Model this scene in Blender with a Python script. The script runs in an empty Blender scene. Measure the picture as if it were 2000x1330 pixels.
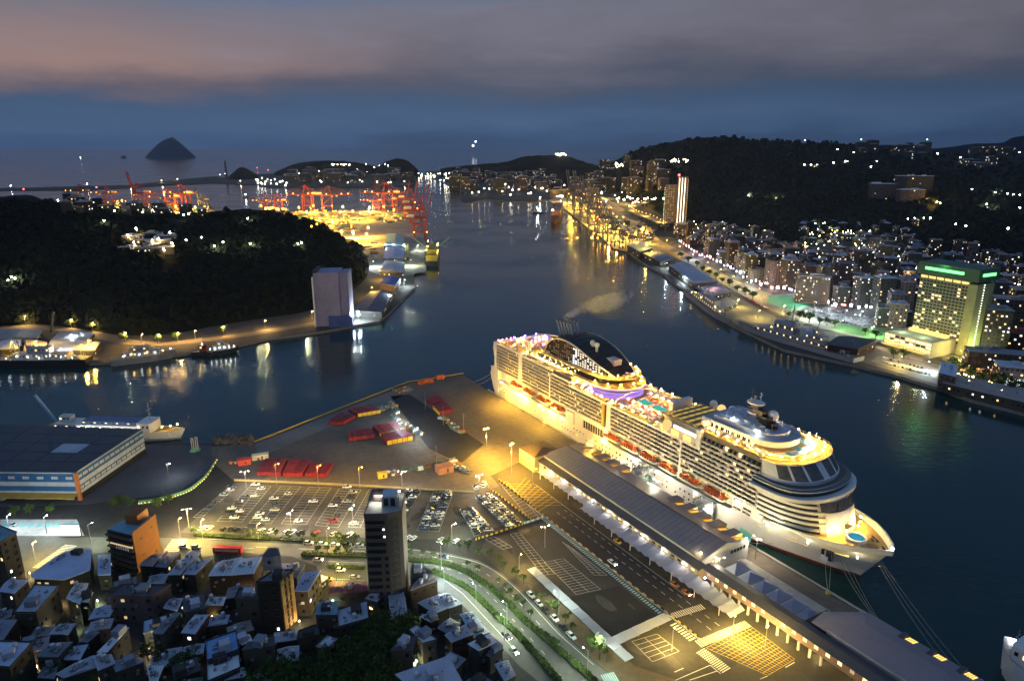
import bpy, math, random
from mathutils import Vector, Matrix
from mathutils.geometry import tessellate_polygon
from mathutils.bvhtree import BVHTree
R = random.Random(11)
sc = bpy.context.scene
COL = sc.collection
rad = math.radians
# ---------------------------------------------------------------- camera
FPX, CAMH = 1333.0, 180.0                      # focal length in pixels of a 2000 px wide frame, camera height in metres
PITCH = math.atan(377 / FPX)
cam = bpy.data.cameras.new('camera'); camo = bpy.data.objects.new('camera', cam); COL.objects.link(camo)
camo.location = (0, 0, CAMH); camo.rotation_euler = (rad(90) - PITCH, 0, 0)
cam.sensor_width = 36; cam.lens = 36 * FPX / 2000; cam.clip_start = 1; cam.clip_end = 120000
sc.camera = camo
# ---------------------------------------------------------------- dusk sky
SKY_GAIN = 1.0
LG = 2.3          # gain of all lamps
HAZE = 2.4e-5
world = bpy.data.worlds.new('World'); sc.world = world; world.use_nodes = True
def build_sky():
    nt = world.node_tree; nt.nodes.clear(); N = nt.nodes.new; L = nt.links.new
    out = N('ShaderNodeOutputWorld'); bg = N('ShaderNodeBackground'); L(bg.outputs[0], out.inputs[0])
    tc = N('ShaderNodeTexCoord'); sep = N('ShaderNodeSeparateXYZ'); L(tc.outputs['Generated'], sep.inputs[0])
    def math_(op, a, b=None, c=None):
        n = N('ShaderNodeMath'); n.operation = op
        for i, x in enumerate((a, b, c)):
            if x is None: continue
            if isinstance(x, (int, float)): n.inputs[i].default_value = x
            else: L(x, n.inputs[i])
        return n.outputs[0]
    def noise(sx, sz, detail, rough, off=0):
        mp = N('ShaderNodeMapping'); mp.inputs['Scale'].default_value = (sx, sx, sz); mp.inputs['Location'].default_value = (off, off * 2, off * .7)
        L(tc.outputs['Generated'], mp.inputs[0])
        n = N('ShaderNodeTexNoise'); n.inputs['Scale'].default_value = 1; n.inputs['Detail'].default_value = detail; n.inputs['Roughness'].default_value = rough
        L(mp.outputs[0], n.inputs['Vector']); return n.outputs[0]
    n1 = noise(4.2, 17, 6, .6, 1.3); n2 = noise(2.0, 7, 4, .5, 4.1); n3 = noise(9, 60, 5, .6, 7.7)
    # elevation, rippled by the cloud noise; the cloud base sits a little lower on the left, over the sea
    e = math_('ADD', sep.outputs['Z'], math_('MULTIPLY', math_('SUBTRACT', n1, .5), .085))
    e = math_('ADD', e, math_('MULTIPLY', math_('SUBTRACT', n2, .5), .07))
    e = math_('ADD', e, math_('MULTIPLY', math_('SUBTRACT', n3, .5), .016))
    e = math_('SUBTRACT', e, math_('MULTIPLY', sep.outputs['X'], .022))
    em = math_('MULTIPLY', e, 4.0)
    cr = N('ShaderNodeValToRGB'); L(em, cr.inputs[0]); r = cr.color_ramp
    stops = [(0.0, (.048, .090, .172)), (.06, (.058, .112, .220)), (.15, (.066, .122, .228)), (.23, (.056, .102, .190)), (.31, (.076, .096, .150)),
             (.42, (.122, .125, .170)), (.55, (.165, .162, .208)), (.72, (.178, .180, .235)), (.82, (.125, .165, .262)), (1.0, (.082, .155, .305))]
    while len(r.elements) > 1: r.elements.remove(r.elements[0])
    r.elements[0].position = stops[0][0]; r.elements[0].color = (*stops[0][1], 1)
    for p, c in stops[1:]:
        k = r.elements.new(p); k.color = (*c, 1)
    # town light caught by the cloud deck on the left
    az = math_('SMOOTH_MIN', math_('MAXIMUM', math_('ADD', math_('MULTIPLY', sep.outputs['X'], -2.4), -.15), 0), 1.0, .2)
    band = math_('MULTIPLY', math_('MAXIMUM', math_('SUBTRACT', 1.0, math_('ABSOLUTE', math_('DIVIDE', math_('SUBTRACT', e, .115), .065))), 0), az)
    glow = N('ShaderNodeMix'); glow.data_type = 'RGBA'; glow.blend_type = 'ADD'
    L(math_('MULTIPLY', band, math_('ADD', n2, .45)), glow.inputs[0]); L(cr.outputs[0], glow.inputs[6]); glow.inputs[7].default_value = (.190, .078, .016, 1)
    dark = N('ShaderNodeMix'); dark.data_type = 'RGBA'; dark.blend_type = 'MULTIPLY'; dark.inputs[0].default_value = 1
    L(glow.outputs[2], dark.inputs[6])
    sh = math_('ADD', .74, math_('ADD', math_('MULTIPLY', n1, .34), math_('MULTIPLY', n3, .18))); sh = math_('SUBTRACT', sh, math_('MULTIPLY', math_('MAXIMUM', sep.outputs['X'], 0), .42))
    cc = N('ShaderNodeCombineColor')
    for i in range(3): L(sh, cc.inputs[i])
    L(cc.outputs[0], dark.inputs[7])
    # an overcast deck is brighter overhead than at the horizon
    up = math_('ADD', 1.0, math_('MULTIPLY', math_('MAXIMUM', math_('SUBTRACT', sep.outputs['Z'], .18), 0), .35))
    zen = N('ShaderNodeMix'); zen.data_type = 'RGBA'; zen.blend_type = 'MULTIPLY'; zen.inputs[0].default_value = 1
    cz = N('ShaderNodeCombineColor')
    for i in range(3): L(up, cz.inputs[i])
    L(dark.outputs[2], zen.inputs[6]); L(cz.outputs[0], zen.inputs[7]); dark = zen
    # the last daylight, sun well under the horizon behind the camera
    sky = N('ShaderNodeTexSky'); sky.sky_type = 'NISHITA'; sky.sun_disc = False; sky.sun_elevation = rad(-4); sky.sun_rotation = rad(200); sky.air_density = 1.5; sky.dust_density = 2
    add = N('ShaderNodeMix'); add.data_type = 'RGBA'; add.blend_type = 'ADD'; add.inputs[0].default_value = .06
    L(dark.outputs[2], add.inputs[6]); L(sky.outputs[0], add.inputs[7])
    L(add.outputs[2], bg.inputs[0]); bg.inputs[1].default_value = SKY_GAIN
build_sky()
sun = bpy.data.lights.new('sun', 'SUN'); sun.energy = .05; sun.angle = rad(25); sun.color = (.75, .85, 1)
suno = bpy.data.objects.new('sun', sun); COL.objects.link(suno); suno.rotation_euler = (rad(50), 0, rad(-25))
vs = sc.view_settings; vs.view_transform = 'Standard'; vs.look = 'None'; vs.exposure = 0; vs.gamma = 1; vs.use_curve_mapping = False
sc.render.engine = 'CYCLES'
cy = sc.cycles; cy.use_denoising = True; cy.use_light_tree = True; cy.max_bounces = 3; cy.diffuse_bounces = 1; cy.glossy_bounces = 2; cy.transmission_bounces = 2; cy.use_adaptive_sampling = True; cy.adaptive_threshold = .02
cy.volume_bounces = 0; cy.transparent_max_bounces = 6; cy.sample_clamp_indirect = 4; cy.caustics_reflective = False; cy.caustics_refractive = False
try: cy.denoiser = 'OPENIMAGEDENOISE'; cy.denoising_input_passes = 'RGB_ALBEDO_NORMAL'; cy.denoising_prefilter = 'ACCURATE'
except Exception: pass
# ---------------------------------------------------------------- geometry of the view: pixel of the photograph -> place in the world
CP, SP = math.cos(PITCH), math.sin(PITCH)
def ray(u, v):
    a = (u - 1000) / FPX; b = (v - 665) / FPX
    return Vector((a, CP - b * SP, -SP - b * CP))
def G(u, v, z=2.5):
    d = ray(u, v); t = (z - CAMH) / d.z
    return Vector((d.x * t, d.y * t, z))
def A(u, v, Y):
    d = ray(u, v); t = Y / d.y
    return Vector((d.x * t, Y, CAMH + d.z * t))
def PX(p):
    z = p[2] - CAMH; f = p[1] * CP - z * SP; up = p[1] * SP + z * CP
    return (1000 + FPX * p[0] / f, 665 - FPX * up / f)
# ---------------------------------------------------------------- mesh helpers
class MB:
    def __init__(s): s.v = []; s.f = []; s.m = []
    def add(s, vs, fs, m=0):
        o = len(s.v); s.v.extend(tuple(x) for x in vs)
        for f in fs: s.f.append([i + o for i in f]); s.m.append(m)
    def quad(s, a, b, c, d, m=0): s.add((a, b, c, d), ((0, 1, 2, 3),), m)
    def tri(s, a, b, c, m=0): s.add((a, b, c), ((0, 1, 2),), m)
    def box(s, c, d, rz=0, m=0, mt=None, base=False):
        cx, cy_, cz = c; x, y, z = d[0] / 2, d[1] / 2, d[2] / 2
        if base: cz += z
        co, si = math.cos(rz), math.sin(rz); P = []
        for k in (-z, z):
            for i, j in ((-x, -y), (x, -y), (x, y), (-x, y)): P.append((cx + i * co - j * si, cy_ + i * si + j * co, cz + k))
        s.add(P, ((0, 1, 5, 4), (1, 2, 6, 5), (2, 3, 7, 6), (3, 0, 4, 7), (3, 2, 1, 0)), m)
        s.add(P[4:], ((0, 1, 2, 3),), m if mt is None else mt)
    def poly(s, pts, m=0):
        pts = [Vector(p) for p in pts]; fs = tessellate_polygon([pts])
        flat = sum((pts[i].x * pts[(i + 1) % len(pts)].y - pts[(i + 1) % len(pts)].x * pts[i].y) for i in range(len(pts)))
        out = []
        for a, b, c in fs:
            n = (pts[b] - pts[a]).cross(pts[c] - pts[a])
            out.append((a, b, c) if n.z >= 0 else (a, c, b))
        s.add(pts, out, m)
    def prism(s, pts, z0, z1, m=0, mt=None):
        """upright prism over the outline pts (x, y, ...); z1 may be a list"""
        n = len(pts); area = sum(pts[i][0] * pts[(i + 1) % n][1] - pts[(i + 1) % n][0] * pts[i][1] for i in range(n))
        if area < 0: pts = list(reversed(pts)); z1 = list(reversed(z1)) if isinstance(z1, (list, tuple)) else z1
        zt = z1 if isinstance(z1, (list, tuple)) else [z1] * n
        lo = [(p[0], p[1], z0) for p in pts]; hi = [(p[0], p[1], z) for p, z in zip(pts, zt)]
        s.add(lo + hi, [(i, (i + 1) % n, n + (i + 1) % n, n + i) for i in range(n)], m)
        if n <= 4: s.add(hi, (tuple(range(n)),), m if mt is None else mt)
        else: s.poly(hi, m if mt is None else mt)
    def tube(s, a, b, r0, r1=None, n=6, m=0, cap=True):
        a = Vector(a); b = Vector(b); r1 = r0 if r1 is None else r1
        d = (b - a).normalized(); u = d.orthogonal().normalized(); w = d.cross(u); P = []
        for c, r in ((a, r0), (b, r1)):
            for i in range(n):
                t = 2 * math.pi * i / n; P.append(c + (u * math.cos(t) + w * math.sin(t)) * r)
        s.add(P, [(i, (i + 1) % n, n + (i + 1) % n, n + i) for i in range(n)], m)
        if cap: s.add(P, (tuple(range(n))[::-1], tuple(range(n, 2 * n))), m)
    def bar(s, a, b, w, h=None, m=0):
        """square bar between two points"""
        a = Vector(a); b = Vector(b); h = w if h is None else h; d = (b - a).normalized()
        u = d.cross(Vector((0, 0, 1)));
        if u.length < 1e-4: u = Vector((1, 0, 0))
        u.normalize(); w_ = u.cross(d); P = []
        for c in (a, b):
            for i, j in ((-1, -1), (1, -1), (1, 1), (-1, 1)): P.append(c + u * i * w / 2 + w_ * j * h / 2)
        s.add(P, ((0, 1, 5, 4), (1, 2, 6, 5), (2, 3, 7, 6), (3, 0, 4, 7), (3, 2, 1, 0), (4, 5, 6, 7)), m)
    def ball(s, c, r, m=0, seg=6, rings=4, sq=(1, 1, 1)):
        P = [(c[0], c[1], c[2] - r * sq[2])]
        for j in range(1, rings):
            t = math.pi * j / rings - math.pi / 2
            for i in range(seg):
                a = 2 * math.pi * i / seg
                P.append((c[0] + r * sq[0] * math.cos(t) * math.cos(a), c[1] + r * sq[1] * math.cos(t) * math.sin(a), c[2] + r * sq[2] * math.sin(t)))
        P.append((c[0], c[1], c[2] + r * sq[2])); F = []
        for i in range(seg): F.append((0, 1 + (i + 1) % seg, 1 + i)); F.append((len(P) - 1, len(P) - 1 - seg + i, len(P) - 1 - seg + (i + 1) % seg))
        for j in range(rings - 2):
            for i in range(seg):
                a = 1 + j * seg; F.append((a + i, a + (i + 1) % seg, a + seg + (i + 1) % seg, a + seg + i))
        s.add(P, F, m)
    def grid(s, rows, m=0, close=False):
        n = len(rows[0]); V = [p for r in rows for p in r]; F = []
        for j in range(len(rows) - 1):
            for i in range(n if close else n - 1):
                F.append((j * n + i, j * n + (i + 1) % n, (j + 1) * n + (i + 1) % n, (j + 1) * n + i))
        s.add(V, F, m)
    def strip(s, pts, w, z=None, m=0):
        """flat ribbon of width w along a polyline"""
        pts = [Vector(p) for p in pts]; L_, R_ = [], []
        for i, p in enumerate(pts):
            d = (pts[min(i + 1, len(pts) - 1)] - pts[max(i - 1, 0)]); n = Vector((-d.y, d.x, 0)).normalized() * w / 2
            zz = p.z if z is None else z
            L_.append((p.x + n.x, p.y + n.y, zz)); R_.append((p.x - n.x, p.y - n.y, zz))
        s.grid([R_, L_], m)
    def mesh(s, name, mats, smooth=False):
        me = bpy.data.meshes.new(name); me.from_pydata(s.v, [], s.f)
        for x in (mats if isinstance(mats, (list, tuple)) else [mats]): me.materials.append(x)
        if any(s.m): me.polygons.foreach_set('material_index', s.m)
        if smooth: me.polygons.foreach_set('use_smooth', [True] * len(s.f))
        me.update(); return me
    def build(s, name, mats, parent=None, smooth=False, kind=None):
        o = bpy.data.objects.new(name, s.mesh(name, mats, smooth)); COL.objects.link(o)
        if parent is not None: o.parent = parent
        if kind: o['kind'] = kind
        return o
def tag(o, label=None, cat=None, group=None, kind=None):
    if label: o['label'] = label
    if cat: o['category'] = cat
    if group: o['group'] = group
    if kind: o['kind'] = kind
    return o
def empty(name, loc, rz=0, label=None, cat=None, group=None):
    o = bpy.data.objects.new(name, None); COL.objects.link(o); o.location = loc; o.rotation_euler = (0, 0, rz); o.empty_display_size = .5
    return tag(o, label, cat, group)
def put(name, me, parent=None, loc=(0, 0, 0), rz=0, scale=None):
    o = bpy.data.objects.new(name, me); COL.objects.link(o); o.location = loc; o.rotation_euler = (0, 0, rz)
    if parent is not None: o.parent = parent
    if scale: o.scale = scale
    return o
def ordn(n):
    return f"{n}{'th' if 10 <= n % 100 <= 20 else {1: 'st', 2: 'nd', 3: 'rd'}.get(n % 10, 'th')}"
def lerp(a, b, t): return a + (b - a) * t
# ---------------------------------------------------------------- materials
MATS = {}
def mat(name, col=(.5, .5, .5), rough=.7, metal=0, var=.25, scale=.15, spec=.4, var2=None, bump=0, bscale=2.0):
    """painted or mineral surface whose colour wanders with two noises in world space (stains, weathering)"""
    if name in MATS: return MATS[name]
    m = bpy.data.materials.new(name); m.use_nodes = True; MATS[name] = m; nt = m.node_tree; b = nt.nodes['Principled BSDF']
    b.inputs['Roughness'].default_value = rough; b.inputs['Metallic'].default_value = metal; b.inputs['Specular IOR Level'].default_value = spec
    b.inputs['Base Color'].default_value = (*col, 1)
    if var > 0:
        N = nt.nodes.new; L = nt.links.new
        g = N('ShaderNodeNewGeometry'); n = N('ShaderNodeTexNoise'); n.inputs['Scale'].default_value = scale; n.inputs['Detail'].default_value = 6; n.inputs['Roughness'].default_value = .65
        L(g.outputs['Position'], n.inputs['Vector']); n2 = N('ShaderNodeTexNoise'); n2.inputs['Scale'].default_value = scale * 9; n2.inputs['Detail'].default_value = 3
        L(g.outputs['Position'], n2.inputs['Vector'])
        mx = N('ShaderNodeMix'); mx.inputs[0].default_value = .35; L(n.outputs[0], mx.inputs[2]); L(n2.outputs[0], mx.inputs[3])
        cr = N('ShaderNodeValToRGB'); L(mx.outputs[0], cr.inputs[0]); r = cr.color_ramp; r.elements[0].position = .32; r.elements[1].position = .68
        c2 = var2 or tuple(min(x * (1 + var), .9) for x in col)
        r.elements[0].color = (*[x * (1 - var) for x in col], 1); r.elements[1].color = (*c2, 1)
        L(cr.outputs[0], b.inputs['Base Color'])
        if bump:
            n3 = N('ShaderNodeTexNoise'); n3.inputs['Scale'].default_value = bscale; n3.inputs['Detail'].default_value = 4; L(g.outputs['Position'], n3.inputs['Vector'])
            bp = N('ShaderNodeBump'); bp.inputs['Strength'].default_value = bump; bp.inputs['Distance'].default_value = .3; L(n3.outputs[0], bp.inputs['Height']); L(bp.outputs[0], b.inputs['Normal'])
    return m
def emit(name, col, s, sample=False):
    if name in MATS: return MATS[name]
    m = bpy.data.materials.new(name); m.use_nodes = True; MATS[name] = m; nt = m.node_tree; nt.nodes.clear()
    o = nt.nodes.new('ShaderNodeOutputMaterial'); e = nt.nodes.new('ShaderNodeEmission'); e.inputs[0].default_value = (*col, 1); e.inputs[1].default_value = s
    nt.links.new(e.outputs[0], o.inputs[0]); m.cycles.emission_sampling = 'AUTO' if sample else 'NONE'
    return m
WARM, SODIUM, COOL, WHITE = (1, .62, .24), (1, .56, .06), (.80, .95, 1), (1, .87, .62)
GREENW = (.86, 1, .72)
def bulb_mesh(name, r, col, s):
    b = MB(); b.ball((0, 0, 0), r, seg=5, rings=3); return b.mesh(name, emit(name, col, s, True))
def plight(parent, loc, power, col, r=.4, name='lamp_light'):
    l = bpy.data.lights.new(name, 'POINT'); l.energy = power * LG; l.color = col; l.shadow_soft_size = r
    o = bpy.data.objects.new(name, l); COL.objects.link(o); o.location = loc
    if parent is not None: o.parent = parent
    return o
# shared palette
asphalt = mat('asphalt', (.046, .043, .038), .85, var=.35, scale=.05)
asphalt_dark = mat('asphalt_dark', (.026, .026, .027), .8, var=.4, scale=.06)
concrete = mat('concrete', (.24, .225, .195), .85, var=.35, scale=.05)
concrete_pale = mat('concrete_pale', (.36, .35, .31), .85, var=.3, scale=.06)
white_paint = mat('white_paint', (.78, .77, .73), .5, var=.10, scale=.2)
line_paint = mat('line_paint', (.62, .61, .56), .7, var=.3, scale=.8)
yellow_paint = mat('yellow_paint', (.62, .42, .05), .7, var=.3, scale=.8)
steel = mat('steel', (.30, .31, .32), .45, .6, var=.2)
dark_steel = mat('dark_steel', (.06, .06, .065), .5, .3, var=.2)
glass_dark = mat('glass_dark', (.018, .022, .03), .12, 0, var=.3, spec=.6)
lit_warm = emit('lit_warm', (1, .70, .30), 2.6); lit_yellow = emit('lit_yellow', (1, .62, .16), 2.0); lit_white = emit('lit_white', (.95, .97, 1), 2.4); lit_dim = emit('lit_dim', (1, .72, .38), .7)
lit_green = emit('lit_green', (.75, 1, .45), 1.6); lit_pink = emit('lit_pink', (1, .45, .75), 2.5); lit_violet = emit('lit_violet', (.62, .5, 1), 2.5); lit_red = emit('lit_red', (1, .10, .06), 3)
# ================================================================ THE SETTING: water, land, hills
from mathutils import noise as mnoise
def water_material():
    m = bpy.data.materials.new('harbour_water'); m.use_nodes = True; nt = m.node_tree; b = nt.nodes['Principled BSDF']; N = nt.nodes.new; L = nt.links.new
    b.inputs['Base Color'].default_value = (.004, .032, .031, 1); b.inputs['Roughness'].default_value = .10; b.inputs['IOR'].default_value = 1.33
    g = N('ShaderNodeNewGeometry')
    def nz(scale, sy, det, rot):
        mp = N('ShaderNodeMapping'); mp.inputs['Scale'].default_value = (scale, scale * sy, scale); mp.inputs['Rotation'].default_value = (0, 0, rot); L(g.outputs['Position'], mp.inputs[0])
        n = N('ShaderNodeTexNoise'); n.inputs['Scale'].default_value = 1; n.inputs['Detail'].default_value = det; n.inputs['Roughness'].default_value = .55; L(mp.outputs[0], n.inputs['Vector']); return n.outputs[0]
    w1 = nz(.10, 2.2, 3, .15); w2 = nz(.55, 1.8, 3, -.2); patch = nz(.006, 1.4, 3, .5)
    a = N('ShaderNodeMath'); a.operation = 'MULTIPLY_ADD'; L(w2, a.inputs[0]); a.inputs[1].default_value = .28; L(w1, a.inputs[2])
    pr = N('ShaderNodeMapRange'); L(patch, pr.inputs[0]); pr.inputs[1].default_value = .35; pr.inputs[2].default_value = .65; pr.inputs[3].default_value = .25; pr.inputs[4].default_value = 1.0
    rr = N('ShaderNodeMapRange'); L(patch, rr.inputs[0]); rr.inputs[1].default_value = .35; rr.inputs[2].default_value = .65; rr.inputs[3].default_value = .05; rr.inputs[4].default_value = .2; L(rr.outputs[0], b.inputs['Roughness'])
    h = N('ShaderNodeMath'); h.operation = 'MULTIPLY'; L(a.outputs[0], h.inputs[0]); L(pr.outputs[0], h.inputs[1])
    bp = N('ShaderNodeBump'); bp.inputs['Strength'].default_value = .38; bp.inputs['Distance'].default_value = .9; L(h.outputs[0], bp.inputs['Height']); L(bp.outputs[0], b.inputs['Normal'])
    return m
b = MB(); b.quad((-70000, -3000, 0), (70000, -3000, 0), (70000, 75000, 0), (-70000, 75000, 0))
tag(b.build('water', water_material()), 'dark blue-green rippled harbour water reaching out to the sea', kind='structure')

def pxpoly(pts, z=2.5): return [G(u, v, z) for u, v in pts]
ground_town = mat('town_ground', (.030, .029, .028), .9, var=.4, scale=.05)
# ship frame: x to the bow, y to port (away from the camera); the quay runs parallel on the near side
BOW = G(1677, 1127, 0); SHIP_ANG = rad(-58.6); HX, HY = math.cos(SHIP_ANG), math.sin(SHIP_ANG)
def SW(x, y, z=0):
    """ship / quay frame -> world"""
    x -= 290; return Vector((BOW.x + HX * x - HY * y, BOW.y + HY * x + HX * y, z))
def SI(p):
    dx, dy = p[0] - BOW.x, p[1] - BOW.y; return dx * HX + dy * HY + 290, -dx * HY + dy * HX
QY = -24.0                                              # quay edge in the ship frame
shore = pxpoly([(-700, 815), (-60, 842), (285, 866), (410, 867), (495, 862), (797, 746), (905, 729)])
shore += [SW(4, QY), SW(480, QY), Vector((160, -120, 2.5)), Vector((-900, -120, 2.5))]
for p in shore: p.z = 2.5
b = MB(); b.prism(shore, -6, 2.5, 1, 0)
tag(b.build('ground', [ground_town, concrete]), 'dark town ground and wharf with concrete quay walls', kind='structure')

left_land = pxpoly([(-700, 760), (0, 713), (215, 707), (345, 692), (470, 673), (520, 661), (600, 651), (632, 646), (740, 627), (757, 614), (810, 562), (808, 528), (833, 532), (833, 478), (822, 440), (816, 411), (560, 411), (420, 411), (408, 401), (100, 394), (-700, 394)])
b = MB(); b.prism(left_land, -6, 2.5, 1, 0)
tag(b.build('ground', [asphalt, concrete]), 'left bank of the channel with quays and port apron', kind='structure')
far_land = pxpoly([(-1500, 374), (0, 372), (150, 371), (250, 367), (330, 361), (412, 358), (500, 361), (525, 366), (650, 367), (750, 366), (805, 362), (812, 350), (812, 339), (600, 336), (400, 346), (250, 362), (0, 368), (-1500, 370)])
b = MB(); b.prism(far_land, -6, 3.0, 0, 0)
tag(b.build('ground', [mat('far_ground', (.05, .05, .045), .9)]), 'far bank with breakwater and low town strip', kind='structure')
RIGHT_SHORE = [(830, 343), (862, 355), (882, 367), (912, 375), (899, 393), (910, 398), (950, 390), (1000, 394), (1045, 395), (1067, 390), (1107, 410), (1137, 435), (1175, 463), (1200, 485), (1225, 490), (1253, 511), (1293, 534), (1335, 567), (1425, 632), (1530, 682), (1672, 713), (1760, 735), (1835, 758), (1900, 781), (2000, 806), (2700, 980)]
right_land = pxpoly(RIGHT_SHORE + [(3200, 700), (3600, 322), (1000, 322), (830, 336)])
b = MB(); b.prism(right_land, -6, 2.5, 1, 0)
tag(b.build('ground', [mat('city_ground', (.055, .052, .045), .9, scale=.02), concrete]), 'right bank of the channel with quay and city streets', kind='structure')

for px_, lb_ in (([(420, 413), (816, 413), (822, 440), (832, 478), (832, 530), (760, 545), (700, 520), (640, 470), (560, 428)], 'pale container yard of the left port'), ([(110, 396), (405, 403), (420, 413), (410, 420), (120, 408)], 'pale quay of the left outer berths'), ([(1070, 391), (1107, 411), (1137, 436), (1175, 464), (1200, 486), (1225, 491), (1290, 500), (1290, 470), (1240, 420), (1180, 385), (1100, 380)], 'pale port apron under the dark cranes')):
    m = MB(); m.poly(pxpoly(px_, 2.53)); tag(m.build('wharf', mat('port_apron', (.30, .27, .21), .85, var=.35, scale=.02)), lb_, kind='structure')
# ---------------------------------------------------------------- hills
TERR = []
def catmull(P, t):
    n = len(P) - 1; x = min(max(t, 0), 1) * n; i = min(int(x), n - 1); f = x - i
    p0, p1, p2, p3 = P[max(i - 1, 0)], P[i], P[i + 1], P[min(i + 2, n)]
    return .5 * ((2 * p1) + (p2 - p0) * f + (2 * p0 - 5 * p1 + 4 * p2 - p3) * f * f + (3 * p1 - p0 - 3 * p2 + p3) * f ** 3)
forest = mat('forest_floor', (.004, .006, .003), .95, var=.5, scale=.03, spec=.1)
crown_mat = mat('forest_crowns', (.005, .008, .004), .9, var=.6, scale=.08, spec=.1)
def hill(name, toe, ridge, back, label, nu=120, nv=44, amp=7, nscale=.006, power=1.0, fine=2.0, material=None, kind='structure'):
    T = [G(u, v, 0) for u, v in toe]; Rg = [A(u, v, Y) for u, v, Y in ridge]; rows = []
    for j in range(nv + 1):
        row = []
        for i in range(nu + 1):
            t = i / nu; a = catmull(T, t); r = catmull(Rg, t)
            f = j / nv * 1.5
            if f <= 1: x, y = lerp(a.x, r.x, f), lerp(a.y, r.y, f); z = r.z * (math.sin(f * math.pi / 2) ** power)
            else:
                d = Vector((r.x, r.y)).normalized() * back * (f - 1) * 2; x, y = r.x + d.x, r.y + d.y; z = r.z * (math.cos((f - 1) * math.pi) ** 1.0 + .0)
            env = max(0, min(1, f * 3)) * max(0, min(1, (1.5 - f) * 6)); k = 1 if f < 1 else .6
            nz_ = mnoise.fractal(Vector((x * nscale, y * nscale, 3.1)), 1.0, 2.0, 4) * amp
            soft = 1 - max(0, 1 - abs(f - 1) * 5) * .75
            z += env * (nz_ * soft * k + (mnoise.noise(Vector((x * .05, y * .05, .5)))) * fine)
            row.append((x, y, max(z, -4) if f > .02 else -2))
        rows.append(row)
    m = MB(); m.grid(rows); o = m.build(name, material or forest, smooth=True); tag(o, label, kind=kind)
    TERR.append(BVHTree.FromPolygons([Vector(p) for p in m.v], m.f))
    return o
HILL_L = hill('hill', [(-330, 690), (-100, 655), (60, 640), (150, 648), (240, 662), (330, 661), (420, 645), (520, 628), (610, 612), (690, 572), (722, 536), (716, 500), (690, 470)],
     [(-330, 388, 860), (-100, 384, 880), (10, 385, 900), (60, 386, 920), (120, 404, 940), (240, 419, 960), (350, 424, 980), (430, 417, 1000), (500, 413, 1010), (560, 424, 1000), (620, 456, 950), (668, 500, 910), (700, 512, 960)],
     420, 'steep forested hill on the left bank, almost black', nu=170, nv=60, amp=12)
HILL_R = hill('hill', [(1215, 395), (1262, 408), (1345, 447), (1430, 446), (1540, 482), (1640, 470), (1760, 470), (1900, 520), (2100, 545), (2600, 600)],
     [(1195, 318, 3200), (1240, 297, 3200), (1300, 284, 3200), (1390, 270, 3250), (1480, 275, 3250), (1560, 282, 3200), (1640, 284, 3200), (1740, 294, 3150), (1850, 300, 3000), (2300, 305, 2900)],
     900, 'long dark wooded ridge behind the city on the right bank', nu=220, nv=80, amp=26, nscale=.0022, power=1.25, fine=5)
hill('hill', [(1500, 330), (1640, 330), (1800, 330), (1950, 325), (2200, 325)], [(1500, 288, 6000), (1640, 286, 6000), (1760, 284, 6100), (1830, 290, 6200), (1900, 281, 6200), (1955, 279, 6000), (2005, 265, 5900), (2200, 262, 5900)],
     1500, 'farther blue-grey ridge at the right edge under the sky', nu=90, nv=24, amp=20, nscale=.001, fine=3)
hill('hill', [(538, 345), (580, 344), (640, 344), (700, 342), (748, 343)], [(536, 339, 4700), (575, 321, 4700), (625, 315, 4700), (690, 317, 4700), (752, 331, 4700)], 500, 'low wooded headland with a floodlit temple far beyond the port', nu=60, nv=24, amp=6, fine=5)
hill('hill', [(728, 346), (755, 345), (785, 345), (812, 345), (824, 344)], [(734, 332, 4500), (755, 316, 4500), (774, 310, 4500), (795, 315, 4500), (820, 338, 4500)], 400, 'small round wooded hill beside the harbour mouth', nu=40, nv=20, amp=5, fine=5)
hill('hill', [(442, 352), (460, 352), (480, 352), (505, 350)], [(448, 345, 4200), (468, 328, 4200), (482, 330, 4200), (502, 342, 4200)], 250, 'tiny dark hillock by the chimney on the far bank', nu=30, nv=16, amp=4, fine=4)
hill('hill', [(870, 358), (930, 358), (1000, 362), (1080, 368), (1160, 372), (1230, 380)], [(860, 330, 3900), (930, 322, 3900), (985, 318, 3900), (1030, 306, 3900), (1100, 305, 3900), (1135, 315, 3700), (1180, 328, 3500), (1235, 345, 3300)], 500, 'dark wooded hill behind the blocks at the inner harbour mouth', nu=90, nv=30, amp=9, fine=5)
islet_mat = mat('islet_rock', (.035, .035, .045), .95, var=.3, scale=.004)
hill('islet', [(284, 309.5), (300, 310.5), (335, 311), (365, 310.5), (382, 309)], [(286, 306, 12200), (312, 280, 12200), (334, 269.5, 12200), (345, 275, 12200), (382, 307, 12200)], 700, 'steep cone-shaped rocky islet alone in the sea on the horizon', nu=60, nv=30, amp=18, nscale=.003, fine=12, material=islet_mat)
hill('islet', [(235, 309), (240, 309), (247, 309)], [(235, 308, 12400), (241, 303.5, 12400), (248, 308, 12400)], 80, 'tiny rock stack left of the cone-shaped islet', nu=10, nv=8, amp=3, nscale=.01, fine=3, material=islet_mat)

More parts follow.
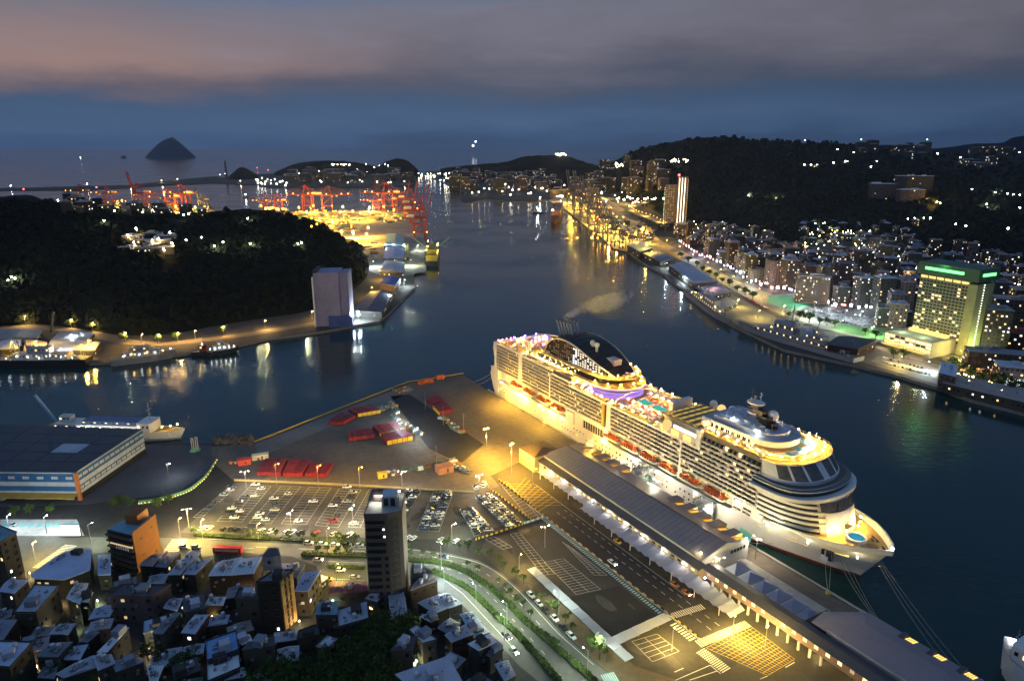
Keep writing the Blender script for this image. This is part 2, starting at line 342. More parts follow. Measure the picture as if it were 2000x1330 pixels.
def T(u, v, default=2.5):
    """the point of land seen at a pixel"""
    d = ray(u, v); best = None
    for t in TERR:
        h = t.ray_cast(Vector((0, 0, CAMH)), d)
        if h[0] is not None and (best is None or h[3] < best[1]): best = (h[0], h[3])
    g = G(u, v, default) if d.z < -1e-4 else None
    if best and (g is None or best[1] < (g - Vector((0, 0, CAMH))).length): return best[0]
    return g
def crowns(name, boxes, n, size, label):
    """a far-off wood: one mass of small broken crowns"""
    m = MB(); r = random.Random(5)
    for _ in range(n):
        u0, v0, u1, v1 = r.choice(boxes); p = T(r.uniform(u0, u1), r.uniform(v0, v1))
        if p is None or p.z < 5: continue
        s = r.uniform(.6, 1.35) * size; a = r.uniform(0, 6.28); P = []
        for k in range(7):
            t = a + k * .9; q = s * r.uniform(.6, 1.1); P.append((p.x + math.cos(t) * q, p.y + math.sin(t) * q, p.z + s * r.uniform(-.1, .35)))
        c = len(P); P2 = [(p.x + math.cos(a + k * 1.8) * s * .55 * r.uniform(.5, 1.2), p.y + math.sin(a + k * 1.8) * s * .55, p.z + s * r.uniform(.7, 1.15)) for k in range(4)]
        F = []
        for k in range(7): F.append((k, (k + 1) % 7, c + (k * 4 // 7 + 0) % 4))
        for k in range(4): F.append((c + k, c + (k + 1) % 4, ((k + 1) * 7 // 4) % 7))
        F.append((c, c + 1, c + 2, c + 3)); m.add(P + P2, F)
    tag(m.build(name, crown_mat), label, kind='stuff')
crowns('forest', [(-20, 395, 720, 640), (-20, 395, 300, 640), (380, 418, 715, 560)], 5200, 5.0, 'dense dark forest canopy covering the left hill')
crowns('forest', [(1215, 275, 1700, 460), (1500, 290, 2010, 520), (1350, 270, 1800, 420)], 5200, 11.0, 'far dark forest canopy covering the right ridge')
# ================================================================ THE CRUISE SHIP
ship_white = mat('ship_white', (.74, .72, .66), .38, var=.10, scale=.10)
ship_cream = mat('ship_cream', (.70, .66, .56), .5, var=.12, scale=.3)
ship_red = mat('ship_boot', (.20, .03, .02), .6, var=.3)
teak = mat('teak_deck', (.56, .38, .12), .7, var=.18, scale=.6)
deck_grey = mat('deck_grey', (.36, .38, .42), .6, var=.2, scale=.2)
cabin_glass = mat('cabin_glass', (.060, .054, .045), .15, var=.6, scale=.35, spec=.7)
rail_glass = mat('rail_glass', (.44, .40, .32), .25, var=.15, scale=.5)
gold_panel = mat('gold_panel', (.50, .33, .08), .4, .3, var=.1)
black_shell = mat('black_shell', (.012, .012, .014), .35, .2, var=.3)
pool_water = emit('pool_water', (.10, .62, .50), .75)
SHIP = empty('cruise_ship', SW(0, 0, 0), SHIP_ANG, 'huge white cruise ship lit up at the quay, many decks of balconies', 'cruise ship')
HULL = [(10, 18.5, 20.3, 12.5), (16, 20, 21, 12.5), (30, 21, 21, 12.5), (60, 21, 21, 12.5), (100, 21, 21, 12.5), (150, 21, 21, 12.5), (200, 21, 21, 12.5), (228, 20, 21, 12.6), (238, 18.3, 21, 13.4), (248, 15.6, 21, 16.0), (258, 12.4, 21, 17.9), (266, 9.6, 20.6, 18.9), (274, 6.7, 19.6, 19.5), (281, 4.2, 17.6, 19.8), (287, 1.9, 14.9, 20.0), (292, .5, 11.6, 20.1), (296, .15, 8.2, 20.2), (299.8, .1, 4.6, 20.3), (302.4, .05, .7, 20.3)]
def hull_half(x, f):
    for a, b_ in zip(HULL, HULL[1:]):
        if a[0] <= x <= b_[0]:
            t = (x - a[0]) / (b_[0] - a[0]); yw = lerp(a[1], b_[1], t); yd = lerp(a[2], b_[2], t); return yw + (yd - yw) * f ** 1.4, lerp(a[3], b_[3], t)
    return HULL[0][2], HULL[0][3]
def ship_hull():
    m = MB(); fr = [-.28, 0.0, .07, .25, .5, .75, 1.0]; ring = []
    for x, yw, yd, zd in HULL:
        row = []
        for f in fr:
            ff = max(f, 0); h = yw + (yd - yw) * ff ** 1.4; z = zd * f
            sx = x if x < 250 else x - (1 - ff) * max(0, (x - 285)) * .72        # raked stem
            row.append((sx, h, z))
        ring.append(row)
    for s in (-1, 1):
        for k in range(len(fr) - 1):
            rows = [[(r[k][0], s * r[k][1], r[k][2]) for r in ring], [(r[k + 1][0], s * r[k + 1][1], r[k + 1][2]) for r in ring]]
            if s > 0: rows.reverse()
            m.grid(rows, 1 if k < 2 else 0)
    o = m.build('hull', [ship_white, ship_red], SHIP, smooth=True)
    st = MB(); prof = [(10.2, -3), (9.2, 0), (6, 5), (3.0, 12), (1.2, 18.5), (1.4, 20.5), (7.6, 21.6), (8.6, 26), (6.4, 36), (7.4, 41), (11, 41.2), (13, 30), (13, -3)]
    for y0, y1, mm in ((-20.2, 20.2, 0),):
        lo = [(x, y0, z) for x, z in prof]; hi = [(x, y1, z) for x, z in prof]; n = len(prof)
        st.add(lo + hi, [(i, n + i, n + (i + 1) % n, (i + 1) % n) for i in range(n)])
        for side, flip in ((lo, 1), (hi, 0)):
            f = tessellate_polygon([[Vector(p) for p in side]]); st.add(side, [tuple(t) for t in f])
    so = st.build('stern', ship_white, SHIP)
    w = MB(); w.box((1.9, 0, 18.6), (2.4, 41.4, 3.6)); w.build('stern_window_band', glass_dark, SHIP)
    # deck inside the bulwark
    d = MB(); top = [(x, hull_half(x, 1)[0] - .5) for x in (246, 252, 258, 264, 272, 279, 285, 290, 295, 298.8, 301.3)]
    d.poly([(x, y, 17.6) for x, y in top] + [(x, -y, 17.6) for x, y in reversed(top)]); d.build('foredeck', teak, SHIP)
    w = MB()
    for s in (-1, 1):
        P = [(x, s * (hull_half(x, 1)[0]), hull_half(x, 1)[1]) for x in range(250, 302, 3)] + [(302.4, s * .7, 20.3)]
        Q = [(x - .2, y - s * .45, z) for x, y, z in P]; Q2 = [(x, y, 17.5) for x, y, z in Q]
        P = [(x, y, z + .02) for x, y, z in P]; Q = [(x, y, z + .02) for x, y, z in Q]
        w.grid([P, Q, Q2] if s < 0 else [Q2, Q, P])
    w.box((302.1, 0, 18.9), (.5, 1.3, 2.7)); w.build('bulwark', ship_white, SHIP)
    d = MB(); d.box((121, 0, 12.42), (232, 41.2, .2)); d.build('boat_deck', ship_cream, SHIP)
ship_hull()
# ---- whirlpool, landing spot and gear on the foredeck
m = MB()
for k in range(24):
    t0, t1 = 2 * math.pi * k / 24, 2 * math.pi * (k + 1) / 24
    o_, i_ = 4.2, 3.3
    P = lambda t, r, z: (287 + r * math.cos(t), -1.2 + r * math.sin(t), z)
    m.quad(P(t0, o_, 17.6), P(t1, o_, 17.6), P(t1, o_, 18.8), P(t0, o_, 18.8)); m.quad(P(t0, o_, 18.8), P(t1, o_, 18.8), P(t1, i_, 18.8), P(t0, i_, 18.8)); m.quad(P(t0, i_, 18.8), P(t1, i_, 18.8), P(t1, i_, 17.8), P(t0, i_, 17.8))
wp = m.build('whirlpool', ship_white, SHIP)
m = MB(); m.poly([(287 + 3.35 * math.cos(k * .2618), -1.2 + 3.35 * math.sin(k * .2618), 18.4) for k in range(24)]); m.build('pool_water', emit('whirlpool_water', (.05, .42, .62), .7), wp)
m = MB(); m.poly([(294.2 + 2.5 * math.cos(k * .2618), -.6 + 2.5 * math.sin(k * .2618), 17.63) for k in range(24)]); m.build('deck_hatch', mat('hatch_brown', (.30, .16, .06), .7), SHIP)
for x, y in ((291.5, 3.2), (293, 4.4), (297.2, -2.2), (297.6, 1.4), (290.6, 5.6)):
    m = MB(); m.tube((x, y, 17.6), (x, y, 18.7), .35, .25); m.tube((x - 1, y + .5, 18.3), (x + 1, y - .5, 18.3), .3); m.build('winch', dark_steel, SHIP)
# anchor recess, shell openings
m = MB(); yy = -hull_half(281, .62)[0] - .25
m.box((281, yy + .2, 10.2), (5, 1.2, 4.4), m=0); m.box((280.5, yy - .55, 8.2), (3.2, .8, 2.4), m=1); m.tube((280.5, yy - .5, 9), (280.5, yy - .5, 12.2), .35, m=1); m.build('anchor', [glass_dark, ship_white], SHIP)
for x0, x1, z in ((262, 267.5, 9.5), (268.3, 272.5, 9.7), (249, 252, 10.8), (253, 256, 10.8), (266, 269, 12.6), (283.5, 288.5, 11.6)):
    m = MB(); xm = (x0 + x1) / 2; fz = z / hull_half(xm, 1)[1]; y0 = -hull_half(x0, fz)[0] - .12; y1 = -hull_half(x1, fz)[0] - .12
    m.quad((x0, y0, z), (x1, y1, z), (x1, y1 - .1, z + 1.0), (x0, y0 - .1, z + 1.0)); m.build('shell_opening', lit_yellow, SHIP)
m = MB()
for k in range(64):
    x = 20 + k * 3.2
    for z in (8.4, 5.2):
        if R.random() < .72: m.quad((x, -21.06, z), (x + .9, -21.06, z), (x + .9, -21.06, z + .9), (x, -21.06, z + .9), 0 if R.random() < .9 else 1)
m.build('porthole', [glass_dark, lit_warm], SHIP, kind='stuff')
for x, c in ((178, (.20, .62, .58)), (223, (.20, .62, .58)), (246, (.75, .9, .9))):
    m = MB(); m.box((x, -21.25, 4.6), (6.5, .5, 4.2)); m.build('shell_door', mat('shell_teal', (.16, .50, .46), .5), SHIP)

# ---- superstructure core
def sx_block(name, x0, x1, half, z0, z1, mm=ship_white):
    m = MB(); m.box(((x0 + x1) / 2, 0, (z0 + z1) / 2), (x1 - x0, 2 * half, z1 - z0)); return m.build(name, mm, SHIP)
sx_block('promenade_wall', 12, 236, 17.0, 12.52, 20.4, ship_cream)
sx_block('cabin_block', 12.5, 250, 19.3, 20.42, 34.9, mat('cabin_wall', (.27, .22, .15), .7))
sx_block('cabin_block', 11, 104, 19.2, 34.9, 40.4, mat('cabin_wall', (.16, .13, .09)))
sx_block('cabin_block', 212, 252, 19.3, 34.9, 44.6, mat('cabin_wall', (.16, .13, .09)))
sx_block('lower_cabin_block', 236, 250, 20.3, 13, 20.4, ship_cream)
sx_block('side_block', 101, 143, 20.95, 12.5, 20.42)
def sx_near(name, x0, x1, z0, z1, mm, y=-21.0, t=1.9):
    for s in (1, -1):
        m = MB(); m.box(((x0 + x1) / 2, s * (y + t / 2), (z0 + z1) / 2), (x1 - x0, t, z1 - z0)); o = m.build(name, mm, SHIP)
    return o
sx_near('side_pillar', 43.8, 48, 20.4, 42, ship_white, -21.3, 2.2)
sx_near('gold_pillar', 136.6, 139, 20.4, 37, gold_panel, -21.2, 2)
sx_near('dark_shaft', 139, 141.4, 20.4, 37, cabin_glass, -20.4, 1.2)
sx_near('side_pillar', 141.4, 145, 20.4, 37, ship_white, -21.3, 2.2)
sx_near('side_pillar', 81.6, 82.6, 20.4, 37.6, ship_white, -21.12, 1.8)
sx_near('side_pillar', 200.6, 201.6, 14, 36.5, ship_white, -21.12, 1.8)
sx_near('side_pillar', 211, 214, 34.9, 45.4, ship_white, -21.2, 2)
sx_near('stern_pillar', 9.5, 12.6, 20.4, 41, ship_white, -21.1, 2)
m = MB()
for s in (1, -1):
    m.box((129, s * -21.0, 15.6), (20, .24, 4.8), m=0)
    for k in range(9): m.box((119.6 + k * 2.35, s * -21.16, 15.6), (.25, .12, 4.8), m=1)
m.build('window_wall', [cabin_glass, ship_white], SHIP)
m = MB(); m.box((107, -21.7, 15.6), (7, 1.6, 7.6)); m.build('shell_tower', ship_white, SHIP)
# ---- balconies: one part per deck and stretch
def balconies(x0, x1, z, near=True, h=2.4, cell=2.75, lit=.10, window_only=False):
    n = max(1, round((x1 - x0) / cell)); c = (x1 - x0) / n
    for s in (1, -1):
        m = MB()
        if window_only:
            m.box(((x0 + x1) / 2, s * -20.3, z + h / 2), (x1 - x0, 1.2, h), m=0)
            for k in range(n // 2):
                xa = x0 + k * 2 * c + .35; mm = 2 if R.random() > lit else 3
                m.box((xa + c * .8, s * -20.86, z + h * .56), (c * 1.6, .2, h * .5), m=mm); m.box((xa + c * .8, s * -20.95, z + h * .56), (.14, .12, h * .5), m=0)
        else:
            m.box(((x0 + x1) / 2, s * -20.15, z + .14), (x1 - x0, 1.9, .28), m=0)                       # slab
            m.box(((x0 + x1) / 2, s * -21.0, z + .52), (x1 - x0, .12, .62), m=1)                        # glazed rail
            m.box(((x0 + x1) / 2, s * -21.02, z + .87), (x1 - x0, .2, .1), m=0)
            for k in range(n + 1): m.box((x0 + k * c, s * -20.1, z + h / 2 + .14), (.18, 1.3, h - .28), m=5)
            for k in range(n):
                q = R.random(); mm = 3 if q < lit else (4 if q < lit * 2.2 else 2)
                m.box((x0 + (k + .5) * c, s * -19.36, z + h / 2 + .2), (c * .9, .14, h - .4), m=mm)
        m.build('balcony_deck', [ship_white, rail_glass, cabin_glass, lit_warm, lit_dim, mat('divider', (.34, .29, .20), .7, var=.2)], SHIP)
for k in range(8): balconies(12.8, 43.6, 20.9 + k * 2.42)
for k in range(6):
    balconies(48.2, 81.4, 20.5 + k * 2.4); balconies(82.8, 136.4, 20.5 + k * 2.4); balconies(145.2, 200.4, 20.5 + k * 2.4); balconies(201.8, 249.5, 20.5 + k * 2.4, lit=.08)
balconies(48.2, 103, 34.9); balconies(48.2, 84, 37.3)
for k in range(3): balconies(214.4, 250, 34.9 + k * 2.5, h=2.5, lit=.09)
for k in range(3): balconies(237, 252 + k * 2, 18.1 - k * 2.0, h=2.0, window_only=True)
# roofs of the balcony blocks, with a raised sheer line
for x0, x1, z in ((48, 84, 39.8), (84, 104, 37.4), (104, 145, 35.0), (145, 212, 35.0), (12, 48, 40.4)):
    for s in (1, -1):
        m = MB(); m.box(((x0 + x1) / 2, s * -19.6, z + .2), (x1 - x0, 3.4, .4)); m.box(((x0 + x1) / 2, s * -21.2, z + .75), (x1 - x0, .16, 1.1)); m.build('deck_edge', ship_white, SHIP)
# ---- open decks
def deck(name, x0, x1, half, z, mm=teak):
    m = MB(); m.box(((x0 + x1) / 2, 0, z - .1), (x1 - x0, 2 * half, .2)); return m.build(name, mm, SHIP)
deck('open_deck', 104, 212, 18, 35.2); deck('open_deck', 12, 104, 18, 40.75); deck('open_deck', 214, 252, 19, 45.0)
def rail_run(pts, z, h=1.15, step=2.2, mm=gold_panel, name='deck_rail'):
    m = MB(); P = [Vector((x, y, z)) for x, y in pts]
    for a, c in zip(P, P[1:]):
        m.bar(a + Vector((0, 0, h)), c + Vector((0, 0, h)), .14); n = max(1, int((c - a).length / step))
        for k in range(n + 1):
            q = a.lerp(c, k / n); m.box((q.x, q.y, z + h / 2), (.12, .12, h))
    return m.build(name, mm, SHIP)
for s in (1, -1):
    rail_run([(48, s * -20.6), (84, s * -20.6)], 40.2); rail_run([(104, s * -20.5), (212, s * -20.5)], 35.4); rail_run([(214, s * -20.4), (246, s * -20.4)], 45.0); rail_run([(10, s * -20.4), (48, s * -20.4)], 40.8)
# rear house: terrace storey, glass-sided black dome, curved lit front
def outline(x0, xs, xf, half, n=20, p=2.3):
    P = [(x0, -half), (xs, -half)]
    for k in range(1, n):
        t = math.pi / 2 - math.pi * k / n; P.append((xs + (xf - xs) * abs(math.cos(t)) ** (2 / p), -half * math.copysign(abs(math.sin(t)) ** (2 / p), t)))
    return P + [(xs, half), (x0, half)]
def band(name, pts, z0, z1, mm, cap=None):
    m = MB(); m.prism([(x, y) for x, y in pts], z0, z1, 0, 1); return m.build(name, [mm, cap or mm], SHIP)
house_wall = mat('house_wall', (.60, .50, .30), .5, var=.2, scale=.5)
band('terrace_house', outline(46, 118, 139, 16.2), 35.2, 40.8, house_wall, teak)
for k, (z0, z1, mm) in enumerate(((35.6, 37.2, emit('violet_strip', (.42, .22, 1), 1.3)), (38.2, 39.3, emit('violet_strip', (.42, .22, 1), 1.3)), (40.8, 41.5, emit('lilac_strip', (.85, .5, 1), 1.0)))):
    band('light_band', [(x, y) for x, y in outline(116, 120.5 + k * .2, 141.2 + .5 * k, 16.5 + .2 * k)], z0, z1, mm, ship_white)
band('terrace_floor', outline(50, 120, 142.6, 17.4), 41.5, 42.1, ship_white, teak)
band('upper_house', outline(58, 112, 132, 14.8), 42.1, 46.2, glass_dark, ship_white)
band('upper_floor', outline(54, 116, 139, 16.4), 46.2, 46.7, gold_panel, teak)
rail_run(outline(54, 116, 138.6, 16.2), 46.7); rail_run(outline(50, 120, 142.2, 17.2), 42.1)
def dome():
    def ze(x): t = (x - 64) / (132 - 64); return 46.8 + 13.0 * (math.sin(math.pi * min(max(t, 0), 1) ** .62)) ** .9
    xs = [64 + 68 * k / 28 for k in range(29)]; hw = lambda x: 12.6 * (1 - max(0, (x - 104) / 34) ** 2 * .55)
    def pt(x, f):      # f -1..1 across the shell
        return (x, f * hw(x), ze(x) + (1 - f * f) * 1.9 * max(0, min(1, (x - 64) / 10)) * max(0, min(1, (132 - x) / 10)))
    m = MB()
    fs = [-1, -.66, -.33, 0, .33, .66, 1]
    m.grid([[pt(x, f) for x in xs] for f in fs]); m.build('dome_shell', black_shell, SHIP, smooth=True)
    g = MB()                                                   # bright ribs along and across the black shell
    for i in range(2, 28, 2):
        for f0, f1 in zip(fs, fs[1:]):
            a, c = Vector(pt(xs[i], f0)), Vector(pt(xs[i], f1)); g.bar(a + Vector((0, 0, .15)), c + Vector((0, 0, .15)), .28)
    for f in (-.83, -.66, -.5, -.33, .33, .5, .66, .83):
        for i in range(14, 27): g.bar(Vector(pt(xs[i], f)) + Vector((0, 0, .12)), Vector(pt(xs[i + 1], f)) + Vector((0, 0, .12)), .22)
    g.build('dome_ribs', dark_steel, SHIP)
    for s in (-1, 1):
        g = MB(); lit = MB(); tr = MB()
        for a, c in zip(xs, xs[1:]):
            ya, yc = s * hw(a) * 1.0, s * hw(c)
            g.quad((a, ya, 46.8), (c, yc, 46.8), (c, yc, ze(c)), (a, ya, ze(a)))
            tr.bar((a, ya * 1.01, ze(a) + .1), (c, yc * 1.01, ze(c) + .1), .7)
        g.build('dome_glass', mat('dome_glass', (.05, .035, .02), .15, var=.5, scale=.5), SHIP); tr.build('dome_edge', mat('dome_edge', (.7, .6, .42), .4), SHIP)
        g = MB()
        for i in range(2, 27):
            x = xs[i]; n = int((ze(x) - 47) / 1.5)
            for k in range(n):
                if 13 <= i <= 23 and R.random() < .75: g.box((x + 1.0, s * (hw(x) + .02), 47.6 + k * 1.5), (1.5, .12, .9), m=1 if i > 14 else 0)
                elif R.random() < .5: g.box((x + 1.0, s * (hw(x) + .02), 47.6 + k * 1.5), (1.4, .12, .7), m=2)
        g.build('dome_pane', [lit_white, emit('lit_pale', (1, .92, .7), 1.2), emit('lit_faint', (1, .75, .45), .22)], SHIP, kind='stuff')
dome()
for k in range(9):
    x, y = 72 + (k % 5) * 3.4, -4.2 + (k // 5) * 7
    m = MB(); m.tube((x, y, 57), (x - 5.6, y + k * .3 - 1, 68.5), .62, n=10, m=0, cap=False); m.tube((x - 5.5, y + k * .3 - 1, 68.2), (x - 5.9, y + k * .3 - 1, 69.2), .68, n=10, m=1); m.build('exhaust_pipe', [steel, dark_steel], SHIP)
m = MB(); m.box((80, 0, 57.6), (20, 12, 2.4)); m.build('funnel_housing', dark_steel, SHIP)
for x, y in ((104, -3.5), (109.5, -4.5)):
    m = MB(); m.tube((x, y, 56), (x, y, 60), .8, .9, 8); m.ball((x, y, 61.2), 1.7, seg=12, rings=8); m.build('radome', ship_white, SHIP, smooth=True)
m = MB(); m.box((118, 0, 52), (14, 6, 5.5)); m.build('roof_block', mat('pale_pink', (.62, .50, .52), .6), SHIP)
# stern deck: arch with towers, low domes, coloured bulbs
for y in (-13, 13):
    m = MB(); m.box((46, y, 45), (2.6, 1.6, 9)); m.build('slide_tower', ship_white, SHIP)
m = MB(); P = [(46, -13, 49), (40, -6, 50.2), (37, 0, 50.6), (40, 6, 50.2), (46, 13, 49)]
for a, c in zip(P, P[1:]): m.bar(a, c, .9, .7)
m.build('rope_bridge', ship_cream, SHIP)
for k, (x, y, r) in enumerate(((55, -6, 4.4), (58, 6, 4.6), (36, -5, 3.4), (28, 6, 3.8), (24, -8, 3), (50, 0, 3))):
    m = MB(); m.ball((x, y, 41), r, seg=12, rings=6, sq=(1, 1, .5)); m.build('deck_pavilion', mat(f'pavilion{k % 3}', ((.55, .22, .08), (.6, .5, .3), (.45, .3, .12))[k % 3], .6), SHIP, smooth=True)
# pool deck
for x0, x1 in ((146.5, 155.5), (158, 168)):
    m = MB(); m.box(((x0 + x1) / 2, 0, 35.5), (x1 - x0, 7, .55), m=0); m.box(((x0 + x1) / 2, 0, 35.6), (x1 - x0 - 1, 6, .5), m=1); m.build('swimming_pool', [ship_white, pool_water], SHIP)
m = MB()
for s in (-1, 1):
    m.box((157, s * 6.5, 35.35), (26, 3, .25), m=0); m.box((157, s * 13, 35.9), (34, 4, 1.3), m=1)
m.build('sun_terrace', [mat('coral', (.60, .16, .14), .7, var=.3, scale=1), mat('lilac', (.5, .36, .5), .7)], SHIP)
for k in range(3):
    m = MB(); P = [Vector((143 + k * 11 + 2.5 * math.sin(t * math.pi), lerp(-17.5, 17.5, t), 35.4 + 6.5 * math.sin(t * math.pi) ** .6)) for t in [i / 14 for i in range(15)]]
    for a, c in zip(P, P[1:]): m.bar(a, c, .5)
    m.build('pool_arch', ship_cream, SHIP)
m = MB(); m.box((176, 3, 40.2), (3, 15, 9.5), m=0); m.box((174.3, 3, 41.5), (.2, 13, 6), m=1); m.build('deck_screen', [ship_white, emit('screen_lilac', (.6, .42, .75), .35)], SHIP)
sun_lounge = MB()
for k in range(90):
    x = R.uniform(145, 172); y = R.choice((-1, 1)) * R.uniform(6, 15); sun_lounge.box((x, y, 35.7), (1.8, .6, .35), R.uniform(-.3, .3), m=k % 3)
sun_lounge.build('sun_loungers', [mat('lounge_orange', (.6, .22, .06), .7), mat('lounge_pink', (.65, .2, .3), .7), white_paint], SHIP, kind='stuff')
# retractable glass roof
m = MB()
for k in range(30):
    x = 180.5 + k * 1.0
    m.box((x, 0, 41.5 + .9 * math.sin(k / 29 * math.pi)), (.98, 26, .5), m=0 if k % 5 in (1, 2) else 1)
for k in range(6): m.box((195, -12.5 + k * 5, 42.7), (29, .3, .3), m=1)
m.box((195, 0, 38.4), (29, 27, 5.6), m=2); m.build('glass_roof', [emit('roof_glow', (1, .66, .16), .55), mat('roof_frame', (.30, .24, .08), .5), house_wall], SHIP)
for s in (-1, 1):
    m = MB()
    for k in range(10):
        m.box((183.2 + k * 2.8, s * -20.3, 37.4), (2.2, .4, 3.2), m=1 if k % 3 else 2)
    m.box((197, s * -19, 37.4), (30, 2.2, 4.6), m=0); m.box((203, s * -20.6, 41.2), (16, .3, 1.7), m=3); m.build('side_lounge', [house_wall, lit_yellow, lit_dim, emit('white_sign', (.85, .9, 1), 3)], SHIP)
for s in (-1, 1):
    m = MB(); m.ball((190, s * -20.4, 40), 2.6, seg=12, rings=8, m=0, sq=(1, 1, 1.15)); m.build('glass_bubble', emit('bubble', (1, .70, .25), 1.0), SHIP, smooth=True)
    m = MB()
    for k in range(14): m.box((157 + k * 1.35, s * -20.2, 36.7), (1.1, .3, 1.2))
    m.build('yellow_screen', emit('yellow_screen', (1, .70, .08), .9), SHIP)
# forward house and mast
band('forward_house', outline(207, 236, 251, 13.5), 45.0, 49.6, ship_white, deck_grey)
band('forward_house_top', outline(212, 232, 246, 10.5), 49.6, 51.4, ship_white, mat('wave_roof', (.42, .45, .52), .5, var=.25, scale=.12))
for z, hf, xf, mm in ((45.05, 19.6, 262.2, 0), (45.7, 17.2, 257.5, 1), (46.3, 15.0, 254, 0)):
    band('sun_deck_ring', outline(240, 243, xf, hf), z, z + .5, (gold_panel, ship_white)[mm], (teak, ship_white)[mm])
for k in range(3):
    m = MB(); m.box((256 - k * 2.5, -9 + k * 8.5, 46.6), (4, 3, .5)); m.build('splash_pool', mat('splash', (.12, .45, .42), .4), SHIP)
m = MB(); P = [(236, 5.5), (233.5, 5.0), (231, 4.3), (228.5, 3.4), (227, 2.6)]
for k in range(4): m.prism([(P[k][0] + a * P[k][1], b_ * P[k][1] * .5) for a, b_ in ((-.6, -1), (.6, -1), (1, 0), (.6, 1), (-.6, 1), (-1, 0))], 51.4 + k * 2.3, 53.7 + k * 2.3)
m.build('mast', black_shell, SHIP)
for z, r in ((55.6, 4), (60.6, 4.6)):
    m = MB(); m.prism([(228 + r * math.cos(k * .524), r * .8 * math.sin(k * .524)) for k in range(12)], z, z + .5); m.build('mast_platform', ship_white, SHIP)
for x, y, z, l in ((227, 0, 62.6, 5.5), (229, 2, 64, 4), (226.5, -2, 61.8, 3.5)):
    m = MB(); m.tube((x, y, 60.9), (x, y, z + 1.6), .22); m.box((x, y, z), (.5, l, .45), .4); m.build('radar', ship_white, SHIP)
m = MB(); m.tube((225, .5, 60.8), (225, .5, 67), .16); m.tube((224, -.5, 65), (226, 1.5, 65), .1); m.build('antenna', dark_steel, SHIP)
for x, y, z, r in ((236, 3, 56, 2.7), (207, 9, 48, 2.3), (211, -14.5, 47.6, 2.6), (188, 16, 43.5, 2.2)):
    m = MB(); m.tube((x, y, z - 5), (x, y, z), .9, .9, 8); m.ball((x, y, z), r, seg=14, rings=10); m.build('radome', ship_white, SHIP, smooth=True)
# loungers, parasols, boxes and rails scattered over the open decks
def clutter(name, spots, n, z, seed):
    r = random.Random(seed); g = MB()
    for _ in range(n):
        x0, x1, y0, y1 = r.choice(spots); x, y = r.uniform(x0, x1), r.uniform(y0, y1); q = r.random()
        if q < .55: g.box((x, y, z + .3), (1.9, .65, .4), r.uniform(0, 3), m=r.randrange(3))
        elif q < .75: g.tube((x, y, z), (x, y, z + 2.2), .06, n=4, m=3); g.tube((x, y, z + 2.0), (x, y, z + 2.5), 1.3, .1, 8, m=r.randrange(3))
        elif q < .9: g.box((x, y, z), (r.uniform(1, 3), r.uniform(1, 2), r.uniform(.8, 2)), 0, m=3, base=True)
        else: g.tube((x, y, z), (x, y, z + r.uniform(2, 4)), .12, n=5, m=0)
    g.build(name, [white_paint, mat('lounge_orange', (.6, .22, .06)), mat('lounge_tan', (.5, .38, .2), .7), ship_cream], SHIP, kind='stuff')
clutter('stern_deck_furniture', [(13, 46, -19, 19), (46, 58, -18, -15), (46, 58, 15, 18)], 130, 40.8, 1); clutter('terrace_furniture', [(56, 84, -20, -17), (56, 84, 17, 20)], 50, 40.2, 2)
clutter('side_deck_furniture', [(104, 145, -20.3, -17), (104, 180, 16, 20), (145, 182, -20, -16), (170, 174, -8, 8)], 150, 35.3, 3); clutter('sun_deck_furniture', [(216, 250, -19.6, -14.5), (216, 250, 14.5, 19.6)], 90, 45.1, 4); clutter('forward_roof_gear', [(213, 243, -9, 9)], 34, 51.4, 5); clutter('upper_floor_furniture', [(60, 112, -15.8, -13.2), (60, 112, 13.2, 15.8), (133, 137, -6, 6)], 60, 46.7, 6)
m = MB()
for k in range(26):
    for s in (-1, 1): m.box((208.6 + k * 1.12, s * 13.55, 47.2), (.85, .14, 1.7), m=k % 3 == 0)
m.build('house_window', [glass_dark, lit_warm], SHIP, kind='stuff')
for k in range(3):
    m = MB(); P = [Vector((214 + i * 2.6, -8 + k * 8 + 1.8 * math.sin(i * 1.2), 51.5)) for i in range(12)]
    for a, c in zip(P, P[1:]): m.bar(a, c, 1.6, .12)
    m.build('wave_stripe', (white_paint, deck_grey, white_paint)[k], SHIP)
# ---- the rounded front
front_glass = mat('front_glass', (.10, .095, .085), .12, var=.5, scale=.25, spec=.7)
def front_deck(z, h, xf, mat_lo=ship_white, half=20.7):
    lo = outline(249, 250, xf, half, 36, 2.35); m = MB(); n = len(lo)
    m.prism(lo, z, z + h * .50, 0, 0)
    hi = [(x - .5 if x > 250.5 else x, y * .978) for x, y in lo]
    m2 = MB()
    for i in range(n - 1):
        (x0, y0), (x1, y1) = hi[i], hi[i + 1]; ym = abs(y0 + y1) / 2; g = 1 if ym > 10.6 and x0 > 249.5 else 0
        if y0 > 0 and g and i % 4 == 0: g = 0
        m.quad((x0, y0, z + h * .5), (x1, y1, z + h * .5), (x1, y1, z + h), (x0, y0, z + h), g)
    m.build('front_deck', [mat_lo, cabin_glass], SHIP)
zz = 16.2
for k in range(6): front_deck(zz + k * 2.45, 2.45, 280.6 - k * .7)
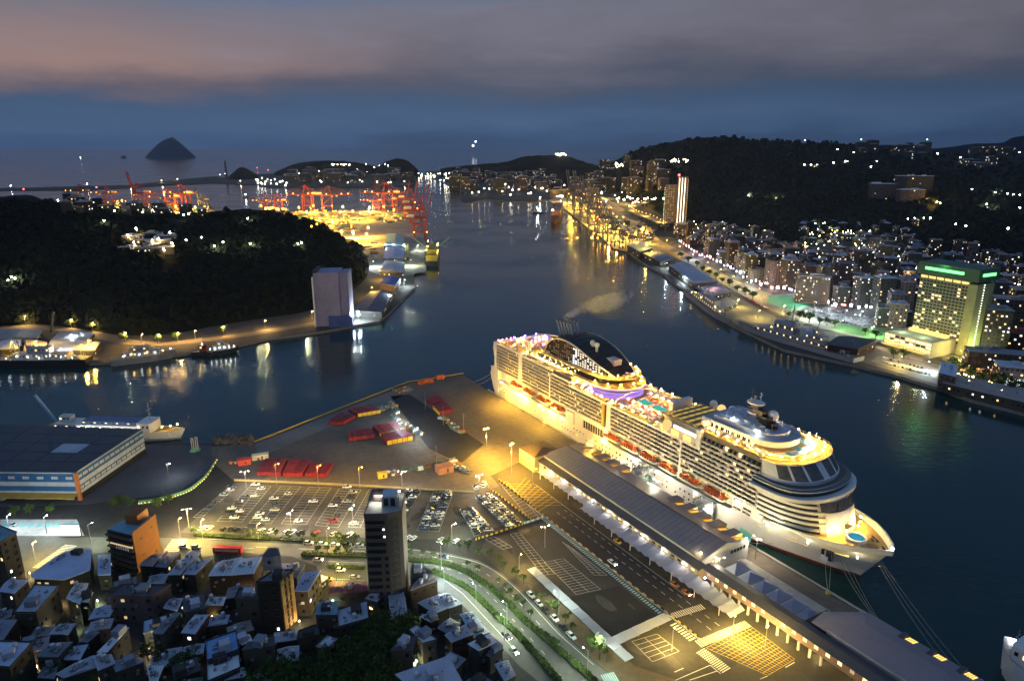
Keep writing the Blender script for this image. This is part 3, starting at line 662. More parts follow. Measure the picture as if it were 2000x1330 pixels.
# lower front: white curved screens with a small window, then the tall three-pane window
def front_screen(name, z0, z1, xf0, xf1, ymax, mm, n=10, half=20.7, out=.15):
    m = MB(); P0 = outline(249, 250, xf0 + out, half, 48, 2.35); P1 = outline(249, 250, xf1 + out, half, 48, 2.35)
    idx = [i for i, (x, y) in enumerate(P0) if abs(y) <= ymax and x > 251]
    m.grid([[(P0[i][0], P0[i][1], z0) for i in idx], [(P1[i][0], P1[i][1], z1) for i in idx]]); return m.build(name, mm, SHIP, smooth=True)
front_screen('front_screen', 17.5, 27.6, 281.6, 279.0, 11, ship_white, out=.7)
m = MB(); m.quad((282.45, -2.6, 20), (282.45, 2.6, 20), (281.9, 2.6, 22.4), (281.9, -2.6, 22.4)); m.build('front_window', front_glass, SHIP)
for y0, y1 in ((-11.5, -4.2), (-3.6, 3.6), (4.2, 11.5)):
    m = MB(); f = lambda y, z: 279.4 - (z - 28) * .38 - (abs(y) / 20.7) ** 2.35 * 13
    rows = [[(f(lerp(y0, y1, k / 6), z), lerp(y0, y1, k / 6), z) for k in range(7)] for z in (28.0, 29.9, 31.9)]
    m.grid(rows); m.build('panorama_window', front_glass, SHIP, smooth=True)
band('front_body', outline(249, 250, 277.5, 20.0, 30), 30.8, 33.2, ship_white)
# bridge with wings
def bridge_out(xf, half, xs=252): return [(248, -half), (xs, -half - .01)] + [(xs + (xf - xs) * math.cos(t) ** .62, half * math.sin(t)) for t in [(-math.pi / 2 + math.pi * k / 30) for k in range(1, 30)]] + [(xs, half), (248, half)]
band('bridge_floor', bridge_out(277.5, 25.4), 32.4, 34.1, ship_white)
band('bridge_window_band', bridge_out(274.6, 23.2), 34.1, 36.0, glass_dark)
band('bridge_roof', bridge_out(275.0, 23.6), 36.0, 36.4, ship_white, mat('bridge_deck', (.16, .15, .14), .6))
band('bridge_terrace', bridge_out(272.6, 22.0), 36.4, 37.0, ship_white, mat('terrace_dark', (.10, .085, .07), .6))
m = MB(); m.box((257, -24.95, 33.1), (5, .3, .7)); m.build('port_light', emit('red_lamp', (1, .04, .03), 1.5), SHIP)
band('upper_front', outline(249, 250, 270.2, 20.4, 30), 36.4, 38.6, mat('front_shade', (.60, .63, .70), .5), ship_white)
m = MB()
for k, (z0, z1, x0, x1) in enumerate(((38.6, 41.6, 269.5, 266.6), (41.6, 44.6, 266.6, 263.8))):
    P0 = outline(249, 250, x0, 20.2, 48, 2.35); P1 = outline(249, 250, x1, 20.2, 48, 2.35); n = len(P0)
    for i in range(1, n - 2):
        g = 1 if abs(P0[i][1]) < 18.9 and abs(P0[i][1]) > .0 and i % 6 and P0[i][0] > 252 else 0
        m.quad((*P0[i], z0), (*P0[i + 1], z0), (*P1[i + 1], z1), (*P1[i], z1), g)
m.build('panorama_glass', [ship_white, front_glass], SHIP)
band('front_roof', outline(249, 250, 264.8, 20.6, 30), 44.6, 45.04, ship_white, teak)
rail_run(outline(246, 250, 264, 20.3, 22), 45.04, 1.3, 1.8)
# ---- lamps on the ship
def ship_bulbs(pts, me, name='deck_lamp'):
    for p in pts: put(name, me, SHIP, p)
bw = bulb_mesh('bulb_warm', .22, (1, .56, .15), 1300); by = bulb_mesh('bulb_gold', .2, (1, .54, .10), 1700); bp_ = bulb_mesh('bulb_pink', .5, (1, .22, .35), 14); bv = bulb_mesh('bulb_violet', .6, (.30, .10, 1), 26); bc = bulb_mesh('bulb_cool', .24, (.9, .95, 1), 700)
pts = []
for s in (1, -1):
    for k in range(11): pts.append((106 + k * 9.4, s * -19.4, 38))
    for k in range(9): pts.append((50 + k * 6.4, s * -18.0, 43.6))
    for k in range(11): pts.append((50 + k * 7, s * -16.6, 38.4 if k > 7 else 42.6))
    for k in range(6): pts.append((216 + k * 6, s * -18.3, 47.2))
ship_bulbs(pts, bw)
ship_bulbs([(x, y, 48.6) for x, y in outline(62, 116, 136.4, 15)[::2]] + [(x, y, 43.9) for x, y in outline(90, 119, 140, 16)[2:-2:3]], by)
ship_bulbs([(146 + k * 5, s * 8.8, 38) for k in range(6) for s in (-1, 1)], bw); ship_bulbs([(150, -9, 37.4), (164, -9.5, 37.4), (170, 6, 37.4)], bp_)
ship_bulbs([(x, y, 47.2) for x, y in outline(240, 246, 262, 18.4)[1:-1:2]], by); ship_bulbs([(256, 8, 48.5), (258, 0, 48.5), (250, 12, 49), (238, -11, 52.3), (222, -8, 52.3), (232, 9, 52.6)], bc)
ship_bulbs([(12, -19 + k * 3.6, 43) for k in range(5)], bp_); ship_bulbs([(13 + (k % 3) * 7, -6 + k * 3.3, 43.4) for k in range(8)], bv); ship_bulbs([(30 + k * 4.5, (-1) ** k * 11, 43.6) for k in range(7)] + [(13 + (k * 7) % 34, -18 + (k * 11) % 37, 42.6) for k in range(16)], by); ship_bulbs([(14 + (k * 5) % 26, 2 + (k * 7) % 17, 42.8) for k in range(12)], bv)
# promenade lamps under the balconies, floods along the hull, lamps on the front screen and foredeck
for k in range(6): put('promenade_lamp', bw, SHIP, (27 + k * 14.6, -17.4, 19.2))
for k in range(7): put('promenade_lamp', bw, SHIP, (150 + k * 13.4, -17.4, 19.2))
for x, z in ((22, 13.6), (48, 12.4), (72, 12.4), (99, 12.0), (110, 13.6), (140, 12), (170, 12), (186, 11.6), (214, 11.6), (236, 12.4)): put('hull_lamp', bulb_mesh('bulb_hull', .24, (1, .9, .7), 190), SHIP, (x, -22.3, z))
for p in ((282.6, -8, 23.2), (283.6, 0, 25.0), (282.6, 8.5, 23.2)): put('front_lamp', bulb_mesh('bulb_front', .24, (1, .97, .9), 110), SHIP, p)
for x in (256, 275, 293): put('hull_lamp', bulb_mesh('bulb_hull', .24, (1, .9, .7), 190), SHIP, (x, -hull_half(x, .8)[0] - .9, 14.5))
ship_bulbs([(284.5 - .03 * y * y, y, 21) for k, y in enumerate((-12, -8, -4, 4, 8, 12))], bulb_mesh('bulb_deck', .24, (1, .62, .14), 1100), 'foredeck_lamp')
put('bow_lamp', bc, SHIP, (302, -.6, 21.2))
# ---- lifeboats (things of their own, hanging over the boat deck)
boat_hull = mat('boat_hull', (.66, .60, .48), .5, var=.1); boat_top = mat('boat_orange', (.50, .10, .02), .45, var=.25, scale=.5)
def lifeboat_meshes():
    h = MB(); c = MB(); secs = [(-6.2, .35, .9), (-5.6, 1.3, .3), (-4, 1.9, 0), (0, 2.05, 0), (4, 1.9, 0), (5.6, 1.2, .35), (6.3, .3, 1.0)]
    h.grid([[(x, math.sin(a) * w, zb + (1.7 - zb) * (1 - math.cos(a))) for a in [(-math.pi / 2 + math.pi * k / 8) for k in range(9)]] for x, w, zb in secs]); h.box((0, 0, 1.72), (12.2, 3.9, .2))
    c.grid([[(x * .97, math.sin(a) * w * .95, 1.78 + 1.35 * math.cos(a) * min(1, w / 1.6)) for a in [(-math.pi / 2 + math.pi * k / 8) for k in range(9)]] for x, w, zb in secs]); c.box((-3.2, 0, 3.2), (2.2, 1.5, .7))
    w = MB()
    for k in range(5):
        for s in (-1, 1): w.box((-3.6 + k * 1.7, s * 1.78, 2.2), (.9, .2, .42))
    return h.mesh('lifeboat_hull', boat_hull, True), c.mesh('lifeboat_canopy', boat_top), w.mesh('lifeboat_window', glass_dark)
LBH, LBC, LBW = lifeboat_meshes()
boats = [38.2 + 17.4 * k for k in range(4)] + [145.6, 161.4, 177, 192.4, 207.8, 224.8]
davit = MB(); davit.tube((0, .8, 0), (0, .8, 5.6), .3); davit.tube((0, .8, 5.6), (0, -3.4, 6.6), .26); davit.tube((0, -3.2, 6.6), (0, -3.2, 4.2), .08); DAV = davit.mesh('davit', ship_cream)
for i, x in enumerate(boats):
    which = f"{('first', 'second', 'third', 'fourth')[i]} from the stern in the rear row" if i < 4 else f"{('first', 'second', 'third', 'fourth', 'fifth', 'last')[i - 4]} counted from the stern in the long forward row"
    o = empty('lifeboat', SW(x, -19.8, 13.6), SHIP_ANG, f'orange-topped lifeboat on the cruise ship, {which}', 'lifeboat', 'lifeboats along the cruise ship')
    o.scale = (1.12, 1.25, 1.25); put('hull', LBH, o); put('canopy', LBC, o); put('window_row', LBW, o)
    for s in (-1, 1): put('davit', DAV, SHIP, (x + s * 4.4, -17.8, 12.6))
# ---- smoke from the exhausts
def smoke():
    mt = bpy.data.materials.new('smoke'); mt.use_nodes = True; nt = mt.node_tree; nt.nodes.clear(); N = nt.nodes.new; L = nt.links.new
    o = N('ShaderNodeOutputMaterial'); vo = N('ShaderNodeVolumePrincipled'); vo.inputs['Color'].default_value = (.8, .84, .92, 1); vo.inputs['Anisotropy'].default_value = .2
    g = N('ShaderNodeNewGeometry'); n = N('ShaderNodeTexNoise'); n.inputs['Scale'].default_value = .16; n.inputs['Detail'].default_value = 5; n.inputs['Roughness'].default_value = .65; L(g.outputs['Position'], n.inputs['Vector'])
    tc = N('ShaderNodeTexCoord'); gr = N('ShaderNodeTexGradient'); gr.gradient_type = 'SPHERICAL'; L(tc.outputs['Object'], gr.inputs[0])
    s = N('ShaderNodeMath'); s.operation = 'MULTIPLY_ADD'; L(n.outputs[0], s.inputs[0]); s.inputs[1].default_value = 1.5; s.inputs[2].default_value = -.98
    a = N('ShaderNodeMath'); a.operation = 'ADD'; L(gr.outputs[0], a.inputs[0]); L(s.outputs[0], a.inputs[1])
    mr = N('ShaderNodeMapRange'); L(a.outputs[0], mr.inputs[0]); mr.inputs[1].default_value = 0; mr.inputs[2].default_value = .6; mr.inputs[3].default_value = 0; mr.inputs[4].default_value = .055
    L(mr.outputs[0], vo.inputs['Density']); L(vo.outputs[0], o.inputs['Volume'])
    m = MB(); m.ball((0, 0, 0), 1, seg=20, rings=12); me = m.mesh('smoke', mt)
    for p, q, r, lb in ((SW(67, -1, 67), A(1138, 600, 503), 4.2, 'thin pale stem of smoke rising from the cruise ship exhausts'), (A(1124, 606, 500), A(1242, 576, 535), 9, 'pale smoke drifting to the right above the cruise ship exhausts')):
        p, q = Vector(p), Vector(q); d = q - p; o = put('smoke', me, None, (p + q) / 2); o.rotation_mode = 'QUATERNION'; o.rotation_quaternion = d.to_track_quat('X', 'Z'); o.scale = (d.length / 2 * 1.15, r, r); tag(o, lb, 'smoke', kind='stuff')
smoke()
# ---- mooring lines
rope = mat('rope', (.50, .46, .36), .8, var=.2)
def mooring(p, q, r, label):
    m = MB(); p = Vector(p); q = Vector(q); P = [p.lerp(q, k / 8) - Vector((0, 0, 1.2 * math.sin(math.pi * k / 8))) for k in range(9)]
    for a, c in zip(P, P[1:]): m.tube(a, c, r, n=4, cap=False)
    tag(m.build('mooring_line', rope), label, 'rope', 'mooring lines of the cruise ship')
for i, (a, q, lb) in enumerate((((298.5, -2.6, 14), (341, -24.3, 3), 'outer mooring rope from the bow tip to the far quay'), ((299.2, -2.0, 14), (346, -24.3, 3), 'middle mooring rope from the bow tip to the far quay'), ((297.8, -3.2, 14), (336, -24.3, 3), 'inner mooring rope from the bow tip to the far quay'),
     ((284, -11, 12.3), (312, -24.3, 3), 'long mooring rope from the bow side down to the quay, left of its bundle'), ((286, -10, 12.3), (313, -24.3, 3), 'long mooring rope from the bow side down to the quay, middle of its bundle'), ((288, -9, 12.3), (314, -24.3, 3), 'long mooring rope from the bow side down to the quay, right of its bundle'),
     ((281, -12.8, 11), (291.5, -24.3, 3), 'short mooring rope by the anchor to the yellow bollard'), ((283.4, -11.6, 11.5), (292, -24.3, 3), 'second short mooring rope by the anchor to the yellow bollard'), ((262, -17.5, 8), (247, -24.3, 3), 'nearly level mooring rope behind the terminal gable'),
     ((3, -18, 16), (-16, -26.5, 3), 'upper stern mooring rope to the pier head'), ((4, -19, 13), (-9, -25.5, 3), 'lower stern mooring rope to the pier head'))):
    mooring(SW(*a), SW(*q), .07, lb)
# ================================================================ THE WHARF: surfaces, terminal, quay furniture
def sheet(name, pts, z, mm, label, uv=True):
    P = [(G(p[0], p[1], z) if len(p) == 2 else Vector(p)) for p in pts]
    for p in P: p.z = z
    m = MB(); m.poly(P); return tag(m.build(name, mm), label, kind='structure')
apron = mat('apron', (.128, .110, .085), .8, var=.32, scale=.035)
Q = lambda x, y: tuple(SW(x, y, 2.5))
sheet('wharf', [(412, 872), (495, 866), (797, 749), (905, 732), Q(4.5, QY - .6), Q(134, QY - .6), Q(134, -52), (1015, 905), (1030, 945), (928, 962), (458, 940), (418, 905)], 2.51, apron, 'brown concrete wharf behind the fence, yellow-lit near the terminal')
sheet('wharf', [Q(134, QY - .6), Q(470, QY - .6), Q(470, -58), Q(134, -58)], 2.51, apron, 'narrow concrete quay strip between terminal and ship')
sheet('wharf', [(290, 868), (412, 869), (418, 900), (400, 925), (340, 965), (230, 975), (170, 985), (0, 990), (-100, 985), (-100, 900)], 2.512, mat('yard_grey', (.075, .075, .085), .85, var=.3, scale=.05), 'dim grey yard beside the blue warehouse')
sheet('pavement', [(498, 868), (797, 752), (812, 762), (505, 893)], 2.52, mat('quay_strip', (.17, .17, .155), .85, var=.25, scale=.08), 'pale strip of paving along the outer pier edge')
sheet('road', [(762, 774), (800, 770), (945, 868), (900, 905), (838, 876)], 2.52, asphalt_dark, 'dark asphalt lane crossing the wharf')
LOTA = mat('lot_asphalt', (.070, .066, .054), .85, var=.4, scale=.07)
sheet('car_park', [(458, 942), (925, 964), (1010, 940), (1064, 1012), (990, 1035), (905, 1054), (800, 1052), (352, 1040)], 2.514, LOTA, 'floodlit grey asphalt car park behind the street')
sheet('road', [Q(120, -64), Q(134, -60), Q(330, -60), Q(330, -132), Q(262, -133), Q(190, -133), Q(170, -112), Q(160, -96), Q(128, -92)], 2.512, asphalt, 'terminal forecourt road and empty car park')
sheet('road', [Q(196, -76), Q(262, -76), Q(262, -90), Q(176, -90)], 2.522, asphalt_dark, 'dark taxi road along the terminal canopy')
sheet('road', [Q(243, -95), Q(268, -95), Q(268, -120), Q(238, -120)], 2.522, mat('fresh_asphalt', (.022, .022, .022), .85, var=.3), 'black freshly laid square inside the white walkway')
# joints, repair patches, oil and tyre marks
m = MB(); rj = random.Random(4)
for k in range(26): m.strip([SW(8 + k * 5, -25), SW(8 + k * 5, -25 - min(118, 30 + k * 5))], .10, 2.532)
for k in range(17): m.strip([SW(8 + max(0, k - 4) * 6, -30 - k * 6), SW(130, -30 - k * 6)], .10, 2.532)
tag(m.build('slab_joint', asphalt_dark), 'dark joints between the concrete slabs of the wharf', kind='structure')
m = MB()
for k in range(70):
    if k % 2: c = SW(rj.uniform(150, 300), rj.uniform(-126, -66)); a = SHIP_ANG
    else: c = G(rj.uniform(430, 990), rj.uniform(960, 1035)); a = rj.uniform(0, 3)
    w, d = rj.uniform(1.5, 7), rj.uniform(.8, 3.4); co, si = math.cos(a), math.sin(a); n = 9
    m.poly([(c.x + co * w * math.cos(t) * q - si * d * math.sin(t) * q, c.y + si * w * math.cos(t) * q + co * d * math.sin(t) * q, 2.54 + k * .0002) for t, q in [(6.283 * i / n, rj.uniform(.7, 1.1)) for i in range(n)]], k % 3)
tag(m.build('asphalt_patch', [asphalt_dark, mat('patch_grey', (.062, .06, .055), .8, var=.3), mat('oil_stain', (.03, .028, .025), .5)]), 'worn patches and oil stains on the asphalt', kind='structure')
# quay edge kerb and fenders
def kerb_run(pts, label, w=.9, h=.5, mm=None, name='kerb'):
    m = MB()
    for a, c in zip(pts, pts[1:]): a = Vector(a); c = Vector(c); m.bar((a.x, a.y, 2.5 + h / 2), (c.x, c.y, 2.5 + h / 2), w, h)
    return tag(m.build(name, mm or yellow_paint), label, kind='structure')
kerb_run([G(497, 863), G(650, 803), G(796, 746.5), G(905, 729.5)], 'yellow kerb along the outer pier edge')
kerb_run([SW(4, QY + .4), SW(470, QY + .4)], 'pale kerb along the cruise ship quay', mm=concrete_pale)
# ---------------------------------------------------------------- terminal hall
roof_slate = mat('roof_slate', (.165, .170, .200), .55, var=.16, scale=.05)
roof_dark = mat('roof_dark', (.060, .062, .070), .55, var=.2, scale=.05)
wall_brick = mat('wall_tan', (.34, .27, .19), .8, var=.15, scale=.3)
wall_grey = mat('wall_grey', (.36, .36, .34), .7, var=.12, scale=.2)
def qthing(name, label, cat, group=None): return empty(name, SW(0, 0, 0), SHIP_ANG, label, cat, group)
TH = qthing('terminal_hall', 'long cruise terminal hall with slate-grey gable roof beside the ship', 'terminal')
def local(o, name, mm, **k): return o.build(name, mm, TH, **k)
m = MB(); m.box((195.5, -48, 7), (121, 29, 9)); local(m, 'wall', wall_grey)
for nm, pts in (('roof_slope', [(133, -32.6, 11), (257.6, -32.6, 11), (257.6, -48, 15.2), (140, -48, 15.2)]), ('roof_slope', [(257.6, -62.4, 11.6), (136, -62.4, 11.6), (140, -48, 15.2), (257.6, -48, 15.2)]), ('roof_hip', [(136, -62.4, 11.6), (133, -32.6, 11), (140, -48, 15.2)])):
    m = MB(); m.poly(pts); m.add(pts, (tuple(range(len(pts))),)) if len(pts) == 4 and False else None; local(m, nm, roof_slate)
for k in range(40):
    x = 141 + k * 3
    for y0, z0 in ((-32.8, 11), (-62.2, 11.6)):
        if y0 > -40 : continue
        m = MB(); m.bar((x, y0, z0 + .06), (x, -48.2, 15.22), .10, .06); local(m, 'roof_seam', roof_dark)
m = MB(); m.bar((139, -48, 15.25), (257.6, -48, 15.25), .8, .25); local(m, 'roof_ridge', roof_dark)
m = MB(); m.add([(257.3, -62, 2.5), (257.3, -33, 2.5), (257.3, -33, 10.9), (257.3, -48, 15.0), (257.3, -62, 11.4)], ((0, 1, 2, 3, 4),)); local(m, 'gable', wall_grey)
for k in range(5):
    m = MB(); m.box((257.42, -44 + k * 2.0, 9.4), (.2, 1.1, 1.5)); local(m, 'gable_window', glass_dark)
for k in range(3):
    m = MB(); m.box((257.42, -58 + k * 2.4, 8.2), (.2, 1.3, 1.3)); local(m, 'gable_window', lit_warm)
for i, x in enumerate([139 + 8.2 * k for k in range(5)] + [212 + 9.0 * k for k in range(5)]):
    m = MB(); P = [(x, -33.0, 11.15), (x + 5.2, -33.0, 11.15), (x + 5.2, -40, 13.1), (x, -40, 13.1)]; Z = [(x, -32.4, 12.9), (x + 5.2, -32.4, 12.9), (x + 5.2, -40.5, 13.5), (x, -40.5, 13.5)]
    m.add(P + Z, ((0, 1, 5, 4), (1, 2, 6, 5), (3, 0, 4, 7), (2, 3, 7, 6)), 1); m.add(Z, ((0, 1, 2, 3),), 0)
    d = local(m, 'dormer', [roof_slate, mat('dormer_cheek', (.45, .30, .10), .6)])
    m = MB(); m.add([(x + 5.7, -34.2, 11.6), (x + 7.6, -34.2, 11.6), (x + 7.6, -39.6, 13.05), (x + 5.7, -39.6, 13.05)], ((0, 1, 2, 3),)); m.build('skylight', emit('skylight', (1, .50, .06), 1.1), d)
m = MB(); m.add([(135.5, -62.3, 10.6), (260, -62.3, 10.6), (260, -66.6, 9.4), (135.5, -66.6, 9.4), (135.5, -66.6, 9.1), (260, -66.6, 9.1)], ((3, 2, 1, 0), (4, 5, 2, 3))); local(m, 'lean_to_roof', roof_dark)
m = MB(); m.box((198, -64.2, 5.8), (122, 3.8, 6.6)); local(m, 'front_wall', wall_brick)
for k in range(30):
    x = 140 + k * 4.0; q = R.random(); mm = lit_yellow if q < .30 else (lit_dim if q < .6 else glass_dark)
    m = MB(); m.box((x, -66.12, 4.6), (2.4, .14, 3.2), m=0)
    for j in (-.8, 0, .8): m.box((x + j, -66.22, 4.6), (.14, .12, 3.2), m=1)
    local(m, 'window', [mm, white_paint])
    m = MB(); m.box((x, -66.14, 7.7), (1.7, .14, .8)); local(m, 'upper_window', lit_warm if q < .75 else glass_dark)
    m = MB(); m.box((x + 2, -66.2, 5.8), (.5, .4, 6.5)); local(m, 'pilaster', wall_grey)
# porch block with its own pitched roof at the near-stern end
PB = qthing('porch_block', 'square tan porch block with dark pitched roof at the terminal end', 'building')
m = MB(); m.box((129.5, -60.5, 7.2), (16, 17, 9.4)); m.build('wall', mat('porch_wall', (.48, .38, .18), .7), PB)
m = MB(); m.add([(121, -69.6, 11.9), (138, -69.6, 11.9), (138, -51.4, 12.2), (121, -51.4, 12.2), (128, -60, 14.6), (133, -60, 14.6)], ((0, 1, 5, 4), (1, 2, 5), (2, 3, 4, 5), (3, 0, 4), (3, 2, 1, 0))); m.build('roof', mat('porch_roof', (.10, .07, .04), .7), PB)
m = MB(); m.box((137.6, -64, 6), (.3, 5, 6)); m.build('door', mat('shutter', (.4, .33, .2), .6), PB)
# folded white canopy in front of the terminal
canopy_white = bpy.data.materials.new('canopy_membrane'); canopy_white.use_nodes = True; MATS['canopy_membrane'] = canopy_white
_nt = canopy_white.node_tree; _nt.nodes.clear(); _o = _nt.nodes.new('ShaderNodeOutputMaterial'); _mx = _nt.nodes.new('ShaderNodeMixShader'); _d = _nt.nodes.new('ShaderNodeBsdfDiffuse'); _t = _nt.nodes.new('ShaderNodeBsdfTranslucent')
for x_ in (_d, _t): x_.inputs[0].default_value = (.46, .49, .58, 1)
_mx.inputs[0].default_value = .35; _nt.links.new(_d.outputs[0], _mx.inputs[1]); _nt.links.new(_t.outputs[0], _mx.inputs[2]); _nt.links.new(_mx.outputs[0], _o.inputs[0])
CAN = qthing('canopy', 'long folded white canopy along the terminal front over the taxi road', 'canopy')
fold = MB(); w_ = 4.4
fold.add([(-w_ / 2, 0, .2), (0, 0, 1.15), (w_ / 2, 0, .2), (-w_ / 2, -8.3, 0), (0, -8.3, .75), (w_ / 2, -8.3, 0), (0, -4.2, .25)], ((0, 6, 1), (1, 6, 2), (0, 3, 6), (2, 6, 5), (3, 4, 6), (4, 5, 6)))
FOLD = fold.mesh('canopy_panel', canopy_white)
for k in range(32):
    x = 146 + k * 4.4; put('canopy_panel', FOLD, CAN, (x, -66.9 if k > 9 else -66.4, 6.2), scale=(1, 1 if k > 9 else .62, 1))
    if k % 3 == 0:
        m = MB(); m.tube((x, -74 if k > 9 else -70.6, 2.5), (x, -74 if k > 9 else -70.6, 6.4), .16); m.build('post', white_paint, CAN)
# flat white walkway roofs round the forecourt
for x0, x1, y0, y1, lb in ((217, 281, -124.6, -120.6, 'straight white walkway roof along the street side of the forecourt'), (268.6, 273, -120.5, -94.5, 'short white walkway roof crossing to the striped crossing')):
    o = qthing('walkway_roof', lb, 'walkway'); lo = x1 - x0 if x1 - x0 > y1 - y0 else y1 - y0; n = int(lo / 3.2)
    for k in range(n):
        m = MB()
        if x1 - x0 > y1 - y0: m.box((x0 + (k + .5) * lo / n, (y0 + y1) / 2, 5.6 + .1 * (k % 2)), (lo / n - .06, y1 - y0, .18))
        else: m.box(((x0 + x1) / 2, y0 + (k + .5) * lo / n, 5.6 + .1 * (k % 2)), (x1 - x0, lo / n - .06, .18))
        m.build('roof_panel', canopy_white, o)
        if k % 3 == 0:
            m = MB(); c = ((x0 + (k + .5) * lo / n, (y0 + y1) / 2) if x1 - x0 > y1 - y0 else ((x0 + x1) / 2, y0 + (k + .5) * lo / n)); m.tube((c[0], c[1], 2.5), (c[0], c[1], 5.5), .14); m.build('post', steel, o)
# gallery with arcade
GA = qthing('arcade_gallery', 'narrow brick gallery with lit square windows above a bright arcade', 'building')
m = MB(); m.box((336, -61, 8.1), (150, 6.4, 3.6)); m.build('upper_wall', mat('gallery_wall', (.20, .13, .12), .8, var=.2, scale=.4), GA)
m = MB(); m.add([(259.5, -57.2, 10.3), (412, -57.2, 10.3), (412, -64.9, 10.0), (259.5, -64.9, 10.0), (259.5, -61, 11.0), (412, -61, 11.0)], ((0, 4, 5, 1), (3, 2, 5, 4), (0, 3, 4), (1, 5, 2))); m.build('roof', roof_dark, GA)
for k in range(26):
    x = 263 + k * 4.6
    m = MB(); m.box((x, -64.26, 8.6), (1.5, .14, 1.3), m=0); m.box((x, -64.36, 8.6), (.12, .1, 1.3), m=1); m.build('window', [lit_warm if k % 7 else lit_dim, wall_brick], GA)
    if k < 12 or k > 19: m = MB(); m.box((x + 2.3, -63.9, 4.4), (.7, .7, 3.9)); m.build('column', ship_cream, GA)
    if k % 2 == 0 and k < 22: m = MB(); m.box((x + 2, -58.3, 4.3), (3.2, .2, 3)); m.build('shop_window', (lit_yellow, lit_dim)[k % 4 // 2], GA)
m = MB(); m.box((360, -64.1, 4.4), (62, .3, 3.8)); m.build('lower_wall', mat('gallery_wall', (.20, .13, .12)), GA)
for k in range(5): plight(GA, (266 + k * 16, -61.5, 5.6), 700, (1, .72, .30))
# row of pyramid tents behind the gallery
tent = MB(); tent.add([(-3.4, -5.2, 0), (3.4, -5.2, 0), (3.4, 5.2, 0), (-3.4, 5.2, 0), (0, 0, 3.0)], ((0, 1, 4), (1, 2, 4), (2, 3, 4), (3, 0, 4))); TENT = tent.mesh('tent', canopy_white)
for k in range(6):
    o = empty('tent', SW(264.5 + k * 7, -49, 6.4), SHIP_ANG, f'white pyramid tent behind the arcade, {ordn(k + 1)} from the terminal gable', 'tent', 'white tents on the quay'); put('tent_roof', TENT, o)
    for a in (-3.2, 3.2):
        for c in (-5, 5): m = MB(); m.tube((a, c, -3.9), (a, c, 0), .1); m.build('pole', steel, o)
m = MB(); m.box((281, -41, 6.0), (42, 4.6, .3)); tag(m.build('flat_canopy', concrete_pale), 'flat pale canopy slab behind the row of tents', 'canopy'); bpy.data.objects['flat_canopy'].location = SW(0, 0, 0); bpy.data.objects['flat_canopy'].rotation_euler = (0, 0, SHIP_ANG)
# second hall
SH = qthing('terminal_hall', 'second terminal hall with dark violet-grey roof and yellow skylights at bottom right', 'terminal')
m = MB(); m.box((362, -45.5, 7), (100, 22, 9)); m.build('wall', wall_grey, SH)
for nm, P in (('roof_slope', [(314, -34, 11.4), (420, -34, 11.4), (420, -45, 14.4), (319, -45, 14.4)]), ('roof_slope', [(420, -57, 11.2), (306, -57, 11.2), (319, -45, 14.4), (420, -45, 14.4)]), ('roof_hip', [(306, -57, 11.2), (305, -48, 11.6), (319, -45, 14.4)]), ('roof_hip', [(305, -48, 11.6), (314, -34, 11.4), (319, -45, 14.4)])):
    m = MB(); m.poly(P); m.build(nm, mat('roof_violet', (.18, .172, .215), .55, var=.15, scale=.05), SH)
for k in range(5):
    x = 330 + k * 9.8
    m = MB(); m.add([(x, -34.6, 11.7), (x + 2.9, -34.6, 11.7), (x + 2.9, -38.4, 12.75), (x, -38.4, 12.75)], ((0, 1, 2, 3),)); s_ = m.build('skylight', emit('skylight2', (1, .60, .14), 1.9), SH)
    for j in range(1, 4): m = MB(); m.bar((x + j * .73, -34.6, 11.76), (x + j * .73, -38.4, 12.8), .12); m.build('glazing_bar', roof_dark, s_)
    m = MB(); m.box((x - 1.2, -37, 12.6), (1.6, 4.5, .9)); m.build('skylight_hood', roof_dark, SH)
m = MB(); m.prism([(303, -60), (312, -58), (309, -45), (303.5, -44)], 2.5, 9.8); o = tag(m.build('link_building', mat('black_roof', (.012, .012, .014), .6)), 'black flat-roofed link block between tents and second hall', 'building'); o.location = SW(0, 0, 0); o.rotation_euler = (0, 0, SHIP_ANG)
# ---------------------------------------------------------------- gangway towers between hall and ship
for x, lb in ((181, 'lattice gangway tower at the ship side, nearer the stern'), (226, 'lattice gangway tower at the ship side, nearer the bow')):
    o = qthing('gangway_tower', lb, 'gangway'); m = MB()
    for a in (-3.6, 3.6):
        for c in (-31.5, -26.5): m.bar((x + a, c, 2.5), (x + a, c, 15.5), .45)
    m.build('frame', mat('grey_lattice', (.42, .45, .42), .6), o)
    for a, c in (((-3.6, -31.5), (3.6, -31.5)), ((-3.6, -26.5), (3.6, -26.5)), ((-3.6, -31.5), (-3.6, -26.5)), ((3.6, -31.5), (3.6, -26.5))):
        m = MB()
        for k in range(4): z = 2.8 + k * 3.1; m.bar((x + a[0], a[1], z), (x + c[0], c[1], z + 3.1), .22); m.bar((x + c[0], c[1], z), (x + a[0], a[1], z + 3.1), .22); m.bar((x + a[0], a[1], z + 3.1), (x + c[0], c[1], z + 3.1), .22)
        m.build('lattice_side', mat('grey_lattice', (.42, .45, .42)), o)
    m = MB(); m.box((x, -26, 11), (3, 10, 2.6)); m.build('gangway', ship_white, o)
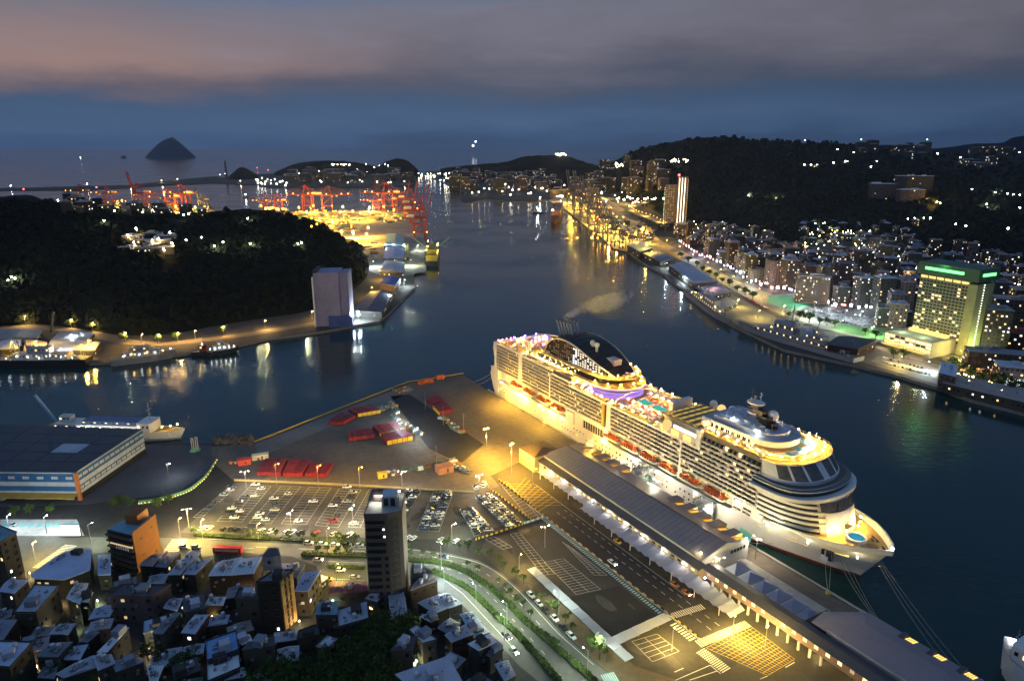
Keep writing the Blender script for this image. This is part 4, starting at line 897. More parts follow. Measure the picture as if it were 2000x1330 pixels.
# ---------------------------------------------------------------- lamp posts
def lamp_meshes(key, h, col, s, arm=1.6, heads=1, hr=.42, post=None):
    m = MB(); m.tube((0, 0, 0), (0, 0, h), .17, .09, 6)
    hd = []
    for k in range(heads):
        d = 1 if k == 0 else -1; m.tube((0, 0, h - .1), (d * arm, 0, h + .25), .08); hd.append((d * arm, 0, h + .1))
    b_ = MB()
    for p in hd: b_.ball(p, hr, seg=6, rings=4, sq=(1.2, .8, .45))
    return m.mesh(key + '_post', post or steel), b_.mesh(key + '_head', emit(key + '_glow', col, s, False)), hd
LAMPK = {'sodium': lamp_meshes('sodium', 12, SODIUM, 60, 1.8, 1, .32), 'mast': lamp_meshes('mast', 18, SODIUM, 90, 1.0, 2, .6), 'white': lamp_meshes('white_lamp', 11, WHITE, 60, 1.8, 2, .28), 'green': lamp_meshes('street', 10, GREENW, 60, 2.0, 1, .28), 'cool': lamp_meshes('cool', 9, COOL, 60, 1.4, 1, .30), 'yellow': lamp_meshes('yellow_lamp', 9, (1, .70, .16), 60, 1.4, 1, .28), 'far': lamp_meshes('far_lamp', 9, (1, .58, .16), 70, 1.0, 1, .5), 'pole': lamp_meshes('dead', 13, (.3, .3, .3), .02, 1.2, 2, .35)}
LCOL = {'sodium': SODIUM, 'mast': SODIUM, 'white': WHITE, 'green': GREENW, 'cool': COOL, 'yellow': (1, .70, .16), 'far': (1, .58, .16), 'pole': WHITE}
def lamp(p, kind, power, label, group=None, rz=0, dz=0, rad_=.5):
    pm, hm, hd = LAMPK[kind]; o = empty('lamp_post', p, rz, label, 'street lamp', group); put('post', pm, o); put('lamp_head', hm, o)
    if power: plight(o, (sum(h[0] for h in hd) / len(hd), 0, hd[0][2] - 1.0 + dz), power, LCOL[kind], rad_)
    return o
lamp(G(950, 892), 'mast', 42000, 'tall twin-headed yellow floodlight mast on the open wharf', rz=.4, dz=-4)
lamp(G(999, 925), 'mast', 60000, 'tall yellow floodlight mast by the porch block, brightest on the wharf', rz=1, dz=-4)
lamp(G(1040, 955), 'sodium', 6000, 'yellow lamp post at the start of the white canopy')
lamp(G(330, 935), 'cool', 1300, 'added white lamp in the grey yard to light the blue warehouse wall')  # extra lamp, added so the warehouse side wall reads blue under the sodium light
lamp(G(906, 845), 'pole', 0, 'unlit tall lamp pole on the open wharf right of the red stacks')
lamp(G(831, 800), 'pole', 0, 'unlit tall lamp pole behind the far red stack')
lamp(G(866, 830), 'pole', 0, 'unlit tall lamp pole in front of the far red stack')
lamp(G(776, 830), 'cool', 5200, 'white-green lamp post among the junk between the red stacks')
lamp(G(812, 862), 'cool', 3800, 'white-green lamp post at the end of the junk row')
lamp(G(853, 912), 'pole', 0, 'unlit thin pole beside the site huts')
for k, x in enumerate((140, 168, 196, 232)):
    lamp(SW(x, -31.4, 2.5), 'white' if k else 'sodium', 5200 if k else 10000, f'quay lamp behind the terminal, {ordn(k + 1)} from the stern end', 'quay lamps behind the terminal', SHIP_ANG)
lamp(SW(260, -31, 2.5), 'white', 5000, 'quay lamp at the corner of the terminal gable', rz=SHIP_ANG)
lamp(SW(262, -57, 2.5), 'white', 1500, 'lamp over the flat canopy beside the terminal gable')
for k, (u, v) in enumerate(((1010, 800), (1060, 832), (975, 790))): lamp(G(u, v), 'sodium', 17000, f'yellow lamp at the hull of the ship stern, {ordn(k + 1)} in the row', 'lamps at the ship stern')
for k in range(10):
    p = SW(150 + k * 12.6, -66.6, 8.1); m = MB(); m.ball((0, 0, 0), .34); o = m.build('wall_lamp', emit('wall_lamp_glow', (1, .86, .66), 70, True)); o.location = p
    tag(o, f'small white wall lamp above the folded canopy, {ordn(k + 1)} from the porch', 'wall lamp', 'wall lamps above the canopy'); plight(o, (0, -1.6, .6), 190, (1, .88, .72), .3)
for k, p in enumerate((SW(254.5, -60.4, 12.6), SW(256.5, -34, 12.0))):
    m = MB(); m.box((0, 0, .2), (.6, .6, .5)); o = m.build('roof_floodlight', emit('roof_flood', (1, .72, .35), 40)); o.location = p; tag(o, ('floodlight on the near roof corner of the terminal gable', 'floodlight on the ship-side roof corner of the terminal gable')[k], 'floodlight'); plight(o, (-1.2, 1.0 if k == 0 else -1.5, 1.3), 260, (1, .66, .3), .2)
# ---------------------------------------------------------------- stacks of red flat racks, junk, huts
rack_red = mat('rack_red', (.22, .014, .020), .5, var=.3, scale=.3); rack_yellow = mat('rack_yellow', (.60, .40, .04), .6, var=.2)
def red_stack(c4, n, h, label, ends=True):
    P = [G(u, v) for u, v in c4]; cx = sum((p for p in P), Vector()) / 4; o = empty('rack_stack', (cx.x, cx.y, 2.5), 0, label, 'steel racks', 'red steel rack stacks on the wharf')
    for k in range(n):
        t0, t1 = k / n + .01, (k + 1) / n - .01; q = [P[0].lerp(P[1], t0), P[0].lerp(P[1], t1), P[3].lerp(P[2], t1), P[3].lerp(P[2], t0)]
        m = MB(); m.prism([(p.x - cx.x, p.y - cx.y) for p in q], .3, h + .25 * (k % 2), 0)
        for t in (.2, .4, .6, .8): a, c = q[0].lerp(q[3], t), q[1].lerp(q[2], t); m.bar((a.x - cx.x, a.y - cx.y, h + .3), (c.x - cx.x, c.y - cx.y, h + .3), .25, .16, 1)
        m.build('rack', [rack_red, mat('rack_rib', (.12, .010, .012), .6)], o)
        if ends:
            m = MB(); a, c = q[0], q[1]; m.bar((a.x - cx.x, a.y - cx.y, h * .55), (c.x - cx.x, c.y - cx.y, h * .55), .4, h * .9); m.build('rack_end', rack_yellow, o)
red_stack([(699, 815), (744, 807), (722, 797), (680, 805)], 5, 2.6, 'red rack stack with yellow ends, farthest left of the lit pair')
red_stack([(641, 829), (672, 831), (694, 818), (664, 810)], 4, 2.2, 'dim red rack stack without yellow ends near the pier edge', False)
red_stack([(681, 862), (733, 856), (722, 842), (679, 848)], 6, 2.4, 'dark red rack stack left in the middle group', False)
red_stack([(742, 854), (790, 843), (775, 832), (728, 838)], 5, 2.8, 'brightest red rack stack at the back of the middle group')
red_stack([(756, 870), (806, 860), (790, 846), (743, 856)], 5, 3.0, 'red rack stack at the front of the middle group')
red_stack([(833, 785), (845, 797), (868, 786), (852, 776)], 3, 2.8, 'small red rack stack far back by the dark lane', False)
red_stack([(846, 799), (858, 812), (884, 806), (868, 788)], 3, 2.8, 'small red rack stack with yellow ends by the dark lane')
red_stack([(502, 929), (549, 931), (562, 903), (519, 902)], 4, 2.4, 'red roofed rack stack behind the fence, leftmost of three', False)
red_stack([(553, 931), (592, 932), (610, 905), (566, 903)], 4, 2.4, 'red roofed rack stack behind the fence, middle of three', False)
red_stack([(596, 932), (637, 934), (652, 912), (608, 911)], 4, 2.4, 'red roofed rack stack behind the fence, rightmost of three', False)
def junk(boxes, n, label, size=1.6):
    m = MB()
    for _ in range(n):
        u0, v0, u1, v1, sl = R.choice(boxes); t = R.random(); p = G(lerp(u0, u1, t) + R.uniform(-sl, sl), lerp(v0, v1, t) + R.uniform(-2, 2)); s = R.uniform(.4, 1.4) * size
        m.box((p.x, p.y, 2.5), (s * R.uniform(.5, 2.4), s * R.uniform(.5, 1.4), s * R.uniform(.3, 1.1)), R.uniform(0, 3), m=R.randrange(5), base=True)
    tag(m.build('scrap_heap', [mat('junk_green', (.10, .16, .10), .8), mat('junk_rust', (.26, .10, .03), .8), white_paint, mat('junk_blue', (.10, .16, .24), .6), mat('junk_ochre', (.33, .24, .08), .8)]), label, 'scrap', kind='stuff')
junk([(745, 800, 765, 790, 8), (770, 815, 822, 850, 6), (765, 785, 770, 815, 6)], 230, 'long heap of mixed scrap and gear between the red stacks')
junk([(775, 765, 800, 760, 6)], 50, 'pile of pale gear near the pier edge'); junk([(862, 815, 900, 845, 5)], 50, 'scattered gear beside the far red stacks')
junk([(740, 930, 840, 912, 4), (850, 905, 905, 915, 6), (880, 900, 915, 925, 5)], 200, 'cluttered gear around the site huts by the fence'); junk([(455, 905, 520, 893, 6)], 60, 'gear and trucks at the wharf gate')
for k, (u, v, w, d, h, col, lb) in enumerate(((868, 921, 9, 6, 4, (.42, .20, .11), 'small salmon-walled hut with brown roof by the fence'), (509, 896, 9, 3.2, 3.2, (.5, .5, .45), 'white lorry box at the wharf gate'), (478, 906, 7, 4, 3.4, (.45, .05, .04), 'small red-roofed gate hut'), (835, 747, 9, 3, 3, (.42, .10, .03), 'orange container near the pier tip'), (860, 740, 6, 3, 3, (.50, .13, .03), 'second orange container near the pier tip'), (822, 750, 5, 3, 2.6, (.40, .09, .03), 'low orange-brown box at the pier tip'), (747, 932, 5, 3, 3, (.65, .45, .04), 'yellow excavator body by the fence'))):
    p = G(u, v); o = empty('site_hut', p, .35 if k else .5, lb, 'hut'); m = MB(); m.box((0, 0, 0), (w, d, h), base=True); m.build('wall', mat(f'hut{k}', col, .7, var=.2), o)
    m = MB(); m.add([(-w / 2 - .3, -d / 2 - .3, h), (w / 2 + .3, -d / 2 - .3, h), (w / 2 + .3, d / 2 + .3, h), (-w / 2 - .3, d / 2 + .3, h), (-w / 2, 0, h + .7), (w / 2, 0, h + .7)], ((0, 1, 5, 4), (2, 3, 4, 5), (1, 2, 5), (3, 0, 4))); m.build('roof', mat(f'hutr{k}', tuple(x * .8 for x in col), .6), o)
    m = MB(); m.box((w * .1, -d / 2 - .05, h * .45), (1, .1, h * .6)); m.build('door', dark_steel, o)
# rubble mound
m = MB()
for k in range(70):
    p = G(R.uniform(418, 492), R.uniform(852, 868)); m.ball((p.x, p.y, 2.2 + R.random()), R.uniform(1, 2.6), seg=5, rings=3)
tag(m.build('rubble_mound', mat('rubble', (.10, .08, .065), .9)), 'rounded mound of dark rubble at the quay corner', 'rubble', kind='stuff')
for k, (u, v) in enumerate(((378, 882), (386, 880))):
    o = empty('loading_mast', G(u, v), 0, f"{('green-based', 'brown')[k]} lifting mast on the grey yard by the ferry", 'lifting gear'); m = MB(); m.box((0, 0, 0), (3.2, 2.2, 1.4), base=True); m.build('base', mat('mast_green', (.10, .35, .22), .6), o); m = MB(); m.bar((-.6, 0, 1.4), (-.6, 0, 9), .4); m.bar((.6, 0, 1.4), (.6, 0, 9), .4); m.bar((-.6, 0, 8.8), (.6, 0, 8.8), .4); m.build('mast', wall_grey, o)
# ================================================================ STREETS, CAR PARKS, CARS, TREES
Z6 = lambda x, y: (800 + x / 4.433, 1030 + y / 4.433)
Z2 = lambda x, y: (350 + x / 3.994, 900 + y / 3.994)
Z3 = lambda x, y: (750 + x / 3.994, 850 + y / 3.994)
Z7 = lambda x, y: (1200 + x / 4.433, 1030 + y / 4.433)
Z1 = lambda x, y: (x / 4.433, 900 + y / 4.433)
sheet('road', [(-120, 1046), (0, 1044), (140, 1048), (330, 1050), (480, 1058), (700, 1066), (800, 1070), (870, 1079), (935, 1094), (980, 1119), (1017, 1151), (1050, 1186), (1095, 1234), (1140, 1274), (1170, 1300), (1230, 1345), (1500, 1345), (1500, 1400), (1130, 1400), (1058, 1335), (1015, 1300), (980, 1263), (950, 1230), (925, 1203), (905, 1183), (875, 1163), (853, 1153), (800, 1143), (700, 1139), (630, 1144), (618, 1105), (570, 1086), (470, 1079), (330, 1092), (205, 1078), (110, 1090), (60, 1118), (30, 1165), (-120, 1190)], 2.52, mat('street_asphalt', (.095, .095, .085), .75, var=.25, scale=.06), 'wide curving asphalt street at the foot of the town')
sheet('pavement', [(1030, 1140), (1060, 1150), (1200, 1265), (1240, 1300), (1330, 1330), (1215, 1335), (1150, 1280), (1095, 1228), (1052, 1184)], 2.524, mat('verge', (.11, .085, .05), .9, var=.35, scale=.2), 'brown planted verge between the curving street and the white walkway')
sheet('car_park', [(-120, 1012), (0, 1014), (150, 1014), (165, 1046), (0, 1046), (-120, 1048)], 2.528, concrete_pale, 'brightly lit pale parking strip with green stripes at the left edge')
mk = MB()
def line(mb, a, c, w=.22, z=2.56): mb.strip([G(*a), G(*c)], w, z)
def pline(mb, pts, w=.22, z=2.56):
    P = [G(*p) for p in pts]; Q_ = [catmull(P, k / 40) for k in range(41)]; mb.strip(Q_, w, z)
def dashed(mb, pts, w=.22, on=3, off=5, z=2.56):
    P = [G(*p) for p in pts]; L_ = sum((a - b).length for a, b in zip(P, P[1:])); n = int(L_ / (on + off)); f = on / (on + off)
    for k in range(n):
        mb.strip([catmull(P, k / n), catmull(P, (k + f * .5) / n), catmull(P, (k + f) / n)], w, z)
road1_r = [(700, 1068), (800, 1071), (868, 1081), (935, 1096), (980, 1121), (1017, 1153), (1048, 1186), (1093, 1233), (1138, 1273), (1165, 1296)]
pline(mk, [(700, 1070), (800, 1073), (866, 1083), (932, 1098), (976, 1122), (1014, 1155), (1045, 1188), (1090, 1236), (1135, 1276), (1160, 1298)])
dashed(mk, [(500, 1068), (700, 1076), (800, 1081), (860, 1090), (925, 1108), (968, 1133), (1003, 1165), (1036, 1200), (1078, 1245), (1120, 1285), (1150, 1312)])
pline(mk, [(845, 1098), (880, 1105), (912, 1116), (948, 1139), (982, 1168), (1016, 1200), (1050, 1230), (1100, 1275), (1145, 1316)], .18)
dashed(mk, [(812, 1100), (850, 1106), (895, 1117), (935, 1142), (965, 1170), (1000, 1208), (1035, 1245), (1075, 1290)], .18, 2, 4)
for k in range(7): dashed(mk, [(340 + k, 1062 + k * 3.2), (560, 1071 + k * 2.0)], .2, 3, 6) if k in (1, 4) else None
for a, c in (((385, 1052), (700, 1062)), ((640, 1096), (712, 1099)), ((645, 1130), (712, 1133)), ((870, 1134), (905, 1160)), ((905, 1160), (1000, 1262))): line(mk, a, c, .2)
tag(mk.build('road_marking', line_paint), 'white lane lines of the curving street', kind='structure')
def crosswalk(a, c, n, half, label, mm=line_paint, w=.55):
    m = MB(); A_, C_ = (G(*a) if len(a) == 2 else Vector(a)), (G(*c) if len(c) == 2 else Vector(c)); d = (C_ - A_).normalized(); nrm = Vector((-d.y, d.x, 0))
    for k in range(n):
        p = A_.lerp(C_, (k + .5) / n); m.strip([p - nrm * half, p + nrm * half], w * (C_ - A_).length / n, 2.57)
    tag(m.build('crosswalk', mm), label, kind='structure')
teal_paint = mat('teal_paint', (.16, .42, .42), .7, var=.15)
crosswalk(Q(181, -92.6), Q(268, -92.8), 62, .9, 'long teal-striped walkway across the empty car park', mat('pale_teal', (.34, .55, .55), .7))
crosswalk(Q(268.5, -92), Q(271, -75), 18, 1.6, 'white zebra crossing from the walkway to the terminal')
crosswalk(Q(272, -93), Q(283, -93), 8, 1.6, 'short striped crossing beside the walkway end')
crosswalk(Z7(720, 1010), Z7(1160, 830), 26, 1.9, 'yellow-lit zebra crossing above the hatched box')
crosswalk(Z7(740, 1060), Z7(975, 1240), 14, 2.2, 'yellow-lit zebra crossing left of the hatched box')
crosswalk((333, 1078), (352, 1052), 7, 3.6, 'zebra crossing lit yellow at the car park corner'); crosswalk((75, 1110), (140, 1064), 16, 3.2, 'long zebra crossing at the left junction')
crosswalk(Z6(1680, 1330), Z6(1800, 1300), 7, 3, 'teal and white crossing at the bottom edge', mat('pale_teal', (.34, .55, .55)))
# hatched yellow box and diamonds
m = MB(); c4 = [G(*Z7(*p)) for p in ((795, 1040), (1170, 845), (1560, 1140), (1330, 1280))]; c4b = [c4[0], c4[1], c4[2], c4[3]]
for k in range(13):
    t = k / 12; m.strip([c4[0].lerp(c4[1], t), c4[3].lerp(c4[2], t)], .13, 2.57); m.strip([c4[0].lerp(c4[3], t), c4[1].lerp(c4[2], t)], .13, 2.575)
for k in range(9):
    t = k / 8; m.strip([SW(150 + 26 * t, -76, 0), SW(140 + 28 * t, -90, 0)], .2, 2.57); m.strip([SW(140 + 30 * t, -76, 0), SW(150 + 24 * t, -90, 0)], .2, 2.575)
tag(m.build('road_marking', yellow_paint), 'yellow criss-cross hatching on the forecourt', kind='structure')
m = MB()
for y in (-78.5, -83, -90.5): 
    for k in range(22): m.strip([SW(180 + k * 5, y), SW(182.5 + k * 5, y)], .2, 2.57)
m.strip([SW(165, -90.8), SW(285, -90.2)], .25, 2.565); m.strip([SW(165, -91.4), SW(285, -90.8)], .25, 2.565); m.strip([SW(150, -76.2), SW(262, -76.2)], .2, 2.565)
for a, c in ((Z7(530, 1320), Z7(830, 1190)), (Z7(650, 1320), Z7(890, 1240)), (Z7(830, 1190), Z7(920, 1265)), (Z7(520, 1250), Z7(600, 1215)), (Z7(1260, 1310), Z7(1325, 1285)), (Z7(1480, 1210), Z7(1560, 1165))): line(m, a, c, .3)
tag(m.build('road_marking', line_paint), 'white lane dashes on the terminal road', kind='structure')
# ---- parking bays
def bays(c4, n, label, mid=True, cols=2):
    P = [G(*p) for p in c4]; m = MB()                      # TL TR BR BL
    for k in range(n + 1):
        t = k / n; m.strip([P[0].lerp(P[3], t), P[1].lerp(P[2], t)], .13, 2.56)
    for j in range(cols + 1):
        t = j / cols
        if j in (0, cols) and False: continue
        m.strip([P[0].lerp(P[1], t), P[3].lerp(P[2], t)], .13, 2.564)
    tag(m.build('parking_bay', line_paint), label, kind='structure'); return P
LOT = {}
for key, z, c4, n, lb in (('B', Z2, [(560, 190), (715, 198), (490, 475), (295, 470)], 14, 'second'), ('C', Z2, [(790, 200), (950, 200), (715, 490), (545, 485)], 14, 'third'), ('D', Z2, [(1015, 205), (1185, 210), (990, 495), (795, 490)], 14, 'fourth'), ('E', Z2, [(1250, 215), (1420, 225), (1240, 520), (1060, 500)], 14, 'fifth'), ('F', Z2, [(1480, 225), (1640, 230), (1500, 525), (1320, 515)], 14, 'sixth')):
    LOT[key] = bays([z(*p) for p in c4], n, f'white bay lines of the {lb} double row in the lit car park')
bays([Z2(*p) for p in ((400, 195), (450, 200), (180, 440), (110, 440))], 14, 'white bay lines along the left fence of the lit car park', cols=1)
for c4, n, lb in (([(985, 770), (1060, 760), (1330, 1080), (1240, 1090)], 16, 'white bay lines of the empty forecourt, upper block'), ([(1250, 990), (1400, 960), (1690, 1200), (1500, 1240)], 14, 'white bay lines of the empty forecourt, lower block'), ([(1390, 830), (1470, 880), (1740, 1090), (1640, 1090)], 12, 'white bay lines beside the teal walkway'), ([(790, 810), (860, 790), (1000, 870), (930, 890)], 4, 'few white bays near the barriers')):
    bays([Z3(*p) for p in c4], n, lb)
bays([Z7(*p) for p in ((150, 985), (370, 920), (560, 1070), (330, 1160))], 5, 'white bay lines in the small yellow-lit lot', cols=2)
bays([Z3(*p) for p in ((900, 370), (960, 360), (1210, 640), (1150, 670))], 14, 'bay lines in the yellow-lit lane beside the barriers', cols=1)
# ---- cars
def car_meshes():
    sec = [(-2.25, .50, .62, .70), (-2.2, .45, .95, .80), (-1.55, .40, 1.0, .88), (1.0, .40, .98, .90), (1.9, .40, .86, .86), (2.22, .45, .70, .74)]
    b_ = MB(); rows = []
    for x, z0, z1, w in sec: rows.append([(x, -w, z0), (x, -w, z1 * .8), (x, -w * .92, z1), (x, w * .92, z1), (x, w, z1 * .8), (x, w, z0)])
    b_.grid(rows[::-1]); b_.add(rows[0], ((0, 1, 2, 3, 4, 5),)); b_.add(rows[-1], ((5, 4, 3, 2, 1, 0),))
    roof = [(-1.5, .70, 1.40), (-.9, .68, 1.46), (.1, .66, 1.44)]
    b_.grid([[(x, -w, z), (x, w, z)] for x, w, z in roof])
    g = MB(); lo = [(-2.05, .80, .99), (1.05, .80, .99)]; hi = [(-1.5, .70, 1.40), (.1, .66, 1.44)]
    P = [(lo[0][0], -lo[0][1], .98), (lo[1][0], -lo[1][1], .97), (lo[1][0], lo[1][1], .97), (lo[0][0], lo[0][1], .98), (hi[0][0], -.70, 1.395), (hi[1][0], -.66, 1.435), (hi[1][0], .66, 1.435), (hi[0][0], .70, 1.395)]
    g.add(P, ((0, 1, 5, 4), (1, 2, 6, 5), (2, 3, 7, 6), (3, 0, 4, 7)))
    w = MB(); w.tube((0, -.1, 0), (0, .1, 0), .32, n=8)
    return b_, g.mesh('cabin_glass', glass_dark), w.mesh('wheel', mat('tyre', (.012, .012, .012), .8))
_cb, CAR_G, CAR_W = car_meshes()
CARC = {}
for cn, c in (('white', (.72, .73, .74)), ('silver', (.40, .41, .42)), ('black', (.012, .012, .014)), ('dark grey', (.05, .052, .055)), ('dark blue', (.02, .045, .12)), ('red', (.35, .02, .02)), ('yellow', (.65, .36, .02)), ('orange', (.55, .16, .02))):
    CARC[cn] = _cb.mesh('car_body', mat('car_' + cn.replace(' ', '_'), c, .28, var=.0, spec=.6))
NCAR = 0
def car(p, rz, col, label, group='parked cars', wheels=True, name='car'):
    o = empty(name, (p.x, p.y, 2.55), rz, label, 'car', group); put('body', CARC[col], o); put('cabin_glass', CAR_G, o); o.scale = (R.uniform(.9, 1.08), 1, R.choice((.95, 1, 1.1, 1.3)))
    if wheels:
        for x in (-1.35, 1.35):
            for y in (-.82, .82): put('wheel', CAR_W, o, (x, y, .33))
    return o
def heading(a, c): a = G(*a); c = G(*c); return math.atan2(c.y - a.y, c.x - a.x)
PAL = ['white'] * 5 + ['silver'] * 4 + ['black'] * 4 + ['dark grey'] * 4 + ['dark blue'] * 2
main = [(595, 190, 'white'), (640, 222, 'white'), (505, 285, 'dark blue'), (590, 280, 'silver'), (470, 325, 'dark grey'), (410, 375, 'white'), (375, 415, 'black'), (475, 398, 'white'), (430, 450, 'white'), (345, 272, 'silver'), (275, 340, 'black'), (230, 380, 'dark blue'), (400, 235, 'white'), (395, 208, 'dark grey'), (850, 265, 'white'), (740, 298, 'white'), (755, 350, 'dark blue'), (745, 390, 'silver'), (630, 420, 'white'), (612, 447, 'white'), (672, 465, 'white'), (1045, 322, 'white'), (930, 475, 'white'), (1310, 212, 'white'), (1355, 252, 'silver'), (1238, 300, 'dark grey'), (1340, 283, 'black'), (1305, 322, 'silver'), (1200, 355, 'white'), (1228, 435, 'dark grey'), (1205, 475, 'red'), (1360, 495, 'white')]
cnt = {}
for x, y, c in sorted(main): 
    cnt[c] = cnt.get(c, 0) + 1; car(G(*Z2(x, y)), rad(4) + R.choice((0, math.pi)), c, f'{c} car in the lit car park, {ordn(cnt[c])} {c} one from the left', 'cars in the lit car park')
for i, (x, c) in enumerate(((185, 'white'), (240, 'white'), (350, 'black'), (392, 'dark grey'), (447, 'black'), (500, 'dark grey'), (640, 'white'), (720, 'white'), (835, 'white'), (882, 'white'), (940, 'dark grey'), (1070, 'red'), (1205, 'silver'), (1330, 'white'))):
    car(G(*Z2(x, 530 + (x - 185) * .048)), rad(66), c, f'{c} car nosed up to the street hedge, {ordn(i + 1)} from the left', 'cars along the street hedge')
for i, (x, y, c) in enumerate(((1010, 650, 'white'), (1120, 657, 'white'), (1215, 660, 'white'), (1310, 665, 'black'), (1405, 665, 'silver'))):
    car(G(*Z2(x, y)), rad(-3), c, f'{c} car parked on the street left of the brown tower, {ordn(i + 1)} from the left', 'cars parked on the street')
def fill(c4, n, cols, rz, lot, prob=1.0, bay=True):
    P = bays(c4, n, f'white bay lines of the {lot}', cols=cols) if bay else [G(*p) for p in c4]
    for j in range(cols):
        i = 0
        for k in range(n):
            if R.random() > prob: continue
            i += 1; u = (j + .5) / cols; p = P[0].lerp(P[1], u).lerp(P[3].lerp(P[2], u), (k + .5) / n); c = R.choice(PAL)
            car(p, rz, c, f"{c} car, {ordn(i)} down the {('left', 'right')[j]} file of the {lot}", 'cars in the packed rows')
fill([Z2(*p) for p in ((1770, 225), (1890, 235), (1690, 520), (1610, 500))], 11, 2, rad(4), 'packed row beside the tower', .95)
fill([Z3(*p) for p in ((385, 440), (540, 445), (430, 750), (258, 742))], 13, 2, rad(4), 'packed middle row', .88)
fill([Z3(*p) for p in ((598, 590), (690, 568), (862, 745), (705, 785))], 10, 2, rad(10), 'slanting row by the barriers')
fill([Z3(*p) for p in ((712, 490), (842, 463), (1092, 690), (958, 722))], 14, 2, rad(10), 'slanting row lit yellow')
fill([Z3(*p) for p in ((690, 395), (800, 365), (815, 400), (705, 432))], 2, 2, rad(70), 'small cluster under the white lamp'); 
for i, (x, c) in enumerate(((185, 'white'), (230, 'white'), (440, 'white'), (562, 'white'), (655, 'dark grey'))): car(G(*Z3(x, 805 + (x - 185) * .07)), rad(60), c, f'{c} car at the lower edge of the packed car park, {ordn(i + 1)} from the tower', 'cars at the lower lot edge')
for i, (x, y, c) in enumerate(((1050, 590, 'white'), (1120, 665, 'white'), (1180, 728, 'black'), (1257, 800, 'white'), (1330, 872, 'black'), (1400, 945, 'white'))):
    car(G(*Z6(x, y)), heading(Z6(1050, 590), Z6(1400, 945)), c, f'{c} car parked along the curving street under the trees, {ordn(i + 1)} from the top', 'cars along the curving street')
for x, y, c, z, a, lb in ((1800, 130, 'yellow', Z6, (Z6(1700, 60), Z6(1900, 200)), 'yellow taxi on the dark road below the canopy'), (1755, 312, 'white', Z6, (Z6(1700, 60), Z6(1900, 200)), 'white car with headlights on by the teal walkway'), (520, 500, 'orange', Z7, (Z6(1700, 60), Z6(1900, 200)), 'orange taxi on the dark road, upper of two'), (622, 572, 'orange', Z7, (Z6(1700, 60), Z6(1900, 200)), 'orange taxi with lamps on, lower of two'), (1550, 580, 'white', Z7, (Z7(1300, 440), Z7(1700, 680)), 'white van on the quay beside the dashed barrier'), (1190, 335, 'white', Z7, (Z7(1300, 440), Z7(1700, 680)), 'white car at the terminal gable corner'), (290, 258, 'dark blue', Z6, (Z6(0, 230), Z6(400, 270)), 'dark blue car with red tail lights on the curving street'), (1160, 930, 'yellow', Z2, (Z2(900, 940), Z2(1400, 940)), 'yellow-green taxi on the street left of the tower'), (1260, 862, 'white', Z2, (Z2(900, 940), Z2(1400, 940)), 'white moving car left of the tower'), (1370, 912, 'silver', Z2, (Z2(900, 940), Z2(1400, 940)), 'silver moving car beside the dark red roof'), (1085, 778, 'silver', Z2, (Z2(900, 940), Z2(1400, 950)), 'silver car with red tail lights behind the beige building'), (40, 682, 'white', Z2, (Z2(0, 680), Z2(200, 690)), 'white car at the yellow junction, left one'), (135, 684, 'silver', Z2, (Z2(0, 680), Z2(200, 690)), 'silver car at the yellow junction, right one'), (840, 945, 'dark grey', Z6, (Z6(700, 830), Z6(900, 1010)), 'grey car with bright lamps on the lowest lane'), (905, 1075, 'white', Z6, (Z6(700, 830), Z6(1000, 1180)), 'white car with bright lamps lower on the lowest lane'), (115, 560, 'silver', Z1, (Z1(80, 540), Z1(180, 560)), 'silver car on the green-striped parking strip'), (20, 340, 'white', Z1, (Z1(0, 330), Z1(60, 345)), 'white van at the blue warehouse dock')):
    o = car(G(*z(x, y)), heading(*a), c, lb, 'cars on the move'); 
    if 'lamp' in lb or 'light' in lb:
        for s in (-.6, .6): m = MB(); m.ball((2.25, s, .7), .16, seg=5, rings=3); m.build('headlight', emit('headlight', (1, .95, .85), 40), o)
        for s in (-.6, .6): m = MB(); m.box((-2.27, s, .8), (.06, .3, .18)); m.build('tail_light', lit_red, o)
# the red bus
o = empty('bus', G(446, 1079), rad(-4), 'long red bus with pale side band on the yellow-lit street', 'bus'); m = MB(); m.box((0, 0, .4), (13, 2.6, 2.7), base=True); m.build('body', mat('bus_red', (.42, .02, .02), .4), o)
m = MB(); m.box((0, -1.33, 1.9), (11, .06, .9)); m.build('window_band', mat('bus_band', (.5, .5, .48), .3), o)
for x in (-4.4, -3.2, 4.2):
    for s in (-1.2, 1.2): put('wheel', CAR_W, o, (x, s, .45), scale=(1.5, 1.5, 1.5))
# ---- trees
leaf = mat('leaves', (.050, .085, .020), .7, var=.5, scale=.5, spec=.2); bark = mat('bark', (.06, .045, .03), .9); leaf_dark = mat('leaves_dark', (.048, .088, .020), .8, var=.55, scale=.3, spec=.15)
def crown_mesh(seed, n, rx, rz_, size, mm):
    r = random.Random(seed); m = MB(); cl = [Vector((r.gauss(0, .45) * rx, r.gauss(0, .45) * rx, r.uniform(-.7, .8) * rz_)) for _ in range(max(5, n // 26))]
    for _ in range(n):
        c = r.choice(cl); p = c + Vector((r.gauss(0, 1), r.gauss(0, 1), r.gauss(0, .8))) * rx * .24
        a = Vector((r.gauss(0, 1), r.gauss(0, 1), r.gauss(0, .6))).normalized(); b_ = a.orthogonal().normalized(); s = size * r.uniform(.5, 1.2)
        c2 = a.cross(b_); t = r.uniform(0, 6); u_ = b_ * math.cos(t) + c2 * math.sin(t); w = a.cross(u_)
        m.quad(p - u_ * s - w * s * .6, p + u_ * s - w * s * .6, p + u_ * s * .8 + w * s * .6, p - u_ * s * .8 + w * s * .6)
    return m.mesh('crown', mm)
